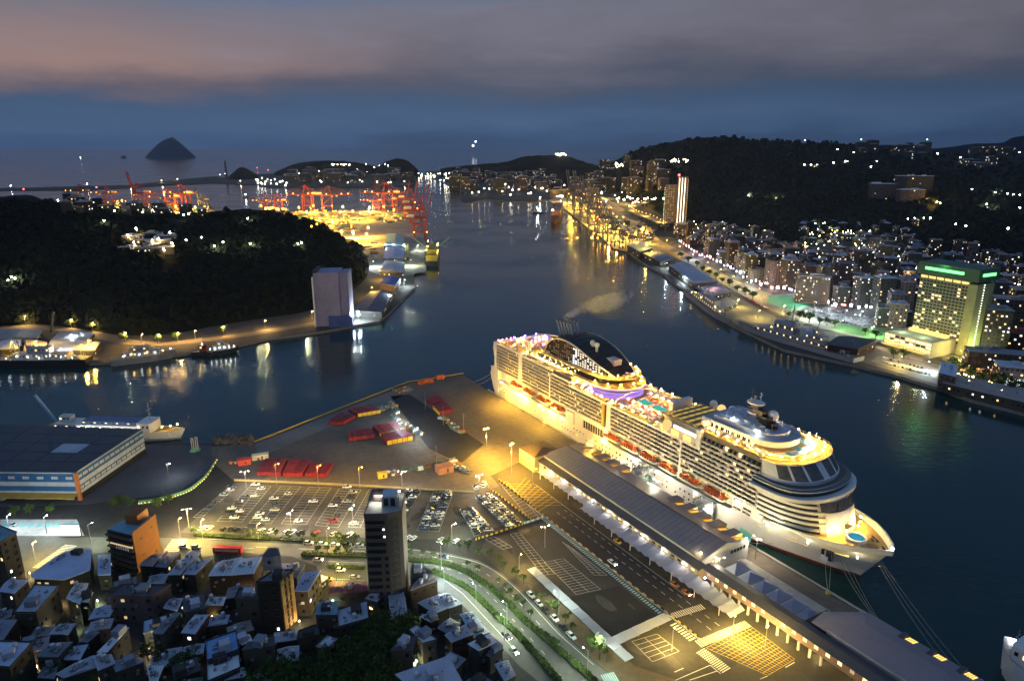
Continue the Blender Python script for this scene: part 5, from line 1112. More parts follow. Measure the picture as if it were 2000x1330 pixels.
def trunk_mesh(h, r0):
    m = MB(); m.tube((0, 0, 0), (.1, 0, h), r0, r0 * .6, 6)
    for k in range(4): a = k * 1.6 + .4; m.tube((.08, 0, h * .8), (math.cos(a) * h * .3, math.sin(a) * h * .3, h * 1.25), r0 * .45, r0 * .15, 5)
    return m.mesh('trunk', bark)
TR_S = [(crown_mesh(s, 150, 1.5, 1.7, .42, leaf), trunk_mesh(2.8, .16)) for s in range(4)]
TR_B = [(crown_mesh(20 + s, 560, 4.2, 3.4, .55, leaf_dark), trunk_mesh(5, .4)) for s in range(4)]
def tree(p, kind, label, group, sc_=1.0):
    cr, tk = R.choice(TR_S if kind == 's' else TR_B); o = empty('tree', p, R.uniform(0, 6), label, 'tree', group); o.scale = (sc_ * (.8 if kind == 's' else 1),) * 3
    put('trunk', tk, o); put('crown', cr, o, (0, 0, 4.2 if kind == 's' else 7.2)); return o
st = [Z2(x, y) for x, y in ((120, 585), (560, 610), (660, 612), (755, 605), (860, 620), (965, 620), (1060, 630), (1240, 635), (1290, 640), (1385, 640))]
for i, p in enumerate(st): tree(G(*p), 's', f'slim street tree in front of the lit car park, {ordn(i + 1)} from the left', 'street trees by the car park', 1.15)
for i, p in enumerate([Z2(x, y) for x, y in ((1085, 735), (1160, 725), (1230, 740), (1315, 740))]): tree(G(*p), 's', f'small dark tree on the median left of the tower, {ordn(i + 1)} from the left', 'median trees by the tower', 1.1)
for i, p in enumerate([Z3(x, y) for x, y in ((495, 880), (585, 905), (655, 905), (740, 945), (825, 950), (900, 1000), (930, 1055), (1030, 1110), (1090, 1160))] + [Z6(1130, 640), Z6(1205, 720), Z6(1270, 740), Z6(1350, 820), Z6(1405, 910)]): tree(G(*p), 's', f'street tree on the far side of the curving street, {ordn(i + 1)} from the tower', 'trees along the curving street', 1.25 if i in (0, 7, 8, 11) else 1.05)
for i, p in enumerate([Z3(x, y) for x, y in ((210, 950), (305, 945), (390, 965), (650, 1040), (730, 1070))] + [Z6(x, y) for x, y in ((770, 500), (830, 545), (872, 600), (930, 660), (985, 700), (1045, 790))]): tree(G(*p), 's', f'thin dark tree on the inner median, {ordn(i + 1)} from the tower', 'trees on the inner median', .95)
tree(G(*Z6(1645, 1140)), 's', 'bushy floodlit tree at the end of the white walkway', None, 2.0); tree(G(*Z6(1580, 1080)), 's', 'darker tree beside the floodlit tree at the walkway end', None, 1.8)
park = [(520, 1322), (552, 1312), (590, 1300), (560, 1335), (610, 1328), (640, 1290), (668, 1268), (655, 1322), (690, 1310), (700, 1282), (716, 1255), (735, 1300), (748, 1325), (742, 1270), (765, 1310), (720, 1335), (770, 1340), (600, 1350), (680, 1345), (640, 1345), (700, 1240), (735, 1232), (765, 1240), (790, 1236), (720, 1218), (750, 1212), (780, 1215), (805, 1228), (760, 1262), (790, 1265), (680, 1290), (625, 1310), (575, 1325), (545, 1345), (500, 1345)]
for i, (u, v) in enumerate(sorted(park)): tree(G(u, v, 9) - Vector((0, 0, 6.5)), 'b', f'big dark tree in the clump at the bottom centre, {ordn(i + 1)} from the left', 'big trees at the bottom centre', R.uniform(.75, 1.05))
for i, (u, v) in enumerate(((222, 992), (236, 985), (255, 990), (330, 985), (310, 992), (290, 1290), (320, 1300), (350, 1310), (375, 1295), (120, 1325), (100, 1005), (30, 1008), (60, 1004))): tree(G(u, v, 2.5), 'b', f"dark bushy tree {('behind the orange building', 'among the lower-left roofs')[5 <= i <= 9] if i < 10 else 'behind the green-striped parking'}, {ordn((i if i < 5 else i - 5 if i < 10 else i - 10) + 1)} of its clump", 'bushy trees between the houses', .5 if i < 5 or i > 9 else .62)
def hedge(pts, w, h, n, label):
    P = [G(*p) for p in pts]; m = MB(); r = random.Random(len(pts))
    for _ in range(n):
        t = r.random(); p = catmull(P, t); d = catmull(P, min(t + .01, 1)) - catmull(P, max(t - .01, 0)); nn = Vector((-d.y, d.x, 0)).normalized(); q = p + nn * r.uniform(-w, w) / 2; s = r.uniform(.25, .6); a = r.uniform(0, 3.14); zz = 2.55 + r.uniform(.1, h)
        m.quad((q.x - s * math.cos(a), q.y - s * math.sin(a), zz - s * .4), (q.x + s * math.cos(a), q.y + s * math.sin(a), zz - s * .4), (q.x + s * math.cos(a) * .8, q.y + s * math.sin(a) * .8 + .3, zz + s * .5), (q.x - s * math.cos(a) * .8, q.y - s * math.sin(a) * .8 + .3, zz + s * .5), 0)
    Q_ = [catmull(P, k / 50) for k in range(51)]
    for a, c in zip(Q_, Q_[1:]): m.bar((a.x, a.y, 2.55 + h * .3), (c.x, c.y, 2.55 + h * .3), w * .8, h * .6, 1)
    tag(m.build('hedge', [leaf, mat('hedge_core', (.03, .045, .014), .9)]), label, 'hedge')
hedge([(590, 1084), (712, 1087), (800, 1095)] + [Z6(*p) for p in ((200, 303), (400, 350), (560, 430), (700, 530), (860, 675), (1000, 815), (1150, 945), (1300, 1075), (1500, 1250), (1600, 1345))], 2.6, 1.3, 3200, 'long green hedge on the inner median of the curving street')
hedge([Z6(*p) for p in ((200, 385), (300, 430), (480, 520), (640, 660), (760, 775), (900, 900), (1050, 1060), (1200, 1230), (1290, 1340))], 2.4, 1.2, 2600, 'green hedge on the lower median of the curving street')
hedge([(380, 1045), (480, 1052), (600, 1057), (712, 1063), (800, 1066)], 2.2, 1.0, 1400, 'low hedge between the lit car park and the street'); hedge([(640, 1108), (712, 1111)], 1.6, 1, 400, 'short hedge on the median left of the tower')
hedge([Z6(1290, 1000), Z6(1120, 890)], 1.2, .8, 60, 'row of low planted tubs on the dark median')
# ---- fences and barriers
def panel_run(pts, n, h, mm, label, cat='fence', t=.12, z=2.5, post=None, name='fence'):
    P = [G(*p) if len(p) == 2 else Vector(p) for p in pts]; o = empty(name, (P[0].x, P[0].y, z), 0, label, cat)
    for k in range(n):
        a, c = catmull(P, (k + .04) / n), catmull(P, (k + .96) / n); m = MB(); m.bar((a.x - P[0].x, a.y - P[0].y, h / 2), (c.x - P[0].x, c.y - P[0].y, h / 2), t, h); m.build('panel', mm[k % len(mm)] if isinstance(mm, list) else mm, o)
        if post:
            m = MB(); m.tube((a.x - P[0].x, a.y - P[0].y, 0), (a.x - P[0].x, a.y - P[0].y, h + .7), .08, n=5); m.build('post', post, o)
    return o
panel_run([(458, 939), (560, 943), (700, 949), (800, 955), (926, 962)], 44, 1.1, mat('fence_tan', (.42, .33, .16), .8, var=.2), 'low tan wall with posts between the car park and the wharf', post=steel)
panel_run([(271, 985), (300, 981), (327, 975), (350, 968), (372, 959), (390, 945), (406, 929), (424, 900)], 30, 2.2, mat('fence_green', (.10, .28, .22), .6, var=.15), 'curving green hoarding with a string of yellow lamps on top')
P_ = [G(*p, 4.9) for p in ((271, 983), (300, 979), (327, 973), (350, 966), (372, 957), (390, 943), (406, 927), (424, 898))]; yb = bulb_mesh('bulb_hoarding', .22, (1, .50, .03), 7)
for k in range(30): o = put('hoarding_lamp', yb, None, catmull(P_, k / 29)); tag(o, f'small yellow lamp on the curving green hoarding, {ordn(k + 1)} from the left', 'lamp', 'yellow lamps on the green hoarding')
black_paint = mat('barrier_black', (.03, .028, .02), .7)
panel_run([Z3(715, 818), Z3(1090, 692)], 24, .9, [yellow_paint, black_paint], 'row of black and yellow barriers below the slanting car rows', 'barrier', .5, name='barrier_row')
panel_run([Z3(1090, 692), Z3(1250, 640)], 10, .9, [white_paint, teal_paint], 'short run of white barriers at the teal walkway head', 'barrier', .5, name='barrier_row')
panel_run([Z3(820, 415), Z3(1155, 668)], 30, .9, [yellow_paint, black_paint], 'left row of black and yellow barriers in the yellow glow', 'barrier', .5, name='barrier_row')
panel_run([Z3(895, 350), Z3(1130, 535)], 20, .9, [yellow_paint, black_paint], 'right row of black and yellow barriers in the yellow glow', 'barrier', .5, name='barrier_row')
panel_run([Z7(1330, 430), Z7(1740, 690)], 26, .8, [white_paint, mat('barrier_dark', (.05, .05, .05), .7)], 'white and dark dashed barrier along the ship quay', 'barrier', .5, name='barrier_row')
panel_run([Q(163, -90.4), Q(283, -90.2)], 60, .5, [yellow_paint, asphalt_dark], 'thin yellow and black kerb along the taxi road', 'kerb', .3, name='kerb_row')
m = MB(); m.box((0, 0, .3), (1.6, 1.6, .9)); m.tube((0, 0, .5), (0, 0, 1.4), .4); o = tag(m.build('bollard', rack_yellow), 'yellow mooring bollard on the quay edge', 'bollard'); o.location = SW(292, -25, 2.5)
# ---- street lamps near the camera
near = [((570, 1040), 'white', 11000, 'double white lamp in the middle of the lit car park', 1.2), ((482, 957), 'white', 8000, 'white lamp at the upper left corner of the lit car park', .3), ((370, 1034), 'white', 7000, 'white lamp at the lower left corner of the lit car park', .3), ((541, 945), 'sodium', 3800, 'orange lamp on the wall behind the lit car park, leftmost', 0), ((622, 948), 'sodium', 3800, 'orange lamp on the wall behind the lit car park, second', 0), ((703, 952), 'sodium', 3800, 'orange lamp on the wall behind the lit car park, third', 0), ((786, 957), 'white', 4600, 'white lamp on the wall behind the packed rows', 0),
    ((690, 1030), 'white', 9000, 'white lamp in the right part of the lit car park', 1.2), ((883, 1062), 'green', 9000, 'green-white lamp beside the bright tree by the car park', .5), ((936, 965), 'white', 5200, 'white lamp over the small car cluster', .5), ((1014, 1121), 'yellow', 6200, 'yellow lamp among the trees at the head of the white walkway', 1), ((1091, 1200), 'green', 7500, 'green-white lamp by the parked cars on the curving street', 2.6), ((1181, 1292), 'green', 7000, 'green-white lamp at the floodlit bushy tree', 2.6), ((990, 1222), 'green', 7500, 'green-white lamp on the lower median', 2.4), ((1147, 1316), 'green', 5200, 'lamp and signal post at the lower road end', 2.4),
    ((862, 1105), 'green', 8500, 'green-white lamp where the street starts to curve', 1.5), ((770, 1085), 'green', 6500, 'green-white lamp behind the brown tower', 1.5), ((930, 1185), 'green', 9000, 'green-white lamp over the bright lowest lane, upper', 2.2), ((868, 1150), 'cool', 7000, 'white lamp at the head of the lowest lane', 2.2), ((985, 1250), 'green', 7000, 'green-white lamp over the bright lowest lane, lower', 2.2), ((640, 1068), 'yellow', 6000, 'yellow lamp between tree trunks left of the tower', 1), ((505, 1058), 'yellow', 7500, 'yellow lamp in the street trees, second from the junction', 1), ((396, 1050), 'yellow', 13000, 'yellow lamp at the junction beside the yellow tree', 1), ((352, 1047), 'yellow', 9000, 'yellow lamp at the zebra crossing corner', 1), ((658, 1140), 'yellow', 5000, 'yellow lamp on the short street piece left of the tower', 1), ((92, 1042), 'cool', 4200, 'bright white lamp on the green-striped parking', 1), ((20, 1040), 'cool', 3000, 'white lamp at the far left of the green-striped parking', 1), ((70, 1095), 'yellow', 5200, 'yellow lamp over the left junction lawn', 1), ((178, 1062), 'green', 6000, 'green-white lamp before the lit billboard', 1), ((240, 1060), 'green', 4500, 'green-white lamp behind the orange building', 1)]
for p, kd, pw, lb, rz in near: lamp(G(*p), kd, pw * (.6 if kd == 'green' else 1.2), lb, 'street lamps near the car park', rz)
lamp(SW(203, -106, 2.5), 'white', 900, 'dim double lamp in the middle of the empty forecourt', rz=.4); lamp(SW(290, -80, 2.5), 'yellow', 15000, 'yellow lamp over the hatched box', rz=1); lamp(SW(283, -104, 2.5), 'yellow', 13000, 'yellow lamp over the small bays by the crossing', rz=1); lamp(SW(300, -74, 2.5), 'yellow', 9000, 'yellow lamp between hatched box and arcade', rz=1)
# green stripes, billboard
m = MB()
for k in range(9):
    a, c = G(8 + k * 16.5, 1030), G(16 + k * 16.5, 1019); m.strip([a, c], 2.2, 2.56)
tag(m.build('parking_bay', teal_paint), 'green slanted bay stripes on the left parking strip', kind='structure')
o = empty('billboard', G(140, 1048), 0, 'glowing white billboard box on the street corner', 'billboard'); m = MB(); m.box((0, 0, 3.4), (9.6, .5, 6.2)); m.build('frame', dark_steel, o); m = MB(); m.box((0, -.3, 3.6), (9.2, .12, 5.6)); m.build('screen', emit('billboard_glow', (.95, .96, 1), 2.2, True), o)
# ================================================================ THE TOWN IN THE FOREGROUND
Z4 = lambda x, y: (x / 4.433, 1030 + y / 4.433)
Z5 = lambda x, y: (400 + x / 4.433, 1030 + y / 4.433)
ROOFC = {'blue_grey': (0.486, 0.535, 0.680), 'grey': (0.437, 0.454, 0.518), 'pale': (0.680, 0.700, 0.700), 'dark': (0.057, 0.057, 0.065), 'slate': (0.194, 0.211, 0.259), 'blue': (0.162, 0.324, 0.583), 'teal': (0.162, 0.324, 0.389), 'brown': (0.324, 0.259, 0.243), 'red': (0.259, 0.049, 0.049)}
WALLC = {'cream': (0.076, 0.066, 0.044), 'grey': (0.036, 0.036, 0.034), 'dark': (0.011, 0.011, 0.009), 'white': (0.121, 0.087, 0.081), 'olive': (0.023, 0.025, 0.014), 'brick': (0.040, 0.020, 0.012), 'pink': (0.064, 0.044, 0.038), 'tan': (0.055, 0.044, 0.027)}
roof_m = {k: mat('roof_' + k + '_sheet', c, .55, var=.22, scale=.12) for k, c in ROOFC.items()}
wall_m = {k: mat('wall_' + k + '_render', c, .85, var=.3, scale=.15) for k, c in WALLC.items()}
TANK = MB(); TANK.tube((0, 0, 0), (0, 0, 1.7), .8, n=10); TANK.ball((0, 0, 1.7), .8, seg=10, rings=4, sq=(1, 1, .35)); TANKM = TANK.mesh('water_tank', mat('tank_steel', (.55, .56, .58), .3, .5, var=.1))
def windows_on(mb, P, z0, z1, face_all=False, sp=3.1, ww=1.3, wh=1.3, floor=3.1, lit=.06, out=.06, skip=.22, mats_n=4):
    """window panes with sills on the walls that look towards the water or the camera"""
    n = len(P); area = sum(P[i].x * P[(i + 1) % n].y - P[(i + 1) % n].x * P[i].y for i in range(n)); S = 1 if area > 0 else -1; c = 0
    for i in range(n):
        a, b_ = P[i], P[(i + 1) % n]; d = Vector((b_.x - a.x, b_.y - a.y, 0)); L_ = d.length
        if L_ < 2.5: continue
        d /= L_; nr = Vector((d.y, -d.x, 0)) * S; mid = (a + b_) / 2
        if not face_all and nr.dot(Vector((-mid.x, -mid.y, 0))) < 0: continue
        k = max(1, int(L_ / sp)); fl = max(1, int((z1 - z0) / floor))
        for f in range(fl):
            z = z0 + (f + .5) * (z1 - z0) / fl
            for j in range(k):
                if R.random() < skip: continue
                q = a + d * ((j + .5) * L_ / k) + nr * out; q = Vector((q.x, q.y, z)); u_ = d * ww / 2 * R.uniform(.6, 1.25); h = Vector((0, 0, wh / 2)); r = R.random()
                mm = 0 if r > lit else 1 + int(r / lit * (mats_n - 1)) % (mats_n - 1)
                pts = [q - u_ - h, q + u_ - h, q + u_ + h, q - u_ + h]; mb.quad(*(pts if S > 0 else pts[::-1]), mm); c += 1
                mb.bar(q - u_ * 1.15 - h + nr * .12, q + u_ * 1.15 - h + nr * .12, .25, .12, mats_n)
    return c
BLD = []
def house(px, z, wall, roof, label, zf=Z4, cat='building', group='houses of the near town', pitch=.0, tanks=0, lit=.08, shed=True, parapet=True, win=True, zb=2.5, **kw):
    P = [G(*zf(*p), z) for p in px]; c = sum(P, Vector()) / len(P); o = empty('house', (c.x, c.y, 0), 0, label, cat, group); LP = [Vector((p.x - c.x, p.y - c.y, 0)) for p in P]; BLD.append((c.x, c.y, max(p.length for p in LP)))
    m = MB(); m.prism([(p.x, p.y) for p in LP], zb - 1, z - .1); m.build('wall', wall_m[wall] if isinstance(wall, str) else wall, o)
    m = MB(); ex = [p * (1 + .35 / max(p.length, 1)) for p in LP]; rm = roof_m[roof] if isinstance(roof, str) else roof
    if pitch and len(P) == 4:
        a, b_ = (ex[0] + ex[1]) / 2, (ex[2] + ex[3]) / 2; up = Vector((0, 0, z + pitch)); Zc = Vector((0, 0, z))
        E_ = [e + Zc for e in ex]; A1, B1 = a + up, b_ + up
        m.poly([E_[0], A1, B1, E_[3]]); m.poly([A1, E_[1], E_[2], B1]); m.prism([(p.x, p.y) for p in ex], z - .3, z - .02)
    else:
        m.prism([(p.x, p.y) for p in ex], z - .1, z + .12)
    rf = m.build('roof', rm, o)
    if not pitch and parapet and int(c.x * 7) % 2:
        m = MB()
        for a, b_ in zip(ex, ex[1:] + ex[:1]): m.bar((a.x, a.y, z + .35), (b_.x, b_.y, z + .35), .22, .6)
        m.build('parapet', wall_m[wall] if isinstance(wall, str) else wall, o)
    if win:
        m = MB()
        if windows_on(m, [p + Vector((c.x, c.y, 0)) for p in LP], zb + .3, z - .3, lit=lit, **kw):
            w = m.build('window', [glass_dark, lit_warm, lit_white, lit_dim, wall_m['grey']], o, kind='stuff'); w.location = (-c.x, -c.y, 0)
    # roof clutter: sheds, tanks, ducts
    rr = random.Random(int(c.x * 13 + c.y))
    def inside(): 
        t, s = rr.uniform(.2, .8), rr.uniform(.2, .8)
        return LP[0].lerp(LP[1], t).lerp(LP[3].lerp(LP[2], t), s) if len(LP) >= 4 else Vector((0, 0, 0))
    if shed and not pitch:
        m = MB(); q = inside(); w, d = rr.uniform(2.5, 4.5), rr.uniform(2.5, 4); m.box((q.x, q.y, z + .1), (w, d, rr.uniform(1.8, 2.8)), math.atan2((LP[1] - LP[0]).y, (LP[1] - LP[0]).x), base=True); m.build('roof_shed', rr.choice((wall_m['grey'], roof_m['grey'], roof_m['slate'])), o)
    m = MB()
    for _ in range(rr.randrange(2, 6)):      # railings and pipes along the roof, air units on the walls
        e0 = rr.randrange(len(LP)); a, b_ = LP[e0], LP[(e0 + 1) % len(LP)]; t = rr.uniform(.1, .8); q = a.lerp(b_, t); zz = rr.uniform(zb + 2, max(z - 1.5, zb + 2.5)); q = q * (1 + .5 / max(q.length, 1)); m.box((q.x, q.y, zz), (1.0, .8, .7), math.atan2((b_ - a).y, (b_ - a).x))
    if pitch:
        n_ = 7
        for k in range(1, n_): a, b_ = ex[0].lerp(ex[3], k / n_), ex[1].lerp(ex[2], k / n_); c_ = (a + b_) / 2; m.bar((a.x, a.y, z + .05), (c_.x, c_.y, z + pitch + .05), .10, .08); m.bar((c_.x, c_.y, z + pitch + .05), (b_.x, b_.y, z + .05), .10, .08)
    for _ in range(rr.randrange(5, 12)):
        q = inside(); m.box((q.x, q.y, z + (.3 if pitch else .1)), (rr.uniform(.4, 1.4), rr.uniform(.4, 1), rr.uniform(.3, 1.0)), rr.uniform(0, 3), base=True)
    q = inside(); m.tube((q.x, q.y, z), (q.x, q.y, z + 3), .05, n=4); m.build('roof_clutter', steel, o, kind='stuff')
    for _ in range(tanks): q = inside(); put('water_tank', TANKM, o, (q.x, q.y, z + (.6 if pitch else .15)))
    return o
# --- blue warehouse
def warehouse():
    z = 18.1; P = [G(-330, 918, z), G(147, 923, z), G(278, 838, z), G(-190, 824, z)]; c = P[1]; o = empty('warehouse', (c.x, c.y, 0), 0, 'big dockside warehouse with blue and white striped walls and dark panelled roof', 'warehouse')
    L_ = [(p.x - c.x, p.y - c.y) for p in P]; V = [Vector((x, y, 0)) for x, y in L_]
    bands = [(2.5, 5.6, wall_m['dark']), (5.6, 7.4, mat('band_white', (.40, .43, .46), .7)), (7.4, 10.2, mat('band_blue', (.022, .10, .25), .6)), (10.2, 12.6, mat('band_white', (.40, .43, .46))), (12.6, 17.4, mat('band_blue', (.022, .10, .25))), (17.4, 18.1, mat('band_white', (.40, .43, .46)))]
    for z0, z1, mm in bands: m = MB(); m.prism(L_, z0, z1 - .01); m.build('wall_band', mm, o)
    # roof of dark panels with pale joints
    m = MB(); m.prism(L_, z - .05, z + .1); m.build('roof', mat('roof_joint', (.16, .17, .19), .6), o)
    nu, nv = 9, 5
    for i in range(nu):
        for j in range(nv):
            q = [V[0].lerp(V[1], u).lerp(V[3].lerp(V[2], u), v) for u, v in ((((i + .012) / nu), (j + .015) / nv), ((i + .988) / nu, (j + .015) / nv), ((i + .988) / nu, (j + .985) / nv), ((i + .012) / nu, (j + .985) / nv))]
            m = MB(); m.prism([(p.x, p.y) for p in q], z + .1, z + .3); m.build('roof_panel', mat('solar_dark', (.022, .028, .042), .45, var=.2) if (i, j) != (7, 2) else roof_m['grey'], o)
    for side, (a, b_, n) in enumerate(((V[1], V[2], 13), (V[0], V[1], 17))):
        d = (b_ - a).normalized(); nr = Vector((d.y, -d.x, 0)) * .12
        for zz in ((15, 8.7) if side == 0 else (15,)):
            for k in range(n):
                q = a.lerp(b_, (k + .5) / n) + nr; m = MB()
                for t in (-1.2, 0, 1.2): m.box((q.x + d.x * t, q.y + d.y * t, zz), (.9, .9, 1.5) if False else (.95, .16, 1.5), math.atan2(d.y, d.x), m=0)
                m.build('window', mat('pale_pane', (.45, .47, .48), .3), o)
    a, b_ = V[0], V[1]; d = (b_ - a).normalized(); m = MB(); m.add([(a.x, a.y, 6.3), (b_.x, b_.y, 6.3), (b_.x, b_.y - 4.5, 5.7), (a.x, a.y - 4.5, 5.7), (b_.x, b_.y - 4.5, 5.2), (a.x, a.y - 4.5, 5.2)], ((3, 2, 1, 0), (2, 3, 5, 4))); m.build('awning', mat('awning_ochre', (.45, .28, .05), .7), o)
    for k in range(12): q = a.lerp(b_, (k + .5) / 12); m = MB(); m.box((q.x, q.y - .1, 3.9), (4, .2, 2.8)); m.build('dock_door', concrete_pale if k % 2 else dark_steel, o)
    m = MB(); m.box((V[1].x, V[1].y, 10.2), (1.6, 1.6, 15.6)); m.build('corner_pillar', mat('pillar_orange', (.45, .16, .05), .7), o)
    o2 = empty('house', (c.x - 155, c.y + 52, 0), 0, 'pale roof slope behind the blue warehouse at the left edge', 'building'); m = MB(); m.prism([(0, 0), (38, 8), (30, 30), (-10, 24)], 2.5, [19, 15, 15, 19]); m.build('roof', roof_m['pale'], o2)
warehouse()
# --- brown apartment tower
def tower():
    z = 45; P = [G(711, 1008, z), G(757, 1007, z), G(785, 1001, z), G(791, 962, z), G(727, 960, z)]; c = P[0]; o = empty('apartment_tower', (c.x, c.y, 0), 0, 'tall brown-grey apartment tower with dark window bands and lit roof', 'tower')
    V = [Vector((p.x - c.x, p.y - c.y, 0)) for p in P]; brown = mat('tower_brown', (.085, .068, .060), .8, var=.15, scale=.2); mid = mat('tower_dark', (.05, .045, .045), .8)
    m = MB(); m.prism([(p.x, p.y) for p in V], 1, z); m.build('wall', brown, o)
    d = (V[1] - V[0]).normalized(); n = Vector((d.y, -d.x, 0))
    for f in range(13):
        zz = 4.5 + f * 3.15; a, b_ = V[0].lerp(V[1], .05), V[0].lerp(V[1], .86 if f > 7 else .62); m = MB(); q = (a + b_) / 2 + n * .02; m.box((q.x, q.y, zz), ((b_ - a).length, .5, 1.25), math.atan2(d.y, d.x)); w = m.build('window_band', glass_dark, o)
        m = MB(); q2 = q + n * .5; m.box((q2.x, q2.y, zz - .9), ((b_ - a).length * 1.02, .7, .5), math.atan2(d.y, d.x)); m.build('balcony_ledge', brown, o)
        if f <= 7: m = MB(); q = V[0].lerp(V[1], .86) + n * .05; m.box((q.x, q.y, zz), (1.3, .3, 1.4), math.atan2(d.y, d.x)); m.build('window', glass_dark, o)
        d2 = (V[2] - V[1]).normalized(); n2 = Vector((d2.y, -d2.x, 0)); q = V[1].lerp(V[2], .42) + n2 * .05; m = MB(); m.box((q.x, q.y, zz), ((V[2] - V[1]).length * .6, .3, 2.2), math.atan2(d2.y, d2.x)); m.build('window_shaft', mid, o)
        q = q + n2 * .2; m = MB(); m.box((q.x, q.y, zz - .2), (.9, .5, .6), math.atan2(d2.y, d2.x)); m.build('air_unit', wall_m['white'], o)
    for f, t in ((11, .8), (10, .82)): m = MB(); q = V[0].lerp(V[1], t) + n * .32; m.box((q.x, q.y, 4.7 + f * 3.15), (.8, .1, .8), math.atan2(d.y, d.x)); m.build('lit_pane', lit_white, o)
    m = MB()
    for a, b_ in zip(V, V[1:] + V[:1]): m.bar((a.x, a.y, z + .5), (b_.x, b_.y, z + .5), .3, 1.1)
    m.build('parapet', brown, o)
    m = MB(); m.poly([(p.x, p.y, z + .03) for p in V]); m.build('roof', concrete_pale, o)
    cc = sum(V, Vector()) / 5; m = MB(); m.box((cc.x + 1.4, cc.y + 2.0, z), (6, 6.5, 4.4), math.atan2(d.y, d.x), base=True); mh = m.build('machine_house', mat('mirror_steel', (.5, .5, .48), .3, .5), o)
    for k in range(2): q = cc + Vector((.2 + k * 2.6, -1.32, 0)); m = MB(); m.box((q.x, q.y, z + 2.2), (1.8, .12, 3.2)); m.build('roof_window', glass_dark, mh)
    m = MB(); m.box((cc.x - 3.6, cc.y + 4.6, z), (4, 3.4, 3), math.atan2(d.y, d.x), base=True); m.build('roof_hut', wall_m['white'], o)
    for x, y in ((-1.8, 1.2), (3.2, 5.4), (-4, 2)): plight(o, (cc.x + x, cc.y + y, z + 3.2), 420, (1, .95, .8), .3)
    for x, y in ((-2, 1.4), (4.6, 5.2)): m = MB(); m.ball((cc.x + x, cc.y + y, z + 3.4), .28); m.build('roof_lamp', emit('roof_lamp', (1, .95, .8), 60), o)
tower()
# --- orange building with signs
def orange():
    z = 21; P = [G(209, 1034, z), G(258, 1046, z), G(304, 1010, z), G(262, 1003, z)]; c = P[0]; o = empty('apartment_building', (c.x, c.y, 0), 0, 'eight-storey building with bright orange blank side wall and dark front', 'building')
    V = [Vector((p.x - c.x, p.y - c.y, 0)) for p in P]; orange_m = mat('orange_render', (.26, .10, .025), .8, var=.2, scale=.15)
    m = MB(); m.prism([(p.x, p.y) for p in V], 1, z); m.build('wall', wall_m['dark'], o)
    d = (V[2] - V[1]).normalized(); n = Vector((d.y, -d.x, 0)); m = MB(); q = (V[1] + V[2]) / 2 + n * .1; m.box((q.x, q.y, 2 + (z + .6) / 2), ((V[2] - V[1]).length, .3, z + .6 - 2), math.atan2(d.y, d.x)); m.build('side_wall', orange_m, o)
    for t, zz in ((.3, 17), (.3, 9), (.75, 18.5), (.8, 6)): q = V[1].lerp(V[2], t) + n * .3; m = MB(); m.box((q.x, q.y, zz), (1.2, .2, .9), math.atan2(d.y, d.x)); m.build('vent', dark_steel, o)
    d0 = (V[1] - V[0]).normalized(); n0 = Vector((d0.y, -d0.x, 0)); L_ = (V[1] - V[0]).length
    for f in range(7):
        zz = 3.6 + f * 2.75; q = (V[0] + V[1]) / 2 + n0 * .6; m = MB(); m.box((q.x, q.y, zz - .7), (L_, 1.3, .7), math.atan2(d0.y, d0.x)); m.build('balcony', wall_m['tan'], o)
        q = (V[0] + V[1]) / 2 + n0 * .06; m = MB(); m.box((q.x, q.y, zz + .6), (L_ * .9, .2, 1.3), math.atan2(d0.y, d0.x)); m.build('window_band', glass_dark if f != 4 else lit_dim, o)
    m = MB(); a = (V[2] + V[3]) / 2; m.box((lerp(a.x, (V[0].x + V[1].x) / 2, .3), lerp(a.y, (V[0].y + V[1].y) / 2, .3), z), (7, 6, 4.4), math.atan2(d.y, d.x), base=True); m.build('roof_house', orange_m, o)
    m = MB(); m.poly([(p.x, p.y, z + .05) for p in V]); m.build('roof', roof_m['teal'], o)
    # stack of white sign strokes on the dark front
    for k in range(6): q = V[0].lerp(V[1], .4 + .09 * k) + n0 * 1.3; m = MB(); m.box((q.x, q.y, 14.6), (.5, .1, 1.7), math.atan2(d0.y, d0.x)); m.box((q.x, q.y, 14.2 + .3 * (k % 3)), (.9, .12, .25), math.atan2(d0.y, d0.x)); m.build('sign_character', white_paint, o)
    plight(o, ((V[1].x + V[2].x) / 2 + n.x * 9, (V[1].y + V[2].y) / 2 + n.y * 9, 12), 300, (1, .6, .25), .5)
orange()
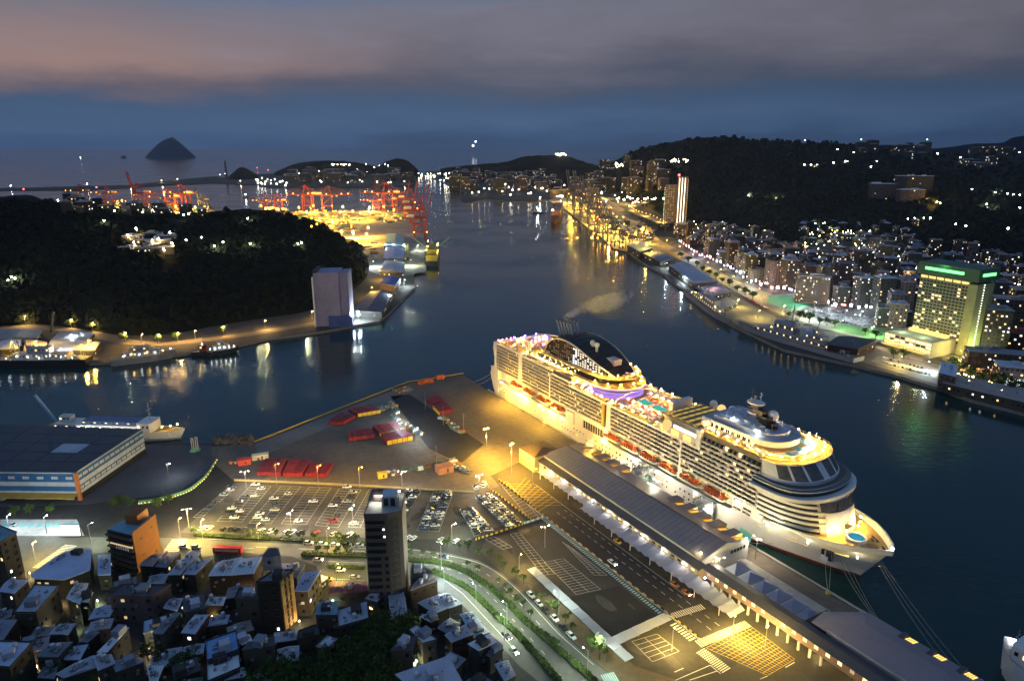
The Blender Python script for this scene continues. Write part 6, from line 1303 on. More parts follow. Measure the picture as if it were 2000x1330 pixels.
# --- beige building with stair tower
def stair():
    z = 25; o = house([(450, 480), (640, 465), (760, 375), (600, 380)], z, 'dark', 'slate', 'mid-rise building with lit ochre side wall and stair tower', Z5, tanks=1)
    zt = 31; P = [G(*Z5(*p), zt) for p in ((497, 252), (600, 250), (652, 240), (640, 172), (548, 170))]; m = MB(); m.prism([(p.x - o.location.x, p.y - o.location.y) for p in P], z, zt); st_ = m.build('stair_tower', mat('stair_pink', (.34, .28, .27), .8), o)
    q = P[0].lerp(P[1], .55); m = MB(); m.tube((q.x - o.location.x, q.y - o.location.y - .3, z + 3.6), (q.x - o.location.x, q.y - o.location.y + .2, z + 3.6), .75, n=14); m.build('round_window', glass_dark, st_)
    m = MB(); m.prism([(p.x - o.location.x, p.y - o.location.y) for p in P], zt, zt + .2); m.build('stair_roof', roof_m['dark'], st_)
    A_, B_ = G(*Z5(640, 465), z), G(*Z5(760, 375), z); d = (B_ - A_).normalized(); n = Vector((d.y, -d.x, 0)); L_ = (B_ - A_).length
    for t, w in ((.17, .22), (.5, .16), (.82, .24)):
        q = A_.lerp(B_, t) + n * .25 - o.location; m = MB(); m.box((q.x, q.y, 14), (L_ * w, .5, 21), math.atan2(d.y, d.x)); m.build('pier', mat('ochre_pier', (.40, .26, .10), .8), o)
    for f in range(7):
        for t in (.34, .66): q = A_.lerp(B_, t) + n * .5 - o.location; m = MB(); m.bar((q.x - d.x * 1.6, q.y - d.y * 1.6, 4.5 + f * 3), (q.x + d.x * 1.6, q.y + d.y * 1.6, 5.6 + f * 3), .3); m.build('brace', mat('ochre_pier', (.40, .26, .10)), o)
    q = (A_ + B_) / 2 + n * 8 - o.location; plight(o, (q.x, q.y, 9), 700, (1, .62, .25), .5)
stair()
# --- the other near houses: roof outline seen in the photograph, roof height, walls, roof
H4 = [([(0, 640), (135, 640), (135, 640 - 0), (0, 640)], 0, '', '', ''),]
house([(-260, 20), (0, 130), (140, 45), (-60, -30)], 25.5, 'tan', 'teal', 'balconied tan apartment block at the left edge above the junction', lit=.1, floor=2.9)
houses = [
 ([(285, 400), (470, 262), (640, 195), (790, 190), (775, 368), (560, 450), (300, 440)], 11, 'dark', 'blue_grey', 'wide curved blue-grey metal roof below the left junction', Z4, 0),
 ([(0, 545), (75, 452), (240, 455), (120, 565)], 12, 'grey', 'blue_grey', 'small grey roof under the balconied block', Z4, .5),
 ([(130, 735), (300, 502), (505, 510), (312, 735)], 15, 'cream', 'grey', 'large grey flat roof with pale side wall, left of the alley', Z4, 0),
 ([(580, 605), (660, 482), (760, 485), (690, 655)], 13, 'dark', 'pale', 'pale blue roof of the L-shaped pair, upper piece', Z4, .4),
 ([(700, 640), (712, 560), (802, 565), (765, 640)], 12, 'dark', 'pale', 'pale blue roof of the L-shaped pair, lower piece', Z4, 0),
 ([(850, 405), (848, 240), (955, 232), (958, 400)], 10, 'grey', 'blue_grey', 'narrow grey roof left of the orange building', Z4, .5),
 ([(945, 588), (1312, 590), (1478, 500), (1060, 500)], 14.5, 'white', 'dark', 'big house with blank off-white wall and black roof', Z4, 0),
 ([(1420, 690), (1470, 618), (1580, 612), (1530, 715)], 9, 'dark', 'blue_grey', 'small blue-grey roof right of the off-white wall', Z4, .3),
 ([(435, 918), (520, 835), (655, 830), (590, 918)], 10, 'grey', 'grey', 'small grey hip roof in the middle of the left houses', Z4, .6),
 ([(690, 978), (790, 895), (858, 905), (760, 988)], 9, 'dark', 'slate', 'dark slate shed roof left of the long strip roof', Z4, .3),
 ([(845, 1075), (1060, 865), (1112, 870), (930, 1075)], 12, 'dark', 'pale', 'long narrow pale strip roof running up to the right', Z4, 0),
 ([(1320, 908), (1500, 742), (1562, 738), (1412, 912)], 13, 'cream', 'slate', 'cream-walled house with narrow slate roof above the lit yard', Z4, .3),
 ([(1575, 902), (1690, 755), (1802, 757), (1690, 912)], 12, 'brick', 'blue_grey', 'blue-grey roof right of the lit yard', Z4, .4),
 ([(-250, 1180), (-180, 985), (272, 1000), (82, 1212)], 18, 'olive', 'blue_grey', 'big blue-grey roof at the bottom left corner', Z4, 0),
 ([(-260, 960), (-200, 800), (140, 800), (20, 978)], 14, 'dark', 'slate', 'dark slate roof at the left edge', Z4, 0),
 ([(320, 1112), (430, 1000), (622, 990), (500, 1112)], 12, 'cream', 'slate', 'slate roof with cream walls right of the corner house', Z4, .4),
 ([(535, 1135), (640, 1030), (758, 1012), (690, 1137)], 9, 'dark', 'blue_grey', 'blue-grey lean-to roof in the lower left', Z4, .3),
 ([(490, 1262), (800, 1110), (850, 1200), (560, 1292)], 12, 'olive', 'grey', 'long grey roof at the bottom left', Z4, .5),
 ([(850, 1230), (805, 1108), (960, 1100), (992, 1170)], 13, 'cream', 'grey', 'grey roof joined to the long roof at the bottom', Z4, .3),
 ([(1010, 1245), (965, 1150), (1190, 1130), (1240, 1160)], 12, 'tan', 'slate', 'slate roof with tan wall at the bottom', Z4, 0),
 ([(1300, 1330), (1270, 1195), (1412, 1200), (1360, 1330)], 9, 'dark', 'pale', 'pale lean-to roof below the lit yard', Z4, .2),
 ([(330, 1290), (400, 1170), (520, 1150), (470, 1300)], 8, 'dark', 'slate', 'low slate shed at the bottom left', Z4, .3),
 ([(1210, 322), (1300, 250), (1450, 190), (1320, 330)], 11, 'dark', 'brown', 'brown roof at the right foot of the orange building', Z4, .4),
 ([(1330, 330), (1440, 215), (1560, 212), (1440, 340)], 10, 'dark', 'slate', 'slate roof right of the orange building', Z4, .3),
 ([(1455, 402), (1640, 205), (1740, 215), (1560, 402)], 12, 'dark', 'grey', 'long grey roof sloping up to the yellow street', Z4, .4),
 ([(1590, 398), (1700, 288), (1835, 262), (1690, 400)], 11, 'dark', 'blue_grey', 'blue-grey roof next to the long grey roof', Z4, .3),
 ([(1815, 402), (1890, 300), (2090, 255), (2010, 400)], 12, 'dark', 'blue_grey', 'broad blue-grey roof before the red bus', Z4, .3),
 ([(235, 890), (335, 778), (480, 762), (400, 885)], 12, 'dark', 'pale', 'pale roof in the middle of the row before the bus', Z2, .3),
 ([(405, 885), (485, 762), (645, 745), (580, 872)], 12, 'brick', 'pale', 'pale roof at the right end of the row before the bus', Z2, .3),
 ([(205, 1120), (240, 1060), (360, 1060), (340, 1120)], 9, 'dark', 'pale', 'pale shed roof below the row, small', Z2, .2),
 ([(440, 1075), (470, 1000), (640, 1000), (620, 1085)], 15, 'cream', 'dark', 'pale walled block with dark roof left of the stair tower', Z2, 0),
 ([(40, 1180), (30, 1060), (190, 1040), (200, 1150)], 13, 'cream', 'dark', 'cluttered house front with small lit windows', Z2, 0),
 ([(15, 990), (265, 903), (285, 1060), (25, 1150)], 14, 'grey', 'blue', 'blue roof upper half at the bottom, left of the trees', Z5, 0),
 ([(25, 1158), (286, 1070), (300, 1215), (30, 1330)], 12, 'grey', 'pale', 'pale banded roof below the blue roof', Z5, 0),
 ([(90, 1330), (150, 1230), (330, 1210), (355, 1280)], 10, 'grey', 'grey', 'grey lean-to at the bottom edge below the banded roof', Z5, .3),
 ([(290, 965), (382, 925), (408, 978), (322, 1012)], 12, 'dark', 'pale', 'tiny pale roof beside the blue roof', Z5, 0),
 ([(325, 1060), (380, 990), (600, 945), (595, 1020)], 14, 'cream', 'dark', 'cream house with stained wall and black roof by the trees', Z5, 0),
 ([(608, 990), (605, 910), (795, 890), (800, 962)], 9, 'dark', 'grey', 'small grey roof at the edge of the trees', Z5, .3),
 ([(805, 965), (820, 900), (965, 850), (990, 930)], 10, 'tan', 'dark', 'dark roofed house with tan wall at the edge of the trees', Z5, 0),
 ([(665, 400), (660, 310), (865, 320), (795, 432)], 12, 'dark', 'slate', 'slate roof right behind the stair tower', Z5, .3),
 ([(785, 542), (852, 388), (1000, 372), (892, 545)], 14, 'cream', 'blue_grey', 'blue-grey roof with lit cream side right of the stair tower', Z5, .3),
 ([(1068, 570), (1112, 462), (1400, 470), (1400, 545)], 9, 'grey', 'red', 'dark red roof left of the brown tower foot', Z5, .3),
 ([(960, 750), (985, 650), (1150, 640), (1140, 750)], 12, 'pink', 'teal', 'teal flat roof with pink side below the red roof', Z5, 0),
 ([(1165, 860), (1150, 720), (1400, 640), (1410, 790)], 10, 'grey', 'grey', 'cluttered grey roof at the foot of the brown tower', Z5, 0),
 ([(1610, 790), (1590, 570), (1720, 560), (1762, 770)], 10, 'grey', 'grey', 'grey ribbed roof right of the brown tower foot', Z5, .2),
 ([(10, 540), (60, 462), (180, 410), (238, 452)], 12, 'brick', 'brown', 'brick house with curved brown metal roof right of the tower', Z6, .4),
 ([(10, 440), (20, 330), (110, 320), (190, 390)], 13, 'white', 'dark', 'white-walled house with dark roof right of the tower', Z6, 0),
 ([(75, 650), (190, 605), (330, 690), (215, 738)], 9, 'dark', 'grey', 'grey roof beside the bright lowest lane, upper left', Z6, .2),
 ([(195, 600), (322, 568), (455, 652), (335, 690)], 9, 'dark', 'blue_grey', 'blue-grey roof beside the bright lowest lane, upper right', Z6, .2),
 ([(90, 770), (160, 745), (245, 790), (180, 815)], 8, 'dark', 'pale', 'tiny pale roof in the dark gap left of the lane', Z6, 0),
 ([(0, 890), (62, 850), (232, 972), (110, 1005)], 12, 'white', 'pale', 'pale roof of the white house above the green garden', Z6, 0),
 ([(310, 925), (480, 840), (550, 918), (370, 985)], 12, 'brick', 'grey', 'grey roof with bright skylight box', Z6, .2),
 ([(440, 752), (542, 730), (612, 808), (505, 862)], 10, 'dark', 'blue_grey', 'blue-grey roof touching the lowest lane, middle', Z6, .2),
 ([(465, 865), (600, 815), (690, 905), (540, 955)], 10, 'grey', 'grey', 'grey roof touching the lowest lane, below the middle', Z6, 0),
 ([(510, 1005), (690, 922), (752, 990), (600, 1062)], 12, 'grey', 'pale', 'pale roof corner at the lane bend', Z6, 0),
 ([(640, 1092), (760, 1022), (805, 1062), (700, 1135)], 9, 'grey', 'slate', 'slate roof below the pale corner roof', Z6, 0),
 ([(740, 1182), (852, 1150), (912, 1270), (822, 1322)], 9, 'cream', 'grey', 'grey roof at the bottom by the lowest lane', Z6, .2),
 ([(-120, 1270), (330, 1115), (450, 1330), (60, 1420)], 14, 'grey', 'grey', 'large grey roof at the bottom right of the trees', Z6, 0),
 ([(480, 1330), (600, 1260), (720, 1330), (600, 1400)], 8, 'dark', 'slate', 'slate roof cut by the bottom edge', Z6, 0),
 ([(-160, 1060), (-80, 960), (60, 940), (20, 1060)], 13, 'white', 'dark', 'dark roof with round tanks on the white villa by the trees', Z6, 0)]
for i, (px, z, w, rf, lb, zf, pt) in enumerate(houses): house(px, z, w, rf, lb, zf, pitch=pt, tanks=(2 if i % 3 == 0 or 'tanks' in lb else i % 2), lit=.09)
# smaller dark houses filling the alleys between
r5 = random.Random(3); n_f = 0
def in_poly(u, v, poly):
    c = False; j = len(poly) - 1
    for i in range(len(poly)):
        if (poly[i][1] > v) != (poly[j][1] > v) and u < (poly[j][0] - poly[i][0]) * (v - poly[i][1]) / (poly[j][1] - poly[i][1]) + poly[i][0]: c = not c
        j = i
    return c
near_town = [(0, 1180), (60, 1130), (110, 1100), (205, 1090), (330, 1105), (470, 1092), (570, 1100), (615, 1120), (625, 1155), (700, 1150), (800, 1155), (850, 1165), (900, 1195), (945, 1240), (1000, 1310), (1020, 1340), (780, 1345), (780, 1215), (560, 1290), (500, 1345), (0, 1345)]
fillers = []
for _ in range(1500):
    u, v = r5.uniform(0, 1010), r5.uniform(1095, 1340)
    if not in_poly(u, v, near_town): continue
    z = r5.uniform(6, 9.5); p = G(u, v, z); rr_ = r5.uniform(3.6, 5.2)
    if any((p.x - x) ** 2 + (p.y - y) ** 2 < (rr_ * 1.1 + q * .78) ** 2 for x, y, q in BLD): continue
    a = r5.uniform(.2, .6) + (0 if u < 600 else .6); w, d = rr_ * .9, rr_ * r5.uniform(.6, .9); co, si = math.cos(a), math.sin(a)
    fillers.append((u, [(p + Vector((i * w * co - j * d * si, i * w * si + j * d * co, 0))) for i, j in ((-1, -1), (1, -1), (1, 1), (-1, 1))], z)); BLD.append((p.x, p.y, rr_))
    if len(fillers) > 46: break
fillers.sort(key=lambda t: t[0])
for i, (u, P, z) in enumerate(fillers):
    rc = r5.choice(('slate', 'dark', 'grey', 'blue_grey', 'brown', 'teal')); house([PX(p) for p in P], z, r5.choice(('dark', 'grey', 'olive', 'brick', 'tan')), rc, f'small low house with {rc.replace("_", "-")} roof, {ordn(i + 1)} from left among the alley houses', lambda *p: p, pitch=r5.choice((0, .5, .5)), tanks=r5.randrange(2), group='small alley houses', lit=.12)
# lamps in the alleys
LN = []
for i in range(16):
    for _ in range(60):
        u, v = r5.uniform(20, 930), r5.uniform(1120, 1325); p = G(u, v, 5)
        if in_poly(u, v, near_town) and all((p.x - x) ** 2 + (p.y - y) ** 2 > (q * .62) ** 2 for x, y, q in BLD): break
    LN.append((u, p))
for i, (u, p) in enumerate(sorted(LN, key=lambda t: t[0])):
    c = r5.choice(((1, .62, .2), (1, .8, .45), (.85, 1, .6))); m = MB(); m.ball((0, 0, 0), .2, seg=6, rings=4); m.tube((0, 0, -2.5), (0, 0, 0), .05, n=4, m=1); o = m.build('alley_lamp', [emit(f'lane{c[2]}', c, 40), steel]); o.location = p; tag(o, f'small lamp in a dark lane between the near houses, {ordn(i + 1)} from the left', 'lamp', 'lamps in the dark lanes'); plight(o, (0, 0, -.5), r5.uniform(200, 600), c, .3)
for i, (u, v, pw, c, lb) in enumerate(((307, 1264, 1500, (1, .85, .5), 'bright lamp in the lit yard under the cream house'), (190, 1172, 500, (.85, 1, .55), 'greenish lamp in the narrow alley'), (355, 1225, 160, (1, .9, .7), 'lamp on the brick house by the lit yard'), (58, 1118, 500, (1, .7, .25), 'yellow lamp at the alley mouth below the balconied block'), (72, 1300, 350, (1, .7, .3), 'warm lamp beside the corner house'), (810, 1295, 700, (.8, 1, .5), 'lamp lighting the green garden of the white villa'), (885, 1230, 160, (1, 1, .9), 'lamp on the skylight box'), (345, 1140, 200, (1, .95, .85), 'small lamp under the row of roofs'), (790, 1190, 300, (1, .75, .3), 'warm lamp in the gap right of the tower'), (100, 1225, 160, (1, .8, .5), 'small lamp in the lower left alley'), (640, 1215, 200, (1, .75, .3), 'warm lamp below the teal roof'))):
    p = G(u, v, 5.2); m = MB(); m.ball((0, 0, 0), .24, seg=6, rings=4); m.tube((0, 0, -2.6), (0, 0, 0), .05, n=4, m=1); o = m.build('alley_lamp', [emit(f'alley{i}', c, 45), steel]); o.location = p; tag(o, lb, 'lamp', 'lamps in the alleys'); plight(o, (0, 0, -.6), pw * 1.8, c, .3)
# ================================================================ LEFT BANK, PORT, FAR COAST
def dots(name, boxes, n, col, s, r, label, cat='lamp', group=None, lift=5, seed=1, key=None):
    """separate small lamps scattered over land seen in the given photograph boxes"""
    rr = random.Random(seed); me = bulb_mesh(key or f'{name}_{seed}_glow', r, col, s)
    spots = []
    for k in range(n if len(boxes[0]) == 4 else len(boxes)):
        bx = rr.choice(boxes) if len(boxes[0]) == 4 else boxes[k]
        spots.append((rr.uniform(bx[0], bx[2]), rr.uniform(bx[1], bx[3])) if len(bx) == 4 else bx)
    for k, (u, v) in enumerate(sorted(spots)):
        p = T(u, v); o = put(name, me, None, (p.x, p.y, p.z + lift)); tag(o, f'{label}, {ordn(k + 1)} from the left', cat, group or label)
def vessel(name, label, bow, stern, beam, hz, hull_m, houses_, masts=(), lamps_=(), cat='ship', group=None, deck_m=None, sheer=1.4):
    a, c = G(*bow, 0), G(*stern, 0); L_ = (a - c).length; rz = math.atan2(a.y - c.y, a.x - c.x); o = empty(name, (c.x, c.y, 0), rz, label, cat, group); m = MB()
    st_ = [(0, .82, .92), (.06, .95, 1), (.3, 1, 1), (.6, 1, 1), (.78, .72, .9), (.9, .34, .58), (.97, .08, .22), (1, .01, .03)]
    rows = []
    for f, w0, w1 in st_:
        z = hz * (1 + (sheer - 1) * max(0, (f - .5) * 2) ** 2); x0 = f * L_ - (.04 * L_ if f > .95 else 0)
        rows.append([(f * L_, -beam / 2 * w1, z), (x0, -beam / 2 * w0, .2), (x0, -beam / 2 * w0 * .9, -1.5), (x0, beam / 2 * w0 * .9, -1.5), (x0, beam / 2 * w0, .2), (f * L_, beam / 2 * w1, z)])
    m.grid(rows); m.add(rows[0], (tuple(range(6)),)); m.build('hull', hull_m, o)
    m = MB(); m.poly([(r[0][0], r[0][1] * .97, r[0][2] - .35) for r in rows] + [(r[5][0], r[5][1] * .97, r[5][2] - .35) for r in rows[::-1]]); m.build('deck', deck_m or mat('deck_plain', (.14, .14, .13), .8), o)
    for i, (t0, t1, w, z0, h, mm) in enumerate(houses_):
        m = MB(); m.prism([(t0 * L_, -w / 2), (t1 * L_, -w / 2), (t1 * L_ + h * .15, -w / 3), (t1 * L_ + h * .15, w / 3), (t1 * L_, w / 2), (t0 * L_, w / 2)], hz + z0 - .3, hz + z0 + h); d = m.build('deckhouse', mm, o)
        m = MB(); nwin = max(2, int((t1 - t0) * L_ / 2.5))
        for k in range(nwin):
            for s in (-1, 1): m.box(((t0 + (t1 - t0) * (k + .5) / nwin) * L_, s * (w / 2 + .03), hz + z0 + h * .6), (1.2, .1, h * .25), m=k % 3 == 0)
        m.build('window', [glass_dark, lit_warm], d, kind='stuff')
    for t, y, h, r in masts: m = MB(); m.tube((t * L_, y, hz), (t * L_, y, hz + h), r, r * .5, 6); m.bar((t * L_, y - h * .15, hz + h * .75), (t * L_, y + h * .15, hz + h * .75), r * .8); m.box((t * L_, y, hz + h * .6), (r * 4, r * 4, .4)); m.build('mast', steel, o)
    g = MB(); rr = random.Random(int(L_ * 7))
    for _ in range(int(L_ * .5)):
        f = rr.uniform(.05, .85); w = beam * .42 * (1 if f < .7 else .5); q = (f * L_, rr.uniform(-w, w), hz - .3); s = beam * .05
        if rr.random() < .6: g.box(q, (s * rr.uniform(.8, 3), s * rr.uniform(.8, 2), s * rr.uniform(.8, 3)), 0, m=rr.randrange(2), base=True)
        else: g.tube(q, (q[0], q[1], hz + s * rr.uniform(1.5, 6)), s * .22, n=5)
    g.build('deck_gear', [navy_l, dark_steel], o, kind='stuff')
    if name == 'warship':
        for t in (.84, .12): m = MB(); m.ball((t * L_, 0, hz + .6), beam * .15, seg=8, rings=4); m.tube((t * L_, 0, hz + 1.4), (t * L_ + (7 if t > .5 else -7), 0, hz + 2.2), .25); m.build('gun_turret', navy_l, o)
        m = MB(); m.prism([(.44 * L_, -2), (.49 * L_, -1.6), (.49 * L_, 1.6), (.44 * L_, 2)], hz + 3, hz + 11); m.build('funnel', navy, o)
        for t in (.5, .56): m = MB(); m.ball((t * L_, 0, hz + 15), 1.4, seg=8, rings=6); m.tube((t * L_, 0, hz + 4), (t * L_, 0, hz + 15), .5); m.build('radar', navy_l, o)
    for t, y, z, me in lamps_: put('ship_lamp', me, o, (t * L_, y, hz + z))
    return o
sw = bulb_mesh('ship_lamp_white', .3, (.9, .97, 1), 70); sy = bulb_mesh('ship_lamp_gold', .32, (1, .62, .18), 120)
navy = mat('navy_grey', (.30, .31, .32), .6, var=.12); navy_l = mat('navy_light', (.30, .31, .32), .6, var=.1); hull_black = mat('hull_black', (.015, .016, .018), .6); cream_h = mat('house_cream', (.55, .52, .44), .6)
# ferry by the warehouse
vessel('ferry', 'white ferry with lit foredeck moored behind the blue warehouse', (364, 858), (95, 848), 14, 6.0, ship_white, [(.1, .74, 11, 0, 4.0, ship_white), (.30, .70, 9, 4.0, 2.2, mat('ferry_deck_blue', (.12, .17, .28), .6)), (.70, .79, 12, 0, 6.5, ship_white), (.12, .2, 5, 4, 4, ship_cream)], [(.76, 0, 18, .35), (.15, 0, 10, .3)], [(.93, 3, 3, sy), (.86, -3, 3.4, sy), (.9, 0, 3, sy)] + [(.3 + .05 * k, -7.4, 3.2, sw) for k in range(9)], 'ferry', None, mat('ferry_fore', (.50, .34, .08), .7), 1.25)
o = bpy.data.objects['ferry']; m = MB(); m.bar((8, 0, 8), (-4, 0, 27), 1.6, 1.0); m.build('stern_crane', mat('crane_blue', (.25, .45, .6), .6), o)
vessel('warship', 'long black-hulled vessel lying along the left quay, lamps on deck', (-60, 716), (176, 712), 14, 6.5, hull_black, [(.15, .6, 9, 0, 5, navy), (.3, .45, 7, 5, 5, navy)], [(.4, 0, 20, .4), (.6, 0, 12, .3)], [(.1 + .09 * k, 6.6, 2 + (k % 3), sw) for k in range(9)], group='vessels along the left quay')
vessel('patrol_ship', 'light grey patrol ship at the left quay with gold deck lamps', (345, 697), (217, 713), 12, 5.5, navy_l, [(.2, .75, 8, 0, 4, navy_l), (.35, .6, 6, 4, 4, navy_l)], [(.5, 0, 17, .35), (.3, 0, 11, .3)], [(.2 + .12 * k, -4.6, 2 + k % 2, sy if k % 2 else sw) for k in range(6)] + [(.92, 0, 3, sw)], group='vessels along the left quay')
vessel('patrol_boat', 'small white-lit patrol boat right of the grey patrol ship', (466, 686), (405, 694), 9, 4, hull_black, [(.2, .7, 6, 0, 4, navy_l), (.35, .55, 5, 4, 3, navy_l)], [(.5, 0, 12, .3)], [(.15 * k + .1, -3.6, 2.4, sw) for k in range(6)], group='vessels along the left quay')
vessel('tug', 'dark tug moored behind the small patrol boat', (420, 690), (375, 694), 9, 3.6, hull_black, [(.35, .65, 6, 0, 6, mat('tug_red', (.2, .04, .03), .6))], [(.5, 0, 12, .3)], [(.5, -3, 6.5, sw)], group='vessels along the left quay')
yb2 = bulb_mesh('ship_lamp_yellow', .55, (1, .62, .10), 160)
vessel('crane_ship', 'yellow-lit work ship with two raised derricks at the left quay', (846, 488), (843, 521), 24, 8, mat('work_hull', (.05, .04, .03), .6), [(.05, .45, 18, 0, 9, mat('work_yellow', (.50, .33, .03), .6)), (.1, .3, 14, 9, 7, mat('work_yellow', (.50, .33, .03))), (.55, .8, 12, 0, 8, mat('work_yellow', (.50, .33, .03)))], [(.4, 0, 26, .7)], [(.15 + .1 * k, (-1) ** k * 9, 5 + 2 * (k % 3), yb2) for k in range(9)])
o = bpy.data.objects['crane_ship']; m = MB(); m.bar((40, 6, 22), (60, 30, 38), 1.6); m.build('derrick', mat('work_green', (.45, .50, .2), .6), o); m = MB(); m.bar((40, -6, 22), (60, -30, 38), 1.6); m.build('derrick', mat('work_green', (.45, .50, .2)), o)
vessel('cargo_ship', 'dark red cargo ship berthed by the orange-lit quay cranes', (1083, 440), (1092, 405), 30, 12, mat('cargo_red', (.12, .05, .045), .6), [(.6, .85, 24, 0, 14, mat('cargo_house', (.40, .20, .10), .6)), (.1, .5, 24, 0, 6, mat('cargo_box', (.15, .08, .07), .7))], [(.7, 0, 26, .8)], [(.6, 10, 12, bulb_mesh('cargo_lamp', 1.0, (.9, .85, 1), 160)), (.8, -8, 15, bulb_mesh('cargo_lamp', 1.0, (.9, .85, 1), 160))])
fl = bulb_mesh('boat_lamp', .9, (1, .97, .9), 200)
vessel('patrol_boat', 'small boat under way in mid channel below the inner harbour', (1040, 417), (1062, 417), 8, 3, hull_black, [(.4, .7, 5, 0, 5, navy_l)], [(.5, 0, 14, .5)], [(.5, 0, 7, fl), (.6, 0, 13, fl)])
vessel('launch', 'tiny dark launch alone in the channel', (1104, 468), (1112, 469), 3, 1.2, hull_black, [(.3, .6, 2, 0, 2, navy)])
for i, (u, v) in enumerate(((480, 386), (868, 357), (860, 356), (558, 367), (22, 368), (171, 364), (157, 309), (1055, 393))):
    vessel('boat', ('small lit boat in the inner basin', 'lit boat at the harbour mouth, right one', 'lit boat at the harbour mouth, left one', 'lit boat off the far bank', 'lit beacon boat at the far left breakwater', 'green-lit beacon boat on the breakwater', 'lone fishing boat with bright lamp on the open sea', 'lit boat off the orange headland')[i], (u + 6, v), (u - 6, v + .6), 9 if i != 6 else 30, 3, hull_black, [(.3, .6, 5, 0, 5, navy_l)], (), [(.5, 0, 9, bulb_mesh('boat_lamp_far', 2.0, (.85, 1, 1), 60) if i != 6 else bulb_mesh('boat_lamp_sea', 9, (.8, 1, 1), 12))], 'boat')
# grain silo
def silo():
    z = 58; o = empty('grain_silo', (0, 0, 0), 0, 'tall pale lilac grain silo block standing alone on the left quay', 'silo'); sm = mat('silo_lilac', (.30, .29, .41), .8, var=.22, scale=.05)
    for nm, px in (('silo_block', [(619, 638), (667, 636), (676, 622), (628, 624)]), ('silo_annex', [(669, 634), (685, 632), (692, 621), (678, 622)])):
        P = [G(*p) for p in px]; m = MB(); m.prism([(p.x, p.y) for p in P], 2, z if nm == 'silo_block' else z - 1.5); m.build(nm, sm, o)
        if nm == 'silo_block':
            m = MB(); m.prism([(p.x, p.y) for p in (P[0], P[0].lerp(P[1], .12), P[3].lerp(P[2], .12), P[3])], z, z + 2.5); m.build('roof_house', wall_m['grey'], o)
            m = MB(); m.box((P[0].x - .8, P[0].y, 28), (1.2, 3, 52)); m.build('white_edge', white_paint, o)
    q = G(688, 640); m = MB(); m.box((q.x - 12, q.y + 3, 8), (24, 3, 11)); m.build('blue_base', mat('silo_blue', (.05, .09, .30), .6), o)
silo()
for i, (u, v, pw) in enumerate(((688, 630, 22000), (700, 628, 22000))):
    o = lamp(G(u, v), 'cool', pw, f'blue-white floodlight beside the silo, {("left", "right")[i]} one'); put('flood_head', bulb_mesh('flood_blue', 1.1, (.75, .85, 1), 60), o, (0, 0, 10.5))
def shed(px, z, roof, wall, label, pitch=1.6, cat='shed', zb=2.5): return house(px, z, wall, roof, label, lambda *p: p, cat, 'sheds on the left bank', pitch=pitch, shed=False, lit=.2, floor=5)
shed([(690, 607), (745, 610), (768, 572), (722, 570)], 10, mat('arch_roof', (.13, .12, .14), .7), 'grey', 'dark wide shed right of the silo', 3)
shed([(742, 553), (771, 557), (782, 543), (753, 538)], 14, mat('royal_blue', (.04, .12, .42), .5), 'white', 'white building with royal blue roof on the left quay', 1)
shed([(744, 531), (789, 532), (790, 512), (750, 510)], 10, 'grey', 'grey', 'grey warehouse behind the blue-roofed building', 1.5); shed([(748, 504), (789, 504), (790, 484), (754, 482)], 10, 'blue_grey', 'grey', 'blue-grey warehouse, third from the silo', 1.5); shed([(750, 480), (790, 480), (791, 458), (756, 457)], 10, 'teal', 'grey', 'green-grey warehouse with lamps, farthest of the row', 1.5)
shed([(790, 502), (798, 502), (798, 476), (791, 475)], 8, mat('silo_yellow', (.6, .42, .03), .6), 'tan', 'bright yellow narrow shed on the left quay', .5)
for i, (px, z, rf) in enumerate((([(88, 684), (185, 684), (195, 668), (100, 664)], 9, 'grey'), ([(45, 690), (86, 688), (92, 668), (50, 664)], 10, 'brown'), ([(0, 682), (38, 680), (42, 664), (0, 662)], 7, 'blue_grey'), ([(-10, 664), (75, 660), (82, 645), (0, 642)], 8, 'slate'), ([(100, 664), (170, 666), (184, 650), (118, 646)], 9, 'slate'), ([(10, 706), (60, 704), (64, 696), (14, 696)], 6, 'brown'))): shed(px, z, rf, ('tan', 'brick', 'grey')[i % 3], ('long grey dock shed on the left bank, nearest the water', 'orange-lit dock house on the left bank', 'small blue-grey dock shed at the left edge', 'slate dock shed behind it at the left edge', 'slate shed under the bright white lamp', 'low brown shed at the water on the left edge')[i], 1.2)
m = MB(); p = G(100, 650); m.bar((p.x, p.y, 3), (p.x + 6, p.y, 24), 1.5); m.bar((p.x + 6, p.y, 24), (p.x + 4, p.y, 20), 1.2); tag(m.build('jib_crane', wall_m['grey']), 'small leaning jib crane on the left bank', 'crane')
# road along the left shore
road_l = [(-60, 640), (60, 640), (130, 643), (180, 650), (230, 664), (300, 672), (400, 664), (470, 655), (560, 641), (632, 628)]
m = MB(); P = [G(*p) for p in road_l]; m.strip([catmull(P, k / 50) for k in range(51)], 14, 2.53); tag(m.build('road', mat('shore_road', (.15, .12, .08), .85, var=.2, scale=.05)), 'shore road at the foot of the left hill', kind='structure')
for i, (u, v) in enumerate(((50, 634), (140, 641), (182, 648), (246, 668), (278, 671), (311, 672), (348, 668), (382, 664), (437, 655), (518, 643), (610, 624))):
    lamp(G(u, v), 'far', 8000 if i not in (0, 9) else 12000, f'orange lamp on the left shore road, {ordn(i + 1)} from the left', 'lamps on the left shore road')
    if i in (1, 2, 3, 5, 6, 8): tree(G(u - 3, v - 1), 'b', f'lamp-lit tree on the left shore road, {ordn(i + 1)} lamp', 'lit trees on the left shore road', .8)
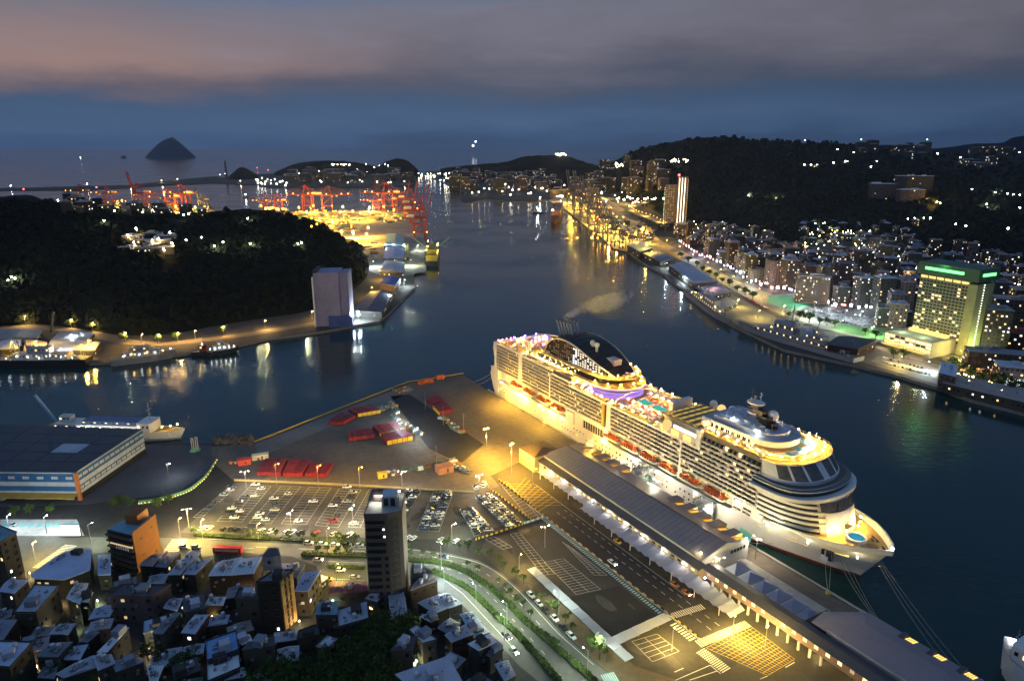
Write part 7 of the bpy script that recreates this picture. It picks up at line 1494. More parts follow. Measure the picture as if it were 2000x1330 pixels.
for i, (u, v, c, pw) in enumerate(sorted(((25, 694, 'sodium', 16000), (72, 692, 'sodium', 18000), (140, 672, 'cool', 24000), (176, 690, 'sodium', 12000), (160, 700, 'sodium', 12000), (120, 700, 'cool', 9000), (760, 590, 'cool', 24000), (790, 560, 'cool', 16000), (725, 580, 'sodium', 20000), (740, 545, 'sodium', 18000), (752, 487, 'cool', 30000), (767, 487, 'cool', 30000), (788, 487, 'cool', 30000), (728, 522, 'cool', 26000), (800, 520, 'green', 22000), (815, 490, 'green', 16000)))):
    lamp(G(u, v), c, pw, f'port lamp on the left bank, {ordn(i + 1)} from the left', 'port lamps on the left bank')
# ---------------------------------------------------------------- container port
crane_red = mat('crane_red', (.26, .030, .02), .6, var=.2); crane_dark = mat('crane_blue_grey', (.10, .11, .15), .6); crane_white = mat('crane_white', (.5, .48, .44), .6)
def crane_parts(up):
    d = {}
    m = MB()
    for x in (-12, 12): 
        for y in (-8, 8): pass
    leg = MB(); leg.bar((0, 0, 0), (0, 0, 40), 2.0); d['leg'] = leg
    m = MB()
    for y in (-8, 8):
        m.bar((-12, y, 14), (12, y, 14), 1.6); m.bar((-12, y, 40), (12, y, 40), 1.8); m.bar((-12, y, 14), (12, y, 39), 1.0)
    for x in (-12, 12): m.bar((x, -8, 12), (x, 8, 12), 1.4); m.bar((x, -8, 38), (x, 8, 38), 1.4)
    d['portal_frame'] = m
    m = MB()
    for y in (-3, 3): m.bar((-34, y, 41.5), (13, y, 41.5), 1.3, 2.2)
    d['girder'] = m
    m = MB()
    for y in (-3, 3):
        if up: m.bar((13, y, 42), (24, y, 88), 1.3, 2)
        else: m.bar((13, y, 41.5), (62, y, 41.5), 1.3, 2)
    for k in range(6):
        t = (k + .5) / 6; q = (13 + 11 * t, 42 + 46 * t) if up else (13 + 49 * t, 41.5); m.bar((q[0], -3, q[1]), (q[0], 3, q[1]), .8)
    d['boom'] = m
    m = MB()
    for y in (-4, 4): m.bar((12, y, 40), (6, y * .5, 64), 1.2); m.bar((-12, y, 40), (6, y * .5, 64), 1.0)
    m.bar((6, -2, 64), (-32, -3, 43), .6); m.bar((6, 2, 64), (-32, 3, 43), .6)
    if not up: m.bar((6, 0, 64), (38, 0, 42), .6); m.bar((6, 0, 64), (60, 0, 42), .6)
    d['apex_frame'] = m
    m = MB(); m.box((-18, 0, 45), (13, 7, 5)); d['machinery_house'] = m
    m = MB(); m.box((8 if up else 24, 0, 38.6), (4, 4, 3)); d['cabin'] = m
    return d
CR = {}
for up in (0, 1):
    for cn, mm in (('red', crane_red), ('dark', crane_dark)): CR[up, cn] = {k: v.mesh('crane_' + k, crane_white if k in ('machinery_house', 'cabin') else mm) for k, v in crane_parts(up).items()}
cranes = [(165, 399, 0, 'red', 1.0, 3.2), (215, 402, 0, 'red', .95, 3.3), (278, 413, 1, 'red', 1.25, 3.1), (335, 414, 0, 'red', 1.0, 3.4), (362, 412, 0, 'red', 1.2, 2.9), (398, 414, 1, 'dark', .8, 3), (520, 417, 0, 'red', .8, 2.8), (545, 418, 0, 'red', .85, 3.3), (603, 413, 0, 'red', 1.15, 3.1), (640, 414, 0, 'red', 1.15, .2), (760, 415, 0, 'red', 1.3, 3.0), (785, 420, 1, 'red', 1.0, .1), (800, 420, 1, 'red', 1.1, .1), (812, 436, 1, 'red', 1.15, .1), (817, 452, 1, 'red', 1.15, .1), (822, 468, 1, 'red', 1.05, .1), (735, 412, 0, 'red', .7, 3.0),
    (1120, 412, 1, 'dark', 1.3, 2.2), (1135, 424, 1, 'dark', 1.35, 2.2), (1150, 440, 1, 'dark', 1.3, 2.2), (1166, 455, 1, 'dark', 1.25, 2.3), (1182, 470, 1, 'dark', 1.1, 2.3), (1205, 484, 1, 'dark', .8, 2.4), (1225, 486, 0, 'dark', .6, 2.4)]
for i, (u, v, up, cn, s, rz) in enumerate(sorted(cranes)):
    lb = f"{'red' if cn == 'red' else 'dark'} gantry crane with {'raised' if up else 'level'} boom, {ordn(i + 1)} from the left of all quay cranes"
    o = empty('gantry_crane', G(u, v), rz, lb, 'crane', 'quay gantry cranes'); o.scale = (s,) * 3
    for k, me in CR[up, cn].items():
        if k == 'leg':
            for x in (-12, 12):
                for y in (-8, 8): put('leg', me, o, (x, y, 0))
        else: put(k, me, o)
    for q in ((-24, 0, 44), (0, -5, 43.5), (12, 5, 37), (-12, -8.5, 15), (12, -8.5, 15)) + (() if up else ((36, 0, 43.6), (52, 0, 43.6))):
        if R.random() < (.8 if not up else .55): put('crane_lamp', bulb_mesh('crane_lamp', 1.5, (1, .36, .04), 9), o, q)
cont = {c: None for c in range(5)}
for c, (cn, cc) in enumerate((('cont_orange', (.50, .24, .04)), ('cont_rust', (.26, .07, .03)), ('cont_blue', (.05, .10, .22)), ('cont_green', (.06, .18, .10)), ('cont_pale', (.45, .42, .35)))):
    m = MB(); m.box((0, 0, 0), (12.2, 2.44, 2.6), base=True)
    for k in range(9): m.box((-5.4 + k * 1.35, 0, .2), (.18, 2.54, 2.2), base=True)
    cont[c] = m.mesh('container', mat(cn, cc, .7, var=.2))
rc = random.Random(8); CT = []
for (u0, v0, u1, v1, n) in ((565, 418, 690, 440, 90), (690, 420, 800, 436, 60), (600, 440, 700, 462, 50), (520, 420, 600, 428, 16), (290, 412, 410, 418, 24), (210, 402, 270, 410, 14), (660, 470, 740, 505, 26)):
    for _ in range(n):
        p = G(rc.uniform(u0, u1), rc.uniform(v0, v1)); p = Vector((round(p.x / 13) * 13, round(p.y / 3) * 3, 2.5 + 2.6 * rc.randrange(3))); ci = rc.randrange(5); CT.append((PX(p)[0], p, ci))
for i, (u, p, ci) in enumerate(sorted(CT, key=lambda t: t[0])): tag(put('container', cont[ci], None, p), f"{('orange', 'rust', 'blue', 'green', 'pale')[ci]} shipping container in the lit port yard, {ordn(i + 1)} from the left", 'container', 'containers in the far port yard')
for i, (u, v, c, pw) in enumerate(sorted(((240, 405, 'sodium', 168000), (250, 412, 'sodium', 205000), (305, 415, 'sodium', 112000), (345, 417, 'sodium', 224000), (362, 415, 'sodium', 224000), (382, 413, 'white', 112000), (520, 422, 'sodium', 112000), (545, 424, 'sodium', 112000), (585, 420, 'sodium', 205000), (613, 416, 'sodium', 280000), (617, 428, 'sodium', 205000), (640, 436, 'sodium', 205000), (665, 430, 'sodium', 205000), (690, 428, 'sodium', 205000), (705, 432, 'sodium', 224000), (670, 412, 'white', 112000), (722, 413, 'green', 205000), (750, 418, 'sodium', 187000), (770, 425, 'sodium', 130000), (720, 464, 'sodium', 205000), (717, 478, 'sodium', 205000), (668, 472, 'sodium', 130000), (690, 465, 'white', 112000), (635, 455, 'white', 93000), (600, 430, 'sodium', 168000), (650, 450, 'sodium', 90000)))):
    o = lamp(G(u, v), 'mast' if c == 'sodium' else 'far', pw, f'tall yard light in the container port, {ordn(i + 1)} from the left', 'tall yard lights in the port'); put('flood_cluster', bulb_mesh('yard_' + c, 2.4, (1, .50, .08) if c == 'sodium' else LCOL[c], 12), o, (0, 0, 20.5 if c == 'sodium' else 12))
dots('yard_lamp', [(565, 414, 800, 440), (600, 436, 700, 460), (290, 408, 410, 416), (510, 414, 560, 422), (200, 398, 270, 410), (590, 412, 660, 420)], 90, (1, .42, .05), 8, 1.5, 'orange lamp in the left container port', seed=33, lift=9)
# lights of the far bank and houses on the left hill
dots('far_lamp', [(545, 333, 740, 342), (560, 336, 640, 341), (600, 350, 800, 360), (500, 352, 560, 362)], 60, (1, .93, .75), 30, 2.2, 'white town lamp on the far bank beyond the port', seed=21)
dots('far_lamp', [(640, 322, 685, 326)], 12, (1, .8, .45), 40, 2.6, 'floodlight of the temple on the far headland', seed=22); dots('far_lamp', [(690, 322, 760, 332)], 10, (1, .95, .85), 34, 2.4, 'lamp on the ridge of the far headland', seed=23)
dots('far_lamp', [(815, 338, 900, 350), (820, 340, 880, 346)], 30, (1, .90, .65), 30, 2.2, 'bridge or quay lamp at the harbour mouth', seed=24)
for i, (u, v) in enumerate(sorted(((512, 352), (523, 355), (605, 355), (613, 350), (625, 347), (656, 354), (703, 356), (802, 345), (790, 359), (430, 345), (440, 343), (316, 357), (347, 354), (319, 371), (470, 358), (255, 365), (935, 381), (1013, 376)))): o = lamp(G(u, v), 'far', 14000, f'bright quay floodlight on the far bank, {ordn(i + 1)} from the left', 'far bank floodlights'); put('flood_cluster', bulb_mesh('far_flood', 2.4, (1, .95, .9), 12), o, (0, 0, 11.5))
for i, (u, v) in enumerate(((524, 332), (503, 327), (48, 374), (190, 370))): o = put('beacon', bulb_mesh('beacon_red', 3.0, (1, .08, .06), 12), None, T(u, v + 6) + Vector((0, 0, 20))); tag(o, ('red beacon left of the far headland, upper', 'red beacon left of the far headland, lower', 'red beacon over the left hill', 'red beacon over the left cranes')[i], 'beacon')
m = MB(); p = G(443, 350); m.tube((p.x, p.y, 2), (p.x, p.y, 105), 7, 4.5, 10); tag(m.build('chimney', mat('chimney', (.14, .09, .09), .8)), 'lone tall chimney on the far bank', 'chimney')
hill_roofs = sorted([(262, 470, 30), (275, 478, 26), (300, 465, 26), (310, 478, 34), (325, 470, 30), (255, 492, 30), (280, 495, 30), (315, 492, 36), (298, 486, 24)])
def cbuild(p, w, d, h, rz, wall, roof, label, cat='building', group=None, lit=.15, floor=3.2, sp=3.2, wh=1.4, ww=1.5, face_all=False, name='building', skip=.1, mats_=None):
    o = empty(name, (p.x, p.y, p.z), 0, label, cat, group); co, si = math.cos(rz), math.sin(rz); V = [Vector((i * w / 2 * co - j * d / 2 * si, i * w / 2 * si + j * d / 2 * co, 0)) for i, j in ((-1, -1), (1, -1), (1, 1), (-1, 1))]
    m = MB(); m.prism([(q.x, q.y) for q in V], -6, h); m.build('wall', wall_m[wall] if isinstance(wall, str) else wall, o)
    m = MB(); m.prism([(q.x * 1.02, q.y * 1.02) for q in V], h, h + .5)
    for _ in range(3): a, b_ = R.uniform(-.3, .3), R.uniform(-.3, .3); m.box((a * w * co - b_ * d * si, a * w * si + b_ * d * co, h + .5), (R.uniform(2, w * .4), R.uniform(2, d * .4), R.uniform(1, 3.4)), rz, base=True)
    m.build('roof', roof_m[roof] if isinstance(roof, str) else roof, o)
    m = MB()
    if windows_on(m, [q + Vector((p.x, p.y, 0)) for q in V], 1.0, h, face_all, sp, ww, wh, floor, lit, .1, skip):
        x = m.build('window', mats_ or [glass_dark, lit_warm, lit_white, lit_dim, wall_m['grey']], o, kind='stuff'); x.location = (-p.x, -p.y, 0)
    return o
for i, (u, v, w) in enumerate(hill_roofs): p = T(u, v); cbuild(p, w * .8, w * .34, 6, .35, 'grey', 'slate', f'long blue-grey roofed hut in the clearing on the left hill, {ordn(i + 1)} from the left', 'hut', 'huts in the hill clearing', lit=.2, name='hut')
for i, (u, v) in enumerate(sorted(((252, 478), (268, 464), (300, 488), (312, 484), (334, 472), (338, 493), (322, 505), (264, 492)))): p = T(u, v); o = lamp(p, 'far', 4500, f'white lamp among the huts on the left hill, {ordn(i + 1)} from the left', 'lamps in the hill clearing'); put('far_lamp', bulb_mesh('hill_lamp', 1.0, (1, .95, .85), 60), o, (0, 0, 11))
dots('far_lamp', [(365, 480), (420, 492), (437, 484), (490, 487), (583, 487), (590, 485), (25, 553), (32, 556), (18, 560), (485, 437), (205, 442), (150, 410), (165, 415), (115, 402), (225, 422), (280, 425), (300, 420), (360, 430), (370, 428), (395, 475), (130, 408), (180, 418)], 40, (.95, 1, .72), 60, .9, 'lone lamp among the trees on the left hill', seed=31, lift=7)
for i, (u, v, pw) in enumerate(((425, 495, 9000), (492, 490, 7000), (585, 490, 9000), (30, 558, 9000), (485, 437, 6000), (205, 445, 6000))): plight(None, T(u, v) + Vector((0, 0, 9)), pw, (.95, 1, .55), .5)
for i, u in enumerate(sorted(R.uniform(130, 400) for _ in range(34))):
    v = R.uniform(398, 424); p = T(u, v); cbuild(p, R.uniform(10, 18), R.uniform(9, 14), R.uniform(9, 22), R.uniform(-.2, .5), R.choice(('tan', 'grey', 'cream', 'brick')), R.choice(('slate', 'grey', 'brown')), f'mid-rise housing block behind the left hill, {ordn(i + 1)} from the left', group='blocks behind the left hill', lit=.14, name='apartment_block')
# ================================================================ RIGHT BANK: quays, city, hotel, hills
sheet('road', [(1232, 470), (1262, 478), (1330, 508), (1420, 560), (1500, 605), (1600, 640), (1700, 665), (1790, 690), (1850, 700), (2000, 740), (2100, 770), (2100, 745), (2000, 715), (1850, 670), (1760, 645), (1600, 612), (1520, 580), (1430, 545), (1345, 497), (1290, 470)], 2.55, mat('boulevard', (.16, .14, .11), .8, var=.2, scale=.04), 'waterfront boulevard on the right bank')
sheet('pavement', [(1420, 625), (1360, 580), (1300, 532), (1340, 520), (1420, 570), (1520, 622), (1700, 672), (1840, 715), (1830, 750), (1680, 706), (1530, 672)], 2.54, mat('quay_grey', (.14, .135, .12), .85, var=.3, scale=.05), 'grey quay apron before the warships')
sheet('court', [(1500, 577), (1540, 575), (1585, 596), (1545, 606), (1500, 592)], 2.56, mat('court_green', (.03, .22, .13), .8, var=.15), 'green sports court on the right bank')
sheet('car_park', [(1590, 592), (1700, 608), (1712, 640), (1600, 625), (1560, 605)], 2.56, asphalt_dark, 'dark city car park beside the green court'); sheet('lawn', [(1640, 632), (1760, 648), (1762, 668), (1690, 660), (1620, 640)], 2.565, mat('lawn', (.05, .16, .03), .9, var=.4, scale=.1), 'lit green lawn before the hotel')
sheet('car_park', [(1715, 695), (1790, 705), (1835, 722), (1828, 738), (1760, 722), (1700, 706)], 2.56, concrete, 'bright waterside car park on the right quay')
# warehouses on the quay
def qshed(px, z, rf, wl, lb, pitch=1.0): return house(px, z, wl, rf, lb, lambda *p: p, 'warehouse', 'quay buildings of the right bank', pitch=pitch, shed=False, lit=.15, floor=5)
qshed([(1307, 518), (1356, 553), (1400, 548), (1334, 511)], 13, 'grey', 'grey', 'long grey quay warehouse with green end on the right bank', .8)
qshed([(1358, 562), (1385, 578), (1428, 570), (1402, 553)], 9, 'slate', 'grey', 'dark grey quay shed below the long warehouse', 1); qshed([(1255, 495), (1290, 512), (1318, 505), (1285, 490)], 11, 'slate', 'tan', 'slate quay warehouse above the long one', 1)
qshed([(1225, 478), (1250, 492), (1275, 484), (1250, 470)], 14, 'teal', 'tan', 'teal roofed quay shed near the cranes', 1); qshed([(1390, 590), (1412, 604), (1440, 592), (1420, 580)], 7, 'slate', 'grey', 'low dark shed behind the first warship', .6)
qshed([(1612, 672), (1676, 682), (1712, 664), (1640, 655)], 12, 'dark', 'brick', 'glazed brown pavilion with white lattice end on the right quay', 0)
qshed([(1548, 652), (1600, 662), (1608, 652), (1560, 642)], 7, 'blue', 'grey', 'blue roof behind the big warship', .5); qshed([(1835, 728), (1868, 736), (1868, 712), (1838, 706)], 15, 'blue_grey', 'white', 'white cube building on the right quay', 0)
LB = qshed([(1842, 748), (2060, 800), (2060, 772), (1850, 728)], 9, 'brown', 'cream', 'long low cream quay building with bright window band', 0)
A_, B_ = G(1842, 755), G(2060, 810); d = (B_ - A_).normalized(); n_ = Vector((d.y, -d.x, 0))
for k in range(26): q = A_.lerp(B_, (k + .5) / 26) + n_ * .6 - LB.location; m = MB(); m.box((q.x, q.y, 6), ((B_ - A_).length / 26 * .78, .3, 2.6), math.atan2(d.y, d.x)); m.build('window', lit_warm if k % 6 else lit_dim, LB)
# warships
wl = [(.15 + .08 * k, -4 + (k % 3), 3 + (k % 2) * 2, sy) for k in range(9)]
vessel('warship', 'grey frigate with gold deck lamps, left of the two warships', (1428, 638), (1346, 576), 14, 5.5, navy, [(.25, .75, 10, 0, 4.5, navy), (.5, .68, 8, 4.5, 6, navy), (.3, .42, 7, 4.5, 4, navy)], [(.55, 0, 22, .6), (.38, 0, 14, .5)], wl, group='warships on the right quay')
vessel('warship', 'long grey destroyer, larger of the two warships', (1440, 644), (1676, 712), 17, 6.5, navy, [(.2, .78, 12, 0, 5, navy), (.48, .64, 10, 5, 9, navy), (.25, .38, 9, 5, 5, navy), (.3, .34, 5, 10, 5, navy)], [(.52, 0, 32, .9), (.32, 0, 18, .6)], wl + [(.2 + .09 * k, -6, 2.4, sy) for k in range(5)], group='warships on the right quay')
# boulevard trees and lamps
bt = [(1330, 505), (1345, 513), (1360, 522), (1372, 532), (1385, 538), (1398, 545), (1410, 553), (1425, 560), (1440, 570), (1455, 577), (1470, 584), (1540, 622), (1560, 627), (1580, 630), (1600, 634), (1615, 636), (1630, 640), (1690, 655), (1710, 662), (1740, 665), (1745, 700), (1765, 700), (1860, 722), (1880, 728), (1900, 734), (1920, 742), (1940, 748), (1960, 754), (1980, 760), (1995, 765), (1890, 740), (1910, 748), (1950, 762), (1975, 770)]
for i, (u, v) in enumerate(sorted(bt)): tree(G(u, v), 'b', f'leafy boulevard tree on the right bank, {ordn(i + 1)} from the left', 'boulevard trees on the right bank', R.uniform(.7, 1.0))
gw = bulb_mesh('garland', .4, (1, .68, .2), 60)
for k, u in enumerate(sorted(R.uniform(1860, 2000) for _ in range(60))): p = G(u, 722 + (u - 1860) * .31 + R.uniform(0, 14), R.uniform(5, 9)); o = put('garland_lamp', gw, None, p); tag(o, f'small golden garland lamp in the right-edge quay trees, {ordn(k + 1)} from the left', 'lamp', 'golden garland lamps in the quay trees')
sl = [(1300, 482, 'sodium'), (1325, 495, 'sodium'), (1352, 508, 'cool'), (1380, 524, 'yellow'), (1405, 538, 'yellow'), (1430, 552, 'yellow'), (1455, 566, 'green'), (1480, 578, 'yellow'), (1530, 612, 'yellow'), (1560, 600, 'green'), (1590, 605, 'cool'), (1620, 612, 'cool'), (1650, 622, 'cool'), (1680, 625, 'cool'), (1600, 625, 'cool'), (1570, 625, 'green'), (1640, 645, 'green'), (1700, 658, 'green'), (1735, 660, 'green'), (1755, 675, 'sodium'), (1790, 685, 'sodium'), (1830, 695, 'sodium'), (1870, 705, 'yellow'), (1910, 715, 'sodium'), (1950, 725, 'sodium'), (1990, 738, 'sodium'), (1755, 716, 'yellow'), (1808, 727, 'cool'), (1300, 525, 'cool'), (1330, 555, 'cool'), (1270, 505, 'sodium'), (1440, 600, 'yellow'), (1480, 622, 'yellow')]
for i, (u, v, c) in enumerate(sorted(sl)): lamp(G(u, v), c, 13000, f'boulevard or quay lamp on the right bank, {ordn(i + 1)} from the left', 'boulevard lamps on the right bank')
fr = [(1325, 473), (1343, 488), (1365, 500), (1386, 510), (1415, 523), (1440, 538), (1471, 555), (1515, 566), (1565, 574), (1590, 585), (1650, 603), (1705, 604)]
SC = [('white', (1, .95, .95)), ('pink', (1, .55, .75)), ('violet', (.75, .65, 1)), ('white', (1, .95, .95)), ('red', (1, .2, .15)), ('cool', (.8, .92, 1))]
FP = [G(*p) for p in fr]
for k in range(46):
    t = (k + .5) / 46; p = catmull(FP, t); q = catmull(FP, min(t + .01, 1)); rz = math.atan2(q.y - p.y, q.x - p.x); cn, cc = SC[R.randrange(6)]; h = R.uniform(2, 7)
    m = MB(); m.box((0, 0, h), (R.uniform(2, 6), .5, R.uniform(1.4, 4)), m=0); m.box((0, .4, h / 2), (.4, .4, h), m=1); o = m.build('shop_sign', [emit(f'sign_{cn}', cc, 9, True), dark_steel]); o.location = (p.x, p.y - 1.5, 2.5); o.rotation_euler = (0, 0, rz); tag(o, f'glowing {cn} shop sign on the right bank street, {ordn(k + 1)} from its far end', 'sign', 'shop signs on the right bank')
for k in range(12): p = catmull(FP, (k + .5) / 12); plight(None, (p.x - 3, p.y - 5, 9), 5000, SC[k % 6][1] if k % 6 != 4 else (1, .8, .7), 1)
# --- the city: blocks between the boulevard and the hills
occ = []; rb = random.Random(77); cand = []
city = [(1325, 470), (1345, 484), (1390, 508), (1440, 533), (1475, 552), (1560, 570), (1590, 582), (1650, 598), (1705, 600), (1735, 625), (1770, 640), (1785, 560), (1810, 500), (1930, 545), (1935, 640), (1990, 700), (2040, 730), (2040, 520), (1850, 500), (1760, 478), (1700, 500), (1600, 505), (1520, 490), (1440, 450), (1390, 440), (1345, 450)]
for _ in range(6000):
    u, v = rb.uniform(1325, 2040), rb.uniform(438, 735)
    if not in_poly(u, v, city): continue
    p = T(u, v)
    if p is None or p.z > 60: continue
    if any((p.x - q.x) ** 2 + (p.y - q.y) ** 2 < 23 ** 2 for q in occ): continue
    occ.append(p); cand.append((u, v, p))
    if len(cand) >= 205: break
cand.sort(key=lambda t: t[0])
sdir = math.atan2(FP[4].y - FP[1].y, FP[4].x - FP[1].x)
for i, (u, v, p) in enumerate(cand):
    h = (rb.choice((19, 24, 28, 34, 38)) if min((p - q).length for q in FP) < 60 else rb.choice((10, 13, 16, 19, 22, 28))) if v > 470 else rb.choice((8, 10, 13)); wl_ = rb.choice(('grey', 'grey', 'white', 'cream', 'tan', 'pink', 'brick')); rf = rb.choice(('slate', 'slate', 'brown', 'dark', 'grey'))
    cbuild(p, rb.uniform(12, 21), rb.uniform(11, 18), h, (sdir if u < 1720 else rad(-20)) + rb.choice((0, math.pi / 2)) + rb.uniform(-.1, .1), wl_, rf, f'{wl_} city block of {round(h / 3.2)} storeys on the right bank, {ordn(i + 1)} from the left', group='city blocks on the right bank', lit=.13)
cl = [(1560, 478, 1690, 500), (1580, 440, 1700, 475), (1600, 455, 1680, 470), (1670, 480, 1760, 520), (1700, 500, 1790, 545), (1640, 560, 1780, 600), (1900, 515, 2000, 540), (1930, 560, 2000, 600), (1350, 440, 1500, 470), (1480, 480, 1600, 540)]
dots('city_lamp', cl, 60, (1, .93, .72), 45, .6, 'white lamp between the houses of the right bank', seed=41, lift=9); dots('city_lamp', cl, 70, (.85, 1, .5), 45, .7, 'greenish lamp between the houses of the right bank', seed=42, lift=8); dots('city_lamp', cl, 100, (1, .60, .18), 30, .8, 'orange lamp between the houses of the right bank', seed=43, lift=8)
for i, (u, v) in enumerate(sorted(((1600, 470), (1620, 455), (1640, 450), (1655, 465), (1690, 485), (1705, 505), (1725, 515), (1735, 525), (1790, 485), (1720, 545), (1680, 555), (1945, 520), (1960, 525), (1610, 445), (1400, 455), (1450, 470)))):
    p = T(u, v); plight(None, p + Vector((0, 0, 12)), 8000, (.95, 1, .7), 1); tree(p + Vector((6, -6, 0)), 'b', f'lamp-lit tree among the hillside houses, {ordn(i + 1)} from the left', 'lit trees among the hillside houses', .9)
for k in range(22): u, v = rb.uniform(1380, 1780), rb.uniform(490, 590); p = T(u, v); plight(None, p + Vector((0, 0, 16)), 6500, rb.choice(((1, .62, .22), (1, .8, .5), (1, .5, .45))), 1)
# houses climbing the slope
hs = []
for _ in range(900):
    u, v = rb.uniform(1560, 1790), rb.uniform(440, 480); p = T(u, v)
    if p is None or any((p.x - q.x) ** 2 + (p.y - q.y) ** 2 < 26 ** 2 for q in occ + [h[2] for h in hs]): continue
    hs.append((u, v, p))
    if len(hs) >= 40: break
for i, (u, v, p) in enumerate(sorted(hs, key=lambda t: t[0])): cbuild(p, rb.uniform(11, 18), rb.uniform(9, 13), rb.choice((7, 10, 13)), rb.uniform(-.5, .5), rb.choice(('grey', 'white', 'cream')), rb.choice(('slate', 'blue_grey', 'grey')), f'hillside house above the city, {ordn(i + 1)} from the left', 'house', 'hillside houses above the city', .2, name='house')
# --- tower with vertical light strips
def light_tower():
    p = G(1316, 449); o = empty('skyscraper', (p.x, p.y, 2.5), rad(-14), 'slender skyscraper with three glowing vertical light strips', 'skyscraper'); m = MB(); m.box((-11, 6, 0), (26, 20, 98), base=True); m.build('left_slab', mat('sky_wall', (.16, .13, .11), .7), o); m = MB(); m.box((13, 0, 0), (22, 20, 116), base=True); m.build('right_slab', mat('sky_wall', (.16, .13, .11)), o)
    for x in (6, 12, 18): m = MB(); m.box((x, -10.3, 57), (1.3, .5, 112)); m.build('light_strip', emit('strip_glow', (1, .72, .48), 5, True), o)
    m = MB()
    for k in range(30): m.box((24.2, -6, 8 + k * 3.5), (.4, 1.2, 1.6), m=0)
    for k in range(27):
        for x in (-20, -15, -10, -5): 
            if R.random() < .5: m.box((x, -4.2, 6 + k * 3.5), (1.8, .3, 1.2), m=1)
    m.build('window', [lit_warm, lit_dim], o, kind='stuff')
    for k in range(24): m = MB(); m.box((-24.2, -3, 6 + k * 3.7), (.8, 1.2, 1.4)); m.build('edge_light', emit('edge_green', (.35, 1, .4), 5) if k % 3 else emit('edge_red', (1, .2, .15), 5), o)
    m = MB(); m.ball((4, 0, 119), 2.4); m.build('beacon', emit('sky_beacon', (1, .05, .05), 16, True), o); m = MB(); m.box((-4, -8, 0), (60, 30, 14), base=True); m.build('podium', wall_m['tan'], o)
light_tower()
# --- hotel
def hotel():
    A_, B_ = G(1777, 668), G(1869, 692); d = (B_ - A_).normalized(); rz = math.atan2(d.y, d.x); L_ = (B_ - A_).length; o = empty('hotel', (A_.x, A_.y, 2.5), rz, 'big green-lit hotel slab with neon roof band and many lit windows', 'hotel'); D = 26; h = 66
    gm = mat('hotel_green', (.24, .26, .16), .75, var=.1, scale=.05); m = MB(); m.box((L_ / 2, D / 2, 0), (L_, D, h), base=True); m.build('wall', gm, o)
    m = MB(); m.box((L_ + 4, D / 2 - 3, 0), (8, D - 2, h - 2), base=True); m.build('side_wing', mat('hotel_olive', (.30, .33, .15), .75), o)
    m = MB(); m.box((L_ / 2 + 3, D / 2 - 1, h), (L_ + 10, D + 3, 11), base=True); m.build('crown', mat('hotel_crown', (.05, .12, .07), .6), o)
    m = MB(); m.box((L_ * .5, -2.65, h + 6), (L_ * .78, .4, 2.4)); m.build('neon_band', emit('neon_green', (.15, 1, .22), 3.5, True), o); m = MB(); m.box((L_ + 8.3, D * .45, h + 6), (.4, D * .7, 2.4)); m.build('neon_band', emit('neon_green', (.15, 1, .22), 3.5, True), o)
    wn = MB(); wn.box((0, 0, 0), (2.1, .3, 1.3)); W0 = wn.mesh('hotel_window', glass_dark); wn = MB(); wn.box((0, 0, 0), (2.1, .3, 1.3)); W1 = wn.mesh('hotel_window_lit', lit_warm); wn = MB(); wn.box((0, 0, 0), (L_ / 6 * .8, .3, 1.9)); W2 = wn.mesh('hotel_window_wide', lit_yellow)
    nx = 14
    for f in range(18):
        for k in range(nx): put('window', W1 if R.random() < .17 else W0, o, ((k + .5) * L_ / nx, -.05, 10 + f * 2.95))
    for k in range(6): put('wide_window', W2, o, ((k + .5) * L_ / 6, -.1, h - 2.2))
    for k in range(26): put('side_lamp', bulb_mesh('hotel_bulb', .3, (1, .97, .85), 10), o, (L_ + 8.4, D * .28, 6 + k * 2.3))
    # podium in front
    m = MB(); m.box((L_ * .44, -17, 0), (L_ * 1.0, 34, 14), base=True); po = m.build('podium', mat('hotel_podium', (.33, .34, .27), .75), o)
    for f, z in enumerate((5.2, 8.6, 11.6)):
        for k in range(9): m = MB(); m.box((-L_ * .06 + (k + .5) * L_ / 9, -34.1, z), (L_ / 9 * .75, .3, 1.9)); m.build('podium_window', (lit_yellow if f == 0 else (lit_warm if R.random() < .45 else glass_dark)), po)
    for k in range(6): m = MB(); m.box((L_ * .15 + k * L_ * .13, -8, 15.2), (L_ * .12, 6, 2.6)); m.build('skylight', lit_yellow, po)
    m = MB(); m.box((L_ * .4, -36, 3.2), (L_ * .9, 4, .5)); m.build('entrance_canopy', emit('canopy_gold', (1, .6, .15), 1.2), po)
    for x in (.1, .45, .8): plight(o, (L_ * x, -40, 6), 3200, (1, .7, .35), 1)
    for x in (.15, .6): plight(o, (L_ * x, -24, 20), 2200, (.85, 1, .55), 1)
    plight(o, (L_ + 20, 4, 10), 9000, (.9, 1, .45), 1); plight(o, (L_ * .5, -6, h + 10), 700, (.2, 1, .3), 1)
hotel()
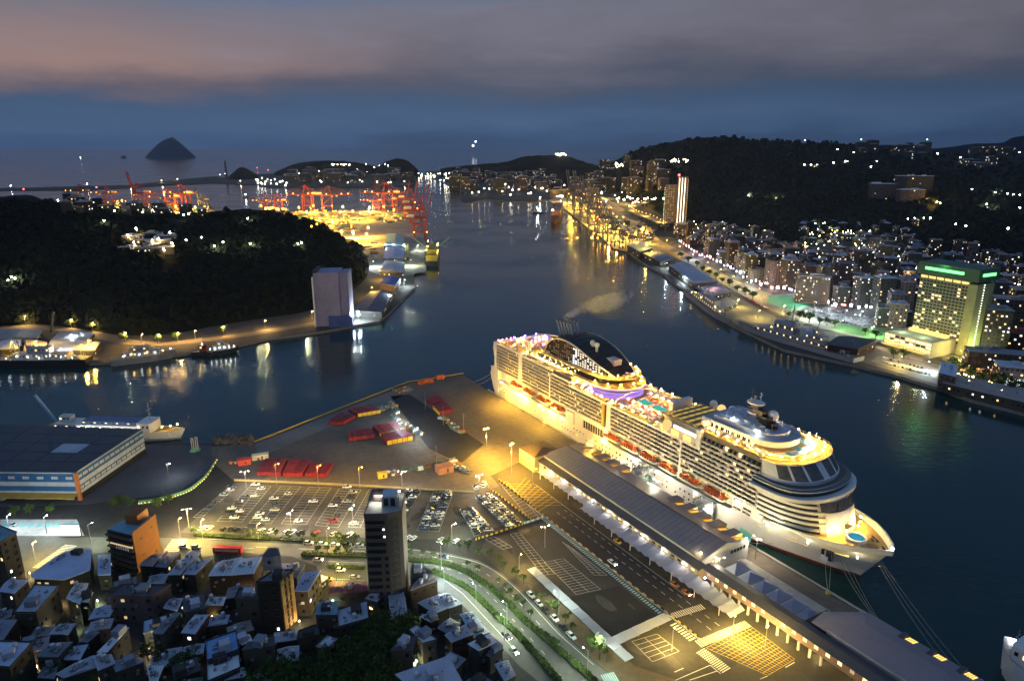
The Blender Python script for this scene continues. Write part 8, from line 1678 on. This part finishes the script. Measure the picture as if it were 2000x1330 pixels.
for i, (u, v, w, d, h, wl_, rf, lb) in enumerate(((1930, 690, 20, 22, 42, 'grey', 'slate', 'grey stepped apartment block right of the hotel, nearer one'), (1965, 672, 34, 20, 44, 'cream', 'brown', 'cream apartment slab right of the hotel with many lit windows'), (1995, 660, 30, 22, 48, 'tan', 'brown', 'tan apartment slab cut by the right edge'), (1942, 720, 44, 16, 15, 'tan', 'slate', 'low tan row house with glowing orange ground floor'), (1990, 742, 34, 18, 12, 'white', 'grey', 'bright white corner house at the right edge'), (1985, 690, 22, 16, 20, 'brick', 'red', 'house with dark red pitched roof at the right edge'), (1728, 636, 18, 18, 20, 'grey', 'slate', 'blank grey block beside the lawn, left of the hotel'), (1748, 640, 16, 16, 26, 'white', 'grey', 'white rounded block left of the hotel'), (1583, 590, 36, 18, 32, 'brick', 'brown', 'brick red block by the green court'), (1635, 545, 16, 14, 34, 'white', 'grey', 'white apartment tower with pink side among the blocks'), (1542, 535, 20, 18, 38, 'tan', 'slate', 'tan apartment tower left of the brick block'), (1335, 458, 40, 22, 22, 'tan', 'grey', 'tan block at the foot of the light-strip skyscraper'))):
    cbuild(G(u, v), w, d, h, rad(-20), wl_, rf, lb, group=None, lit=.25)
m = MB(); p = G(1940, 732); m.box((0, 0, 2.6), (46, 1, 3.4)); o = m.build('arcade_sign', emit('shopfront', (1, .45, .18), 2.2, True)); o.location = p; o.rotation_euler = (0, 0, rad(-22)); tag(o, 'long orange glowing shop front below the row house', 'sign'); m = MB(); m.box((0, 0, 3), (22, 1, 5)); o = m.build('arcade_sign', emit('shopfront_white', (.8, .95, 1), 2.0, True)); o.location = G(1992, 755); o.rotation_euler = (0, 0, rad(-22)); tag(o, 'white-blue glowing shop front at the right edge', 'sign')
for i in range(44):
    p = G(lerp(1585, 1705, (i % 15) / 14), 600 + (i // 15) * 9 + (i % 15) * 1.6); c = R.choice(PAL); car(p, rad(70), c, f"{c} car in the dark city car park, {('back', 'middle', 'front')[i // 15]} row, {ordn(i % 15 + 1)} from the left", 'cars in the city car park', False)
for i in range(26):
    p = G(lerp(1725, 1815, (i % 13) / 12), 700 + (i // 13) * 9 + (i % 13) * 1.9); c = R.choice(PAL); car(p, rad(60), c, f"{c} car in the bright waterside car park, {('back', 'front')[i // 13]} row, {ordn(i % 13 + 1)} from the left", 'cars in the waterside car park', False)
for i in range(16):
    t = i / 15; p = G(lerp(1452, 1500, t), lerp(578, 606, t)); car(p, sdir, R.choice(('red', 'white', 'silver')), f'car queuing on the boulevard, {ordn(i + 1)} from the far end', 'cars on the boulevard', False)
    if i % 2: o = put('tail_light_glow', bulb_mesh('tail_glow', .5, (1, .1, .06), 22), COL.objects[-1].parent, (-2.4, 0, .8))
# --- quay works under the dark cranes, orange
dots('port_lamp', [(1110, 395, 1160, 440), (1140, 410, 1210, 470), (1180, 440, 1260, 490), (1150, 430, 1230, 475)], 46, (1, .42, .05), 9, 1.7, 'orange work lamp on the right bank quay below the cranes', seed=51, lift=9); dots('port_lamp', [(1080, 375, 1180, 400), (1170, 380, 1240, 410), (1220, 395, 1250, 412)], 26, (1, .80, .6), 30, 1.4, 'white work lamp behind the right bank cranes', seed=52, lift=10)
for i, (u, v, c, pw) in enumerate(sorted(((1115, 398, SODIUM, 316000), (1128, 412, SODIUM, 316000), (1158, 408, SODIUM, 435000), (1160, 440, SODIUM, 316000), (1185, 445, SODIUM, 237000), (1190, 462, SODIUM, 178000), (1205, 470, SODIUM, 138000), (1255, 465, SODIUM, 138000), (1262, 475, SODIUM, 99000), (1098, 396, (.9, .85, 1), 237000), (1175, 388, (1, .9, .9), 237000), (1225, 398, (.9, .9, 1), 178000), (1240, 478, SODIUM, 79000), (1262, 500, SODIUM, 30000)))): o = lamp(G(u, v), 'mast', pw, f'tall flood mast on the right bank quay, {ordn(i + 1)} from the left', 'tall flood masts on the right bank'); put('flood_cluster', bulb_mesh(f'rflood{c[1]:.2f}', 2.5, (1, .48, .07) if c == SODIUM else c, 6 if c == SODIUM else 30), o, (0, 0, 21))
for i, u in enumerate(sorted(R.uniform(1180, 1270) for _ in range(30))):
    v = 435 + (u - 1180) * .42 + R.uniform(-12, 8); cbuild(G(u, v), R.uniform(12, 26), R.uniform(10, 16), R.uniform(8, 18), rad(-50), R.choice(('tan', 'brick', 'cream')), R.choice(('brown', 'slate', 'teal')), f'port shed or workshop on the orange-lit right quay, {ordn(i + 1)} from the left', 'shed', 'workshops on the orange-lit quay', .3, name='workshop')
# raised road behind the port, orange lamps
fo = [G(1300, 442, 14), G(1275, 428, 14), G(1245, 418, 14), G(1232, 408, 14), G(1245, 400, 14), G(1272, 394, 14)]
m = MB(); Pq = [catmull(fo, k / 40) for k in range(41)]
for a, c in zip(Pq, Pq[1:]): m.bar(a, c, 18, 1.6)
for k in range(0, 41, 4): m.tube((Pq[k].x, Pq[k].y, 0), (Pq[k].x, Pq[k].y, 14), 1.4, n=8)
tag(m.build('flyover', concrete), 'curving elevated road with orange lamps behind the port', 'bridge')
for k in range(22): p = catmull(fo, k / 21); o = put('flyover_lamp', bulb_mesh('flyover_bulb', 1.2, (1, .45, .08), 5), None, (p.x, p.y, 22)); tag(o, f'orange lamp on the curving elevated road, {ordn(k + 1)} from its near end', 'lamp', 'lamps of the elevated road'); 
for k in range(5): p = catmull(fo, (k + .5) / 5); plight(None, (p.x, p.y, 24), 50000, SODIUM, 1)
# --- blocks at the inner harbour mouth and far right
def scatter(boxes, n, sz, hh, label, group, lit, seed, wl_=('grey', 'cream', 'tan', 'white')):
    rr = random.Random(seed); L_ = []
    for i in range(n): bx = rr.choice(boxes); L_.append((rr.uniform(bx[0], bx[2]), rr.uniform(bx[1], bx[3])))
    for i, (u, v) in enumerate(sorted(L_)):
        p = T(u, v); w = rr.choice(wl_); cbuild(p, rr.uniform(*sz), rr.uniform(*sz) * .7, rr.uniform(*hh), rr.uniform(-.3, .3), w, rr.choice(('slate', 'grey', 'brown')), f'{w} {label}, {ordn(i + 1)} from the left', group=group, lit=lit, floor=4.5, sp=5, ww=2.6, wh=2, name='apartment_block')
scatter([(900, 352, 1060, 378), (980, 355, 1110, 385), (1060, 360, 1200, 392), (885, 350, 940, 372)], 85, (26, 48), (24, 62), 'apartment block at the inner harbour mouth', 'blocks at the inner harbour mouth', .08, 61)
scatter([(1180, 325, 1230, 340), (1200, 345, 1300, 385), (1270, 340, 1290, 370)], 22, (26, 44), (24, 60), 'apartment block below the right ridge', 'blocks below the right ridge', .09, 62); scatter([(650, 345, 800, 358), (560, 345, 660, 358)], 30, (40, 80), (30, 60), 'block on the far bank beyond the port', 'blocks on the far bank', .05, 63)
scatter([(1672, 296, 1812, 312), (1740, 298, 1812, 312)], 18, (26, 40), (20, 46), 'hilltop apartment tower on the right skyline', 'hilltop towers on the right skyline', .035, 64); scatter([(1900, 298, 1980, 304), (1880, 318, 1940, 330)], 10, (30, 60), (16, 30), 'low block on the far right slope', 'low blocks on the far right slope', .12, 65)
for i, (u, v, w, d, h, lb) in enumerate(((1722, 390, 62, 34, 40, 'white school block with ribbed front on the dark slope'), (1775, 398, 56, 30, 34, 'lower white school block on the dark slope'), (1780, 380, 84, 26, 46, 'grey long school block behind the white ones'))): cbuild(T(u, v), w, d, h, rad(-8), 'white' if i < 2 else 'grey', 'pale', lb, lit=.01, floor=4, sp=4.5, wh=1.8, ww=3)
dots('hill_lamp', [(1570, 331), (1583, 332), (1595, 332), (1627, 327), (1650, 324), (1653, 324), (1700, 335), (1711, 324), (1667, 306), (1635, 300), (1830, 308), (1875, 316), (1933, 328), (1917, 330), (1935, 296), (1950, 292), (1960, 293), (1880, 290), (1990, 305)], 60, (1, .9, .7), 50, 2.0, 'lone lamp on the dark right ridge', seed=71, lift=14); dots('hill_lamp', [(1930 + k * 12, 383 + k * 1.4) for k in range(7)] + [(1862, 375), (1897, 378), (1925, 408), (1990, 415), (1772, 437), (1785, 436), (1803, 436), (1815, 436), (1845, 442), (1865, 448), (1885, 452), (1967, 457), (1510, 391), (1518, 395), (1460, 390), (1482, 388)], 70, (.92, 1, .75), 60, 1.4, 'greenish-white lamp in the trees of the right slope', seed=72, lift=10); dots('hill_lamp', [(1793 + k * 6, 388 + k * 2.2) for k in range(8)], 16, (1, .62, .2), 60, 1.3, 'orange lamp on the school road', seed=73, lift=8)
for u, v, c in ((1810, 395, SODIUM), (1830, 402, SODIUM), (1945, 385, (.9, 1, .6)), (1790, 440, (1, 1, .7)), (1930, 410, (.9, 1, .6)), (1515, 395, (.9, 1, .4)), (1590, 333, (1, .7, .4)), (1462, 390, (1, .95, .8))): plight(None, T(u, v) + Vector((0, 0, 12)), 30000, c, 1)
for i, (u, v) in enumerate(((1572, 274), (1682, 273), (1811, 273))): m = MB(); q = A(u, v, 6100); m.tube((0, 0, -140), (0, 0, 0), 2.5, n=5, m=1); m.ball((0, 0, 0), 4.2, m=0); o = m.build('ridge_mast', [emit('ridge_beacon', (.7, 1, .95), 16), steel]); o.location = q; tag(o, f'beacon mast on the right skyline, {("left", "middle", "right")[i]} of three', 'mast')
dots('town_lamp', [(895, 345, 1060, 385), (980, 350, 1120, 392), (1180, 322, 1230, 335), (1310, 318, 1345, 326), (1085, 305, 1105, 310), (1200, 395, 1300, 400)], 120, (1, .88, .6), 40, 1.9, 'town lamp around the inner harbour mouth', seed=81, lift=14)
for i, (u, v) in enumerate(((929, 277), (924, 285))):
    m = MB(); m.ball((0, 0, 0), 20 if i else 16, seg=8, rings=6); o = m.build('aircraft_light', emit(f'aircraft{i}', ((.85, .95, 1), (1, .85, .75))[i], 9)); o.location = A(u, v, 14000); tag(o, f'bright light low over the sea horizon, {("upper bluish", "lower pinkish")[i]} one', 'light')
vessel('ship', 'white vessel with floodlit foredeck cut by the bottom right corner', (1948, 1300), (2120, 1400), 16, 9, ship_white, [(.3, .8, 12, 0, 6, ship_white)], [(.85, 0, 9, .3)], [(.9, -2, 3, bc), (.8, 3, 3, bc)], 'ship', None, concrete_pale)
# ================================================================ AIR
m = MB(); X0, X1, Y0, Y1, Zl, Zh = -12000, 12000, -400, 16500, -7, 420
m.box(((X0 + X1) / 2, (Y0 + Y1) / 2, (Zl + Zh) / 2), (X1 - X0, Y1 - Y0, Zh - Zl)); hz = bpy.data.materials.new('haze'); hz.use_nodes = True; _n = hz.node_tree; _n.nodes.clear(); _o = _n.nodes.new('ShaderNodeOutputMaterial'); _v = _n.nodes.new('ShaderNodeVolumePrincipled'); _v.inputs['Color'].default_value = (.50, .68, 1, 1); _v.inputs['Density'].default_value = HAZE; _v.inputs['Anisotropy'].default_value = .3; _n.links.new(_v.outputs[0], _o.inputs['Volume'])
tag(m.build('haze', hz), 'thin blue evening haze over the harbour', kind='stuff')
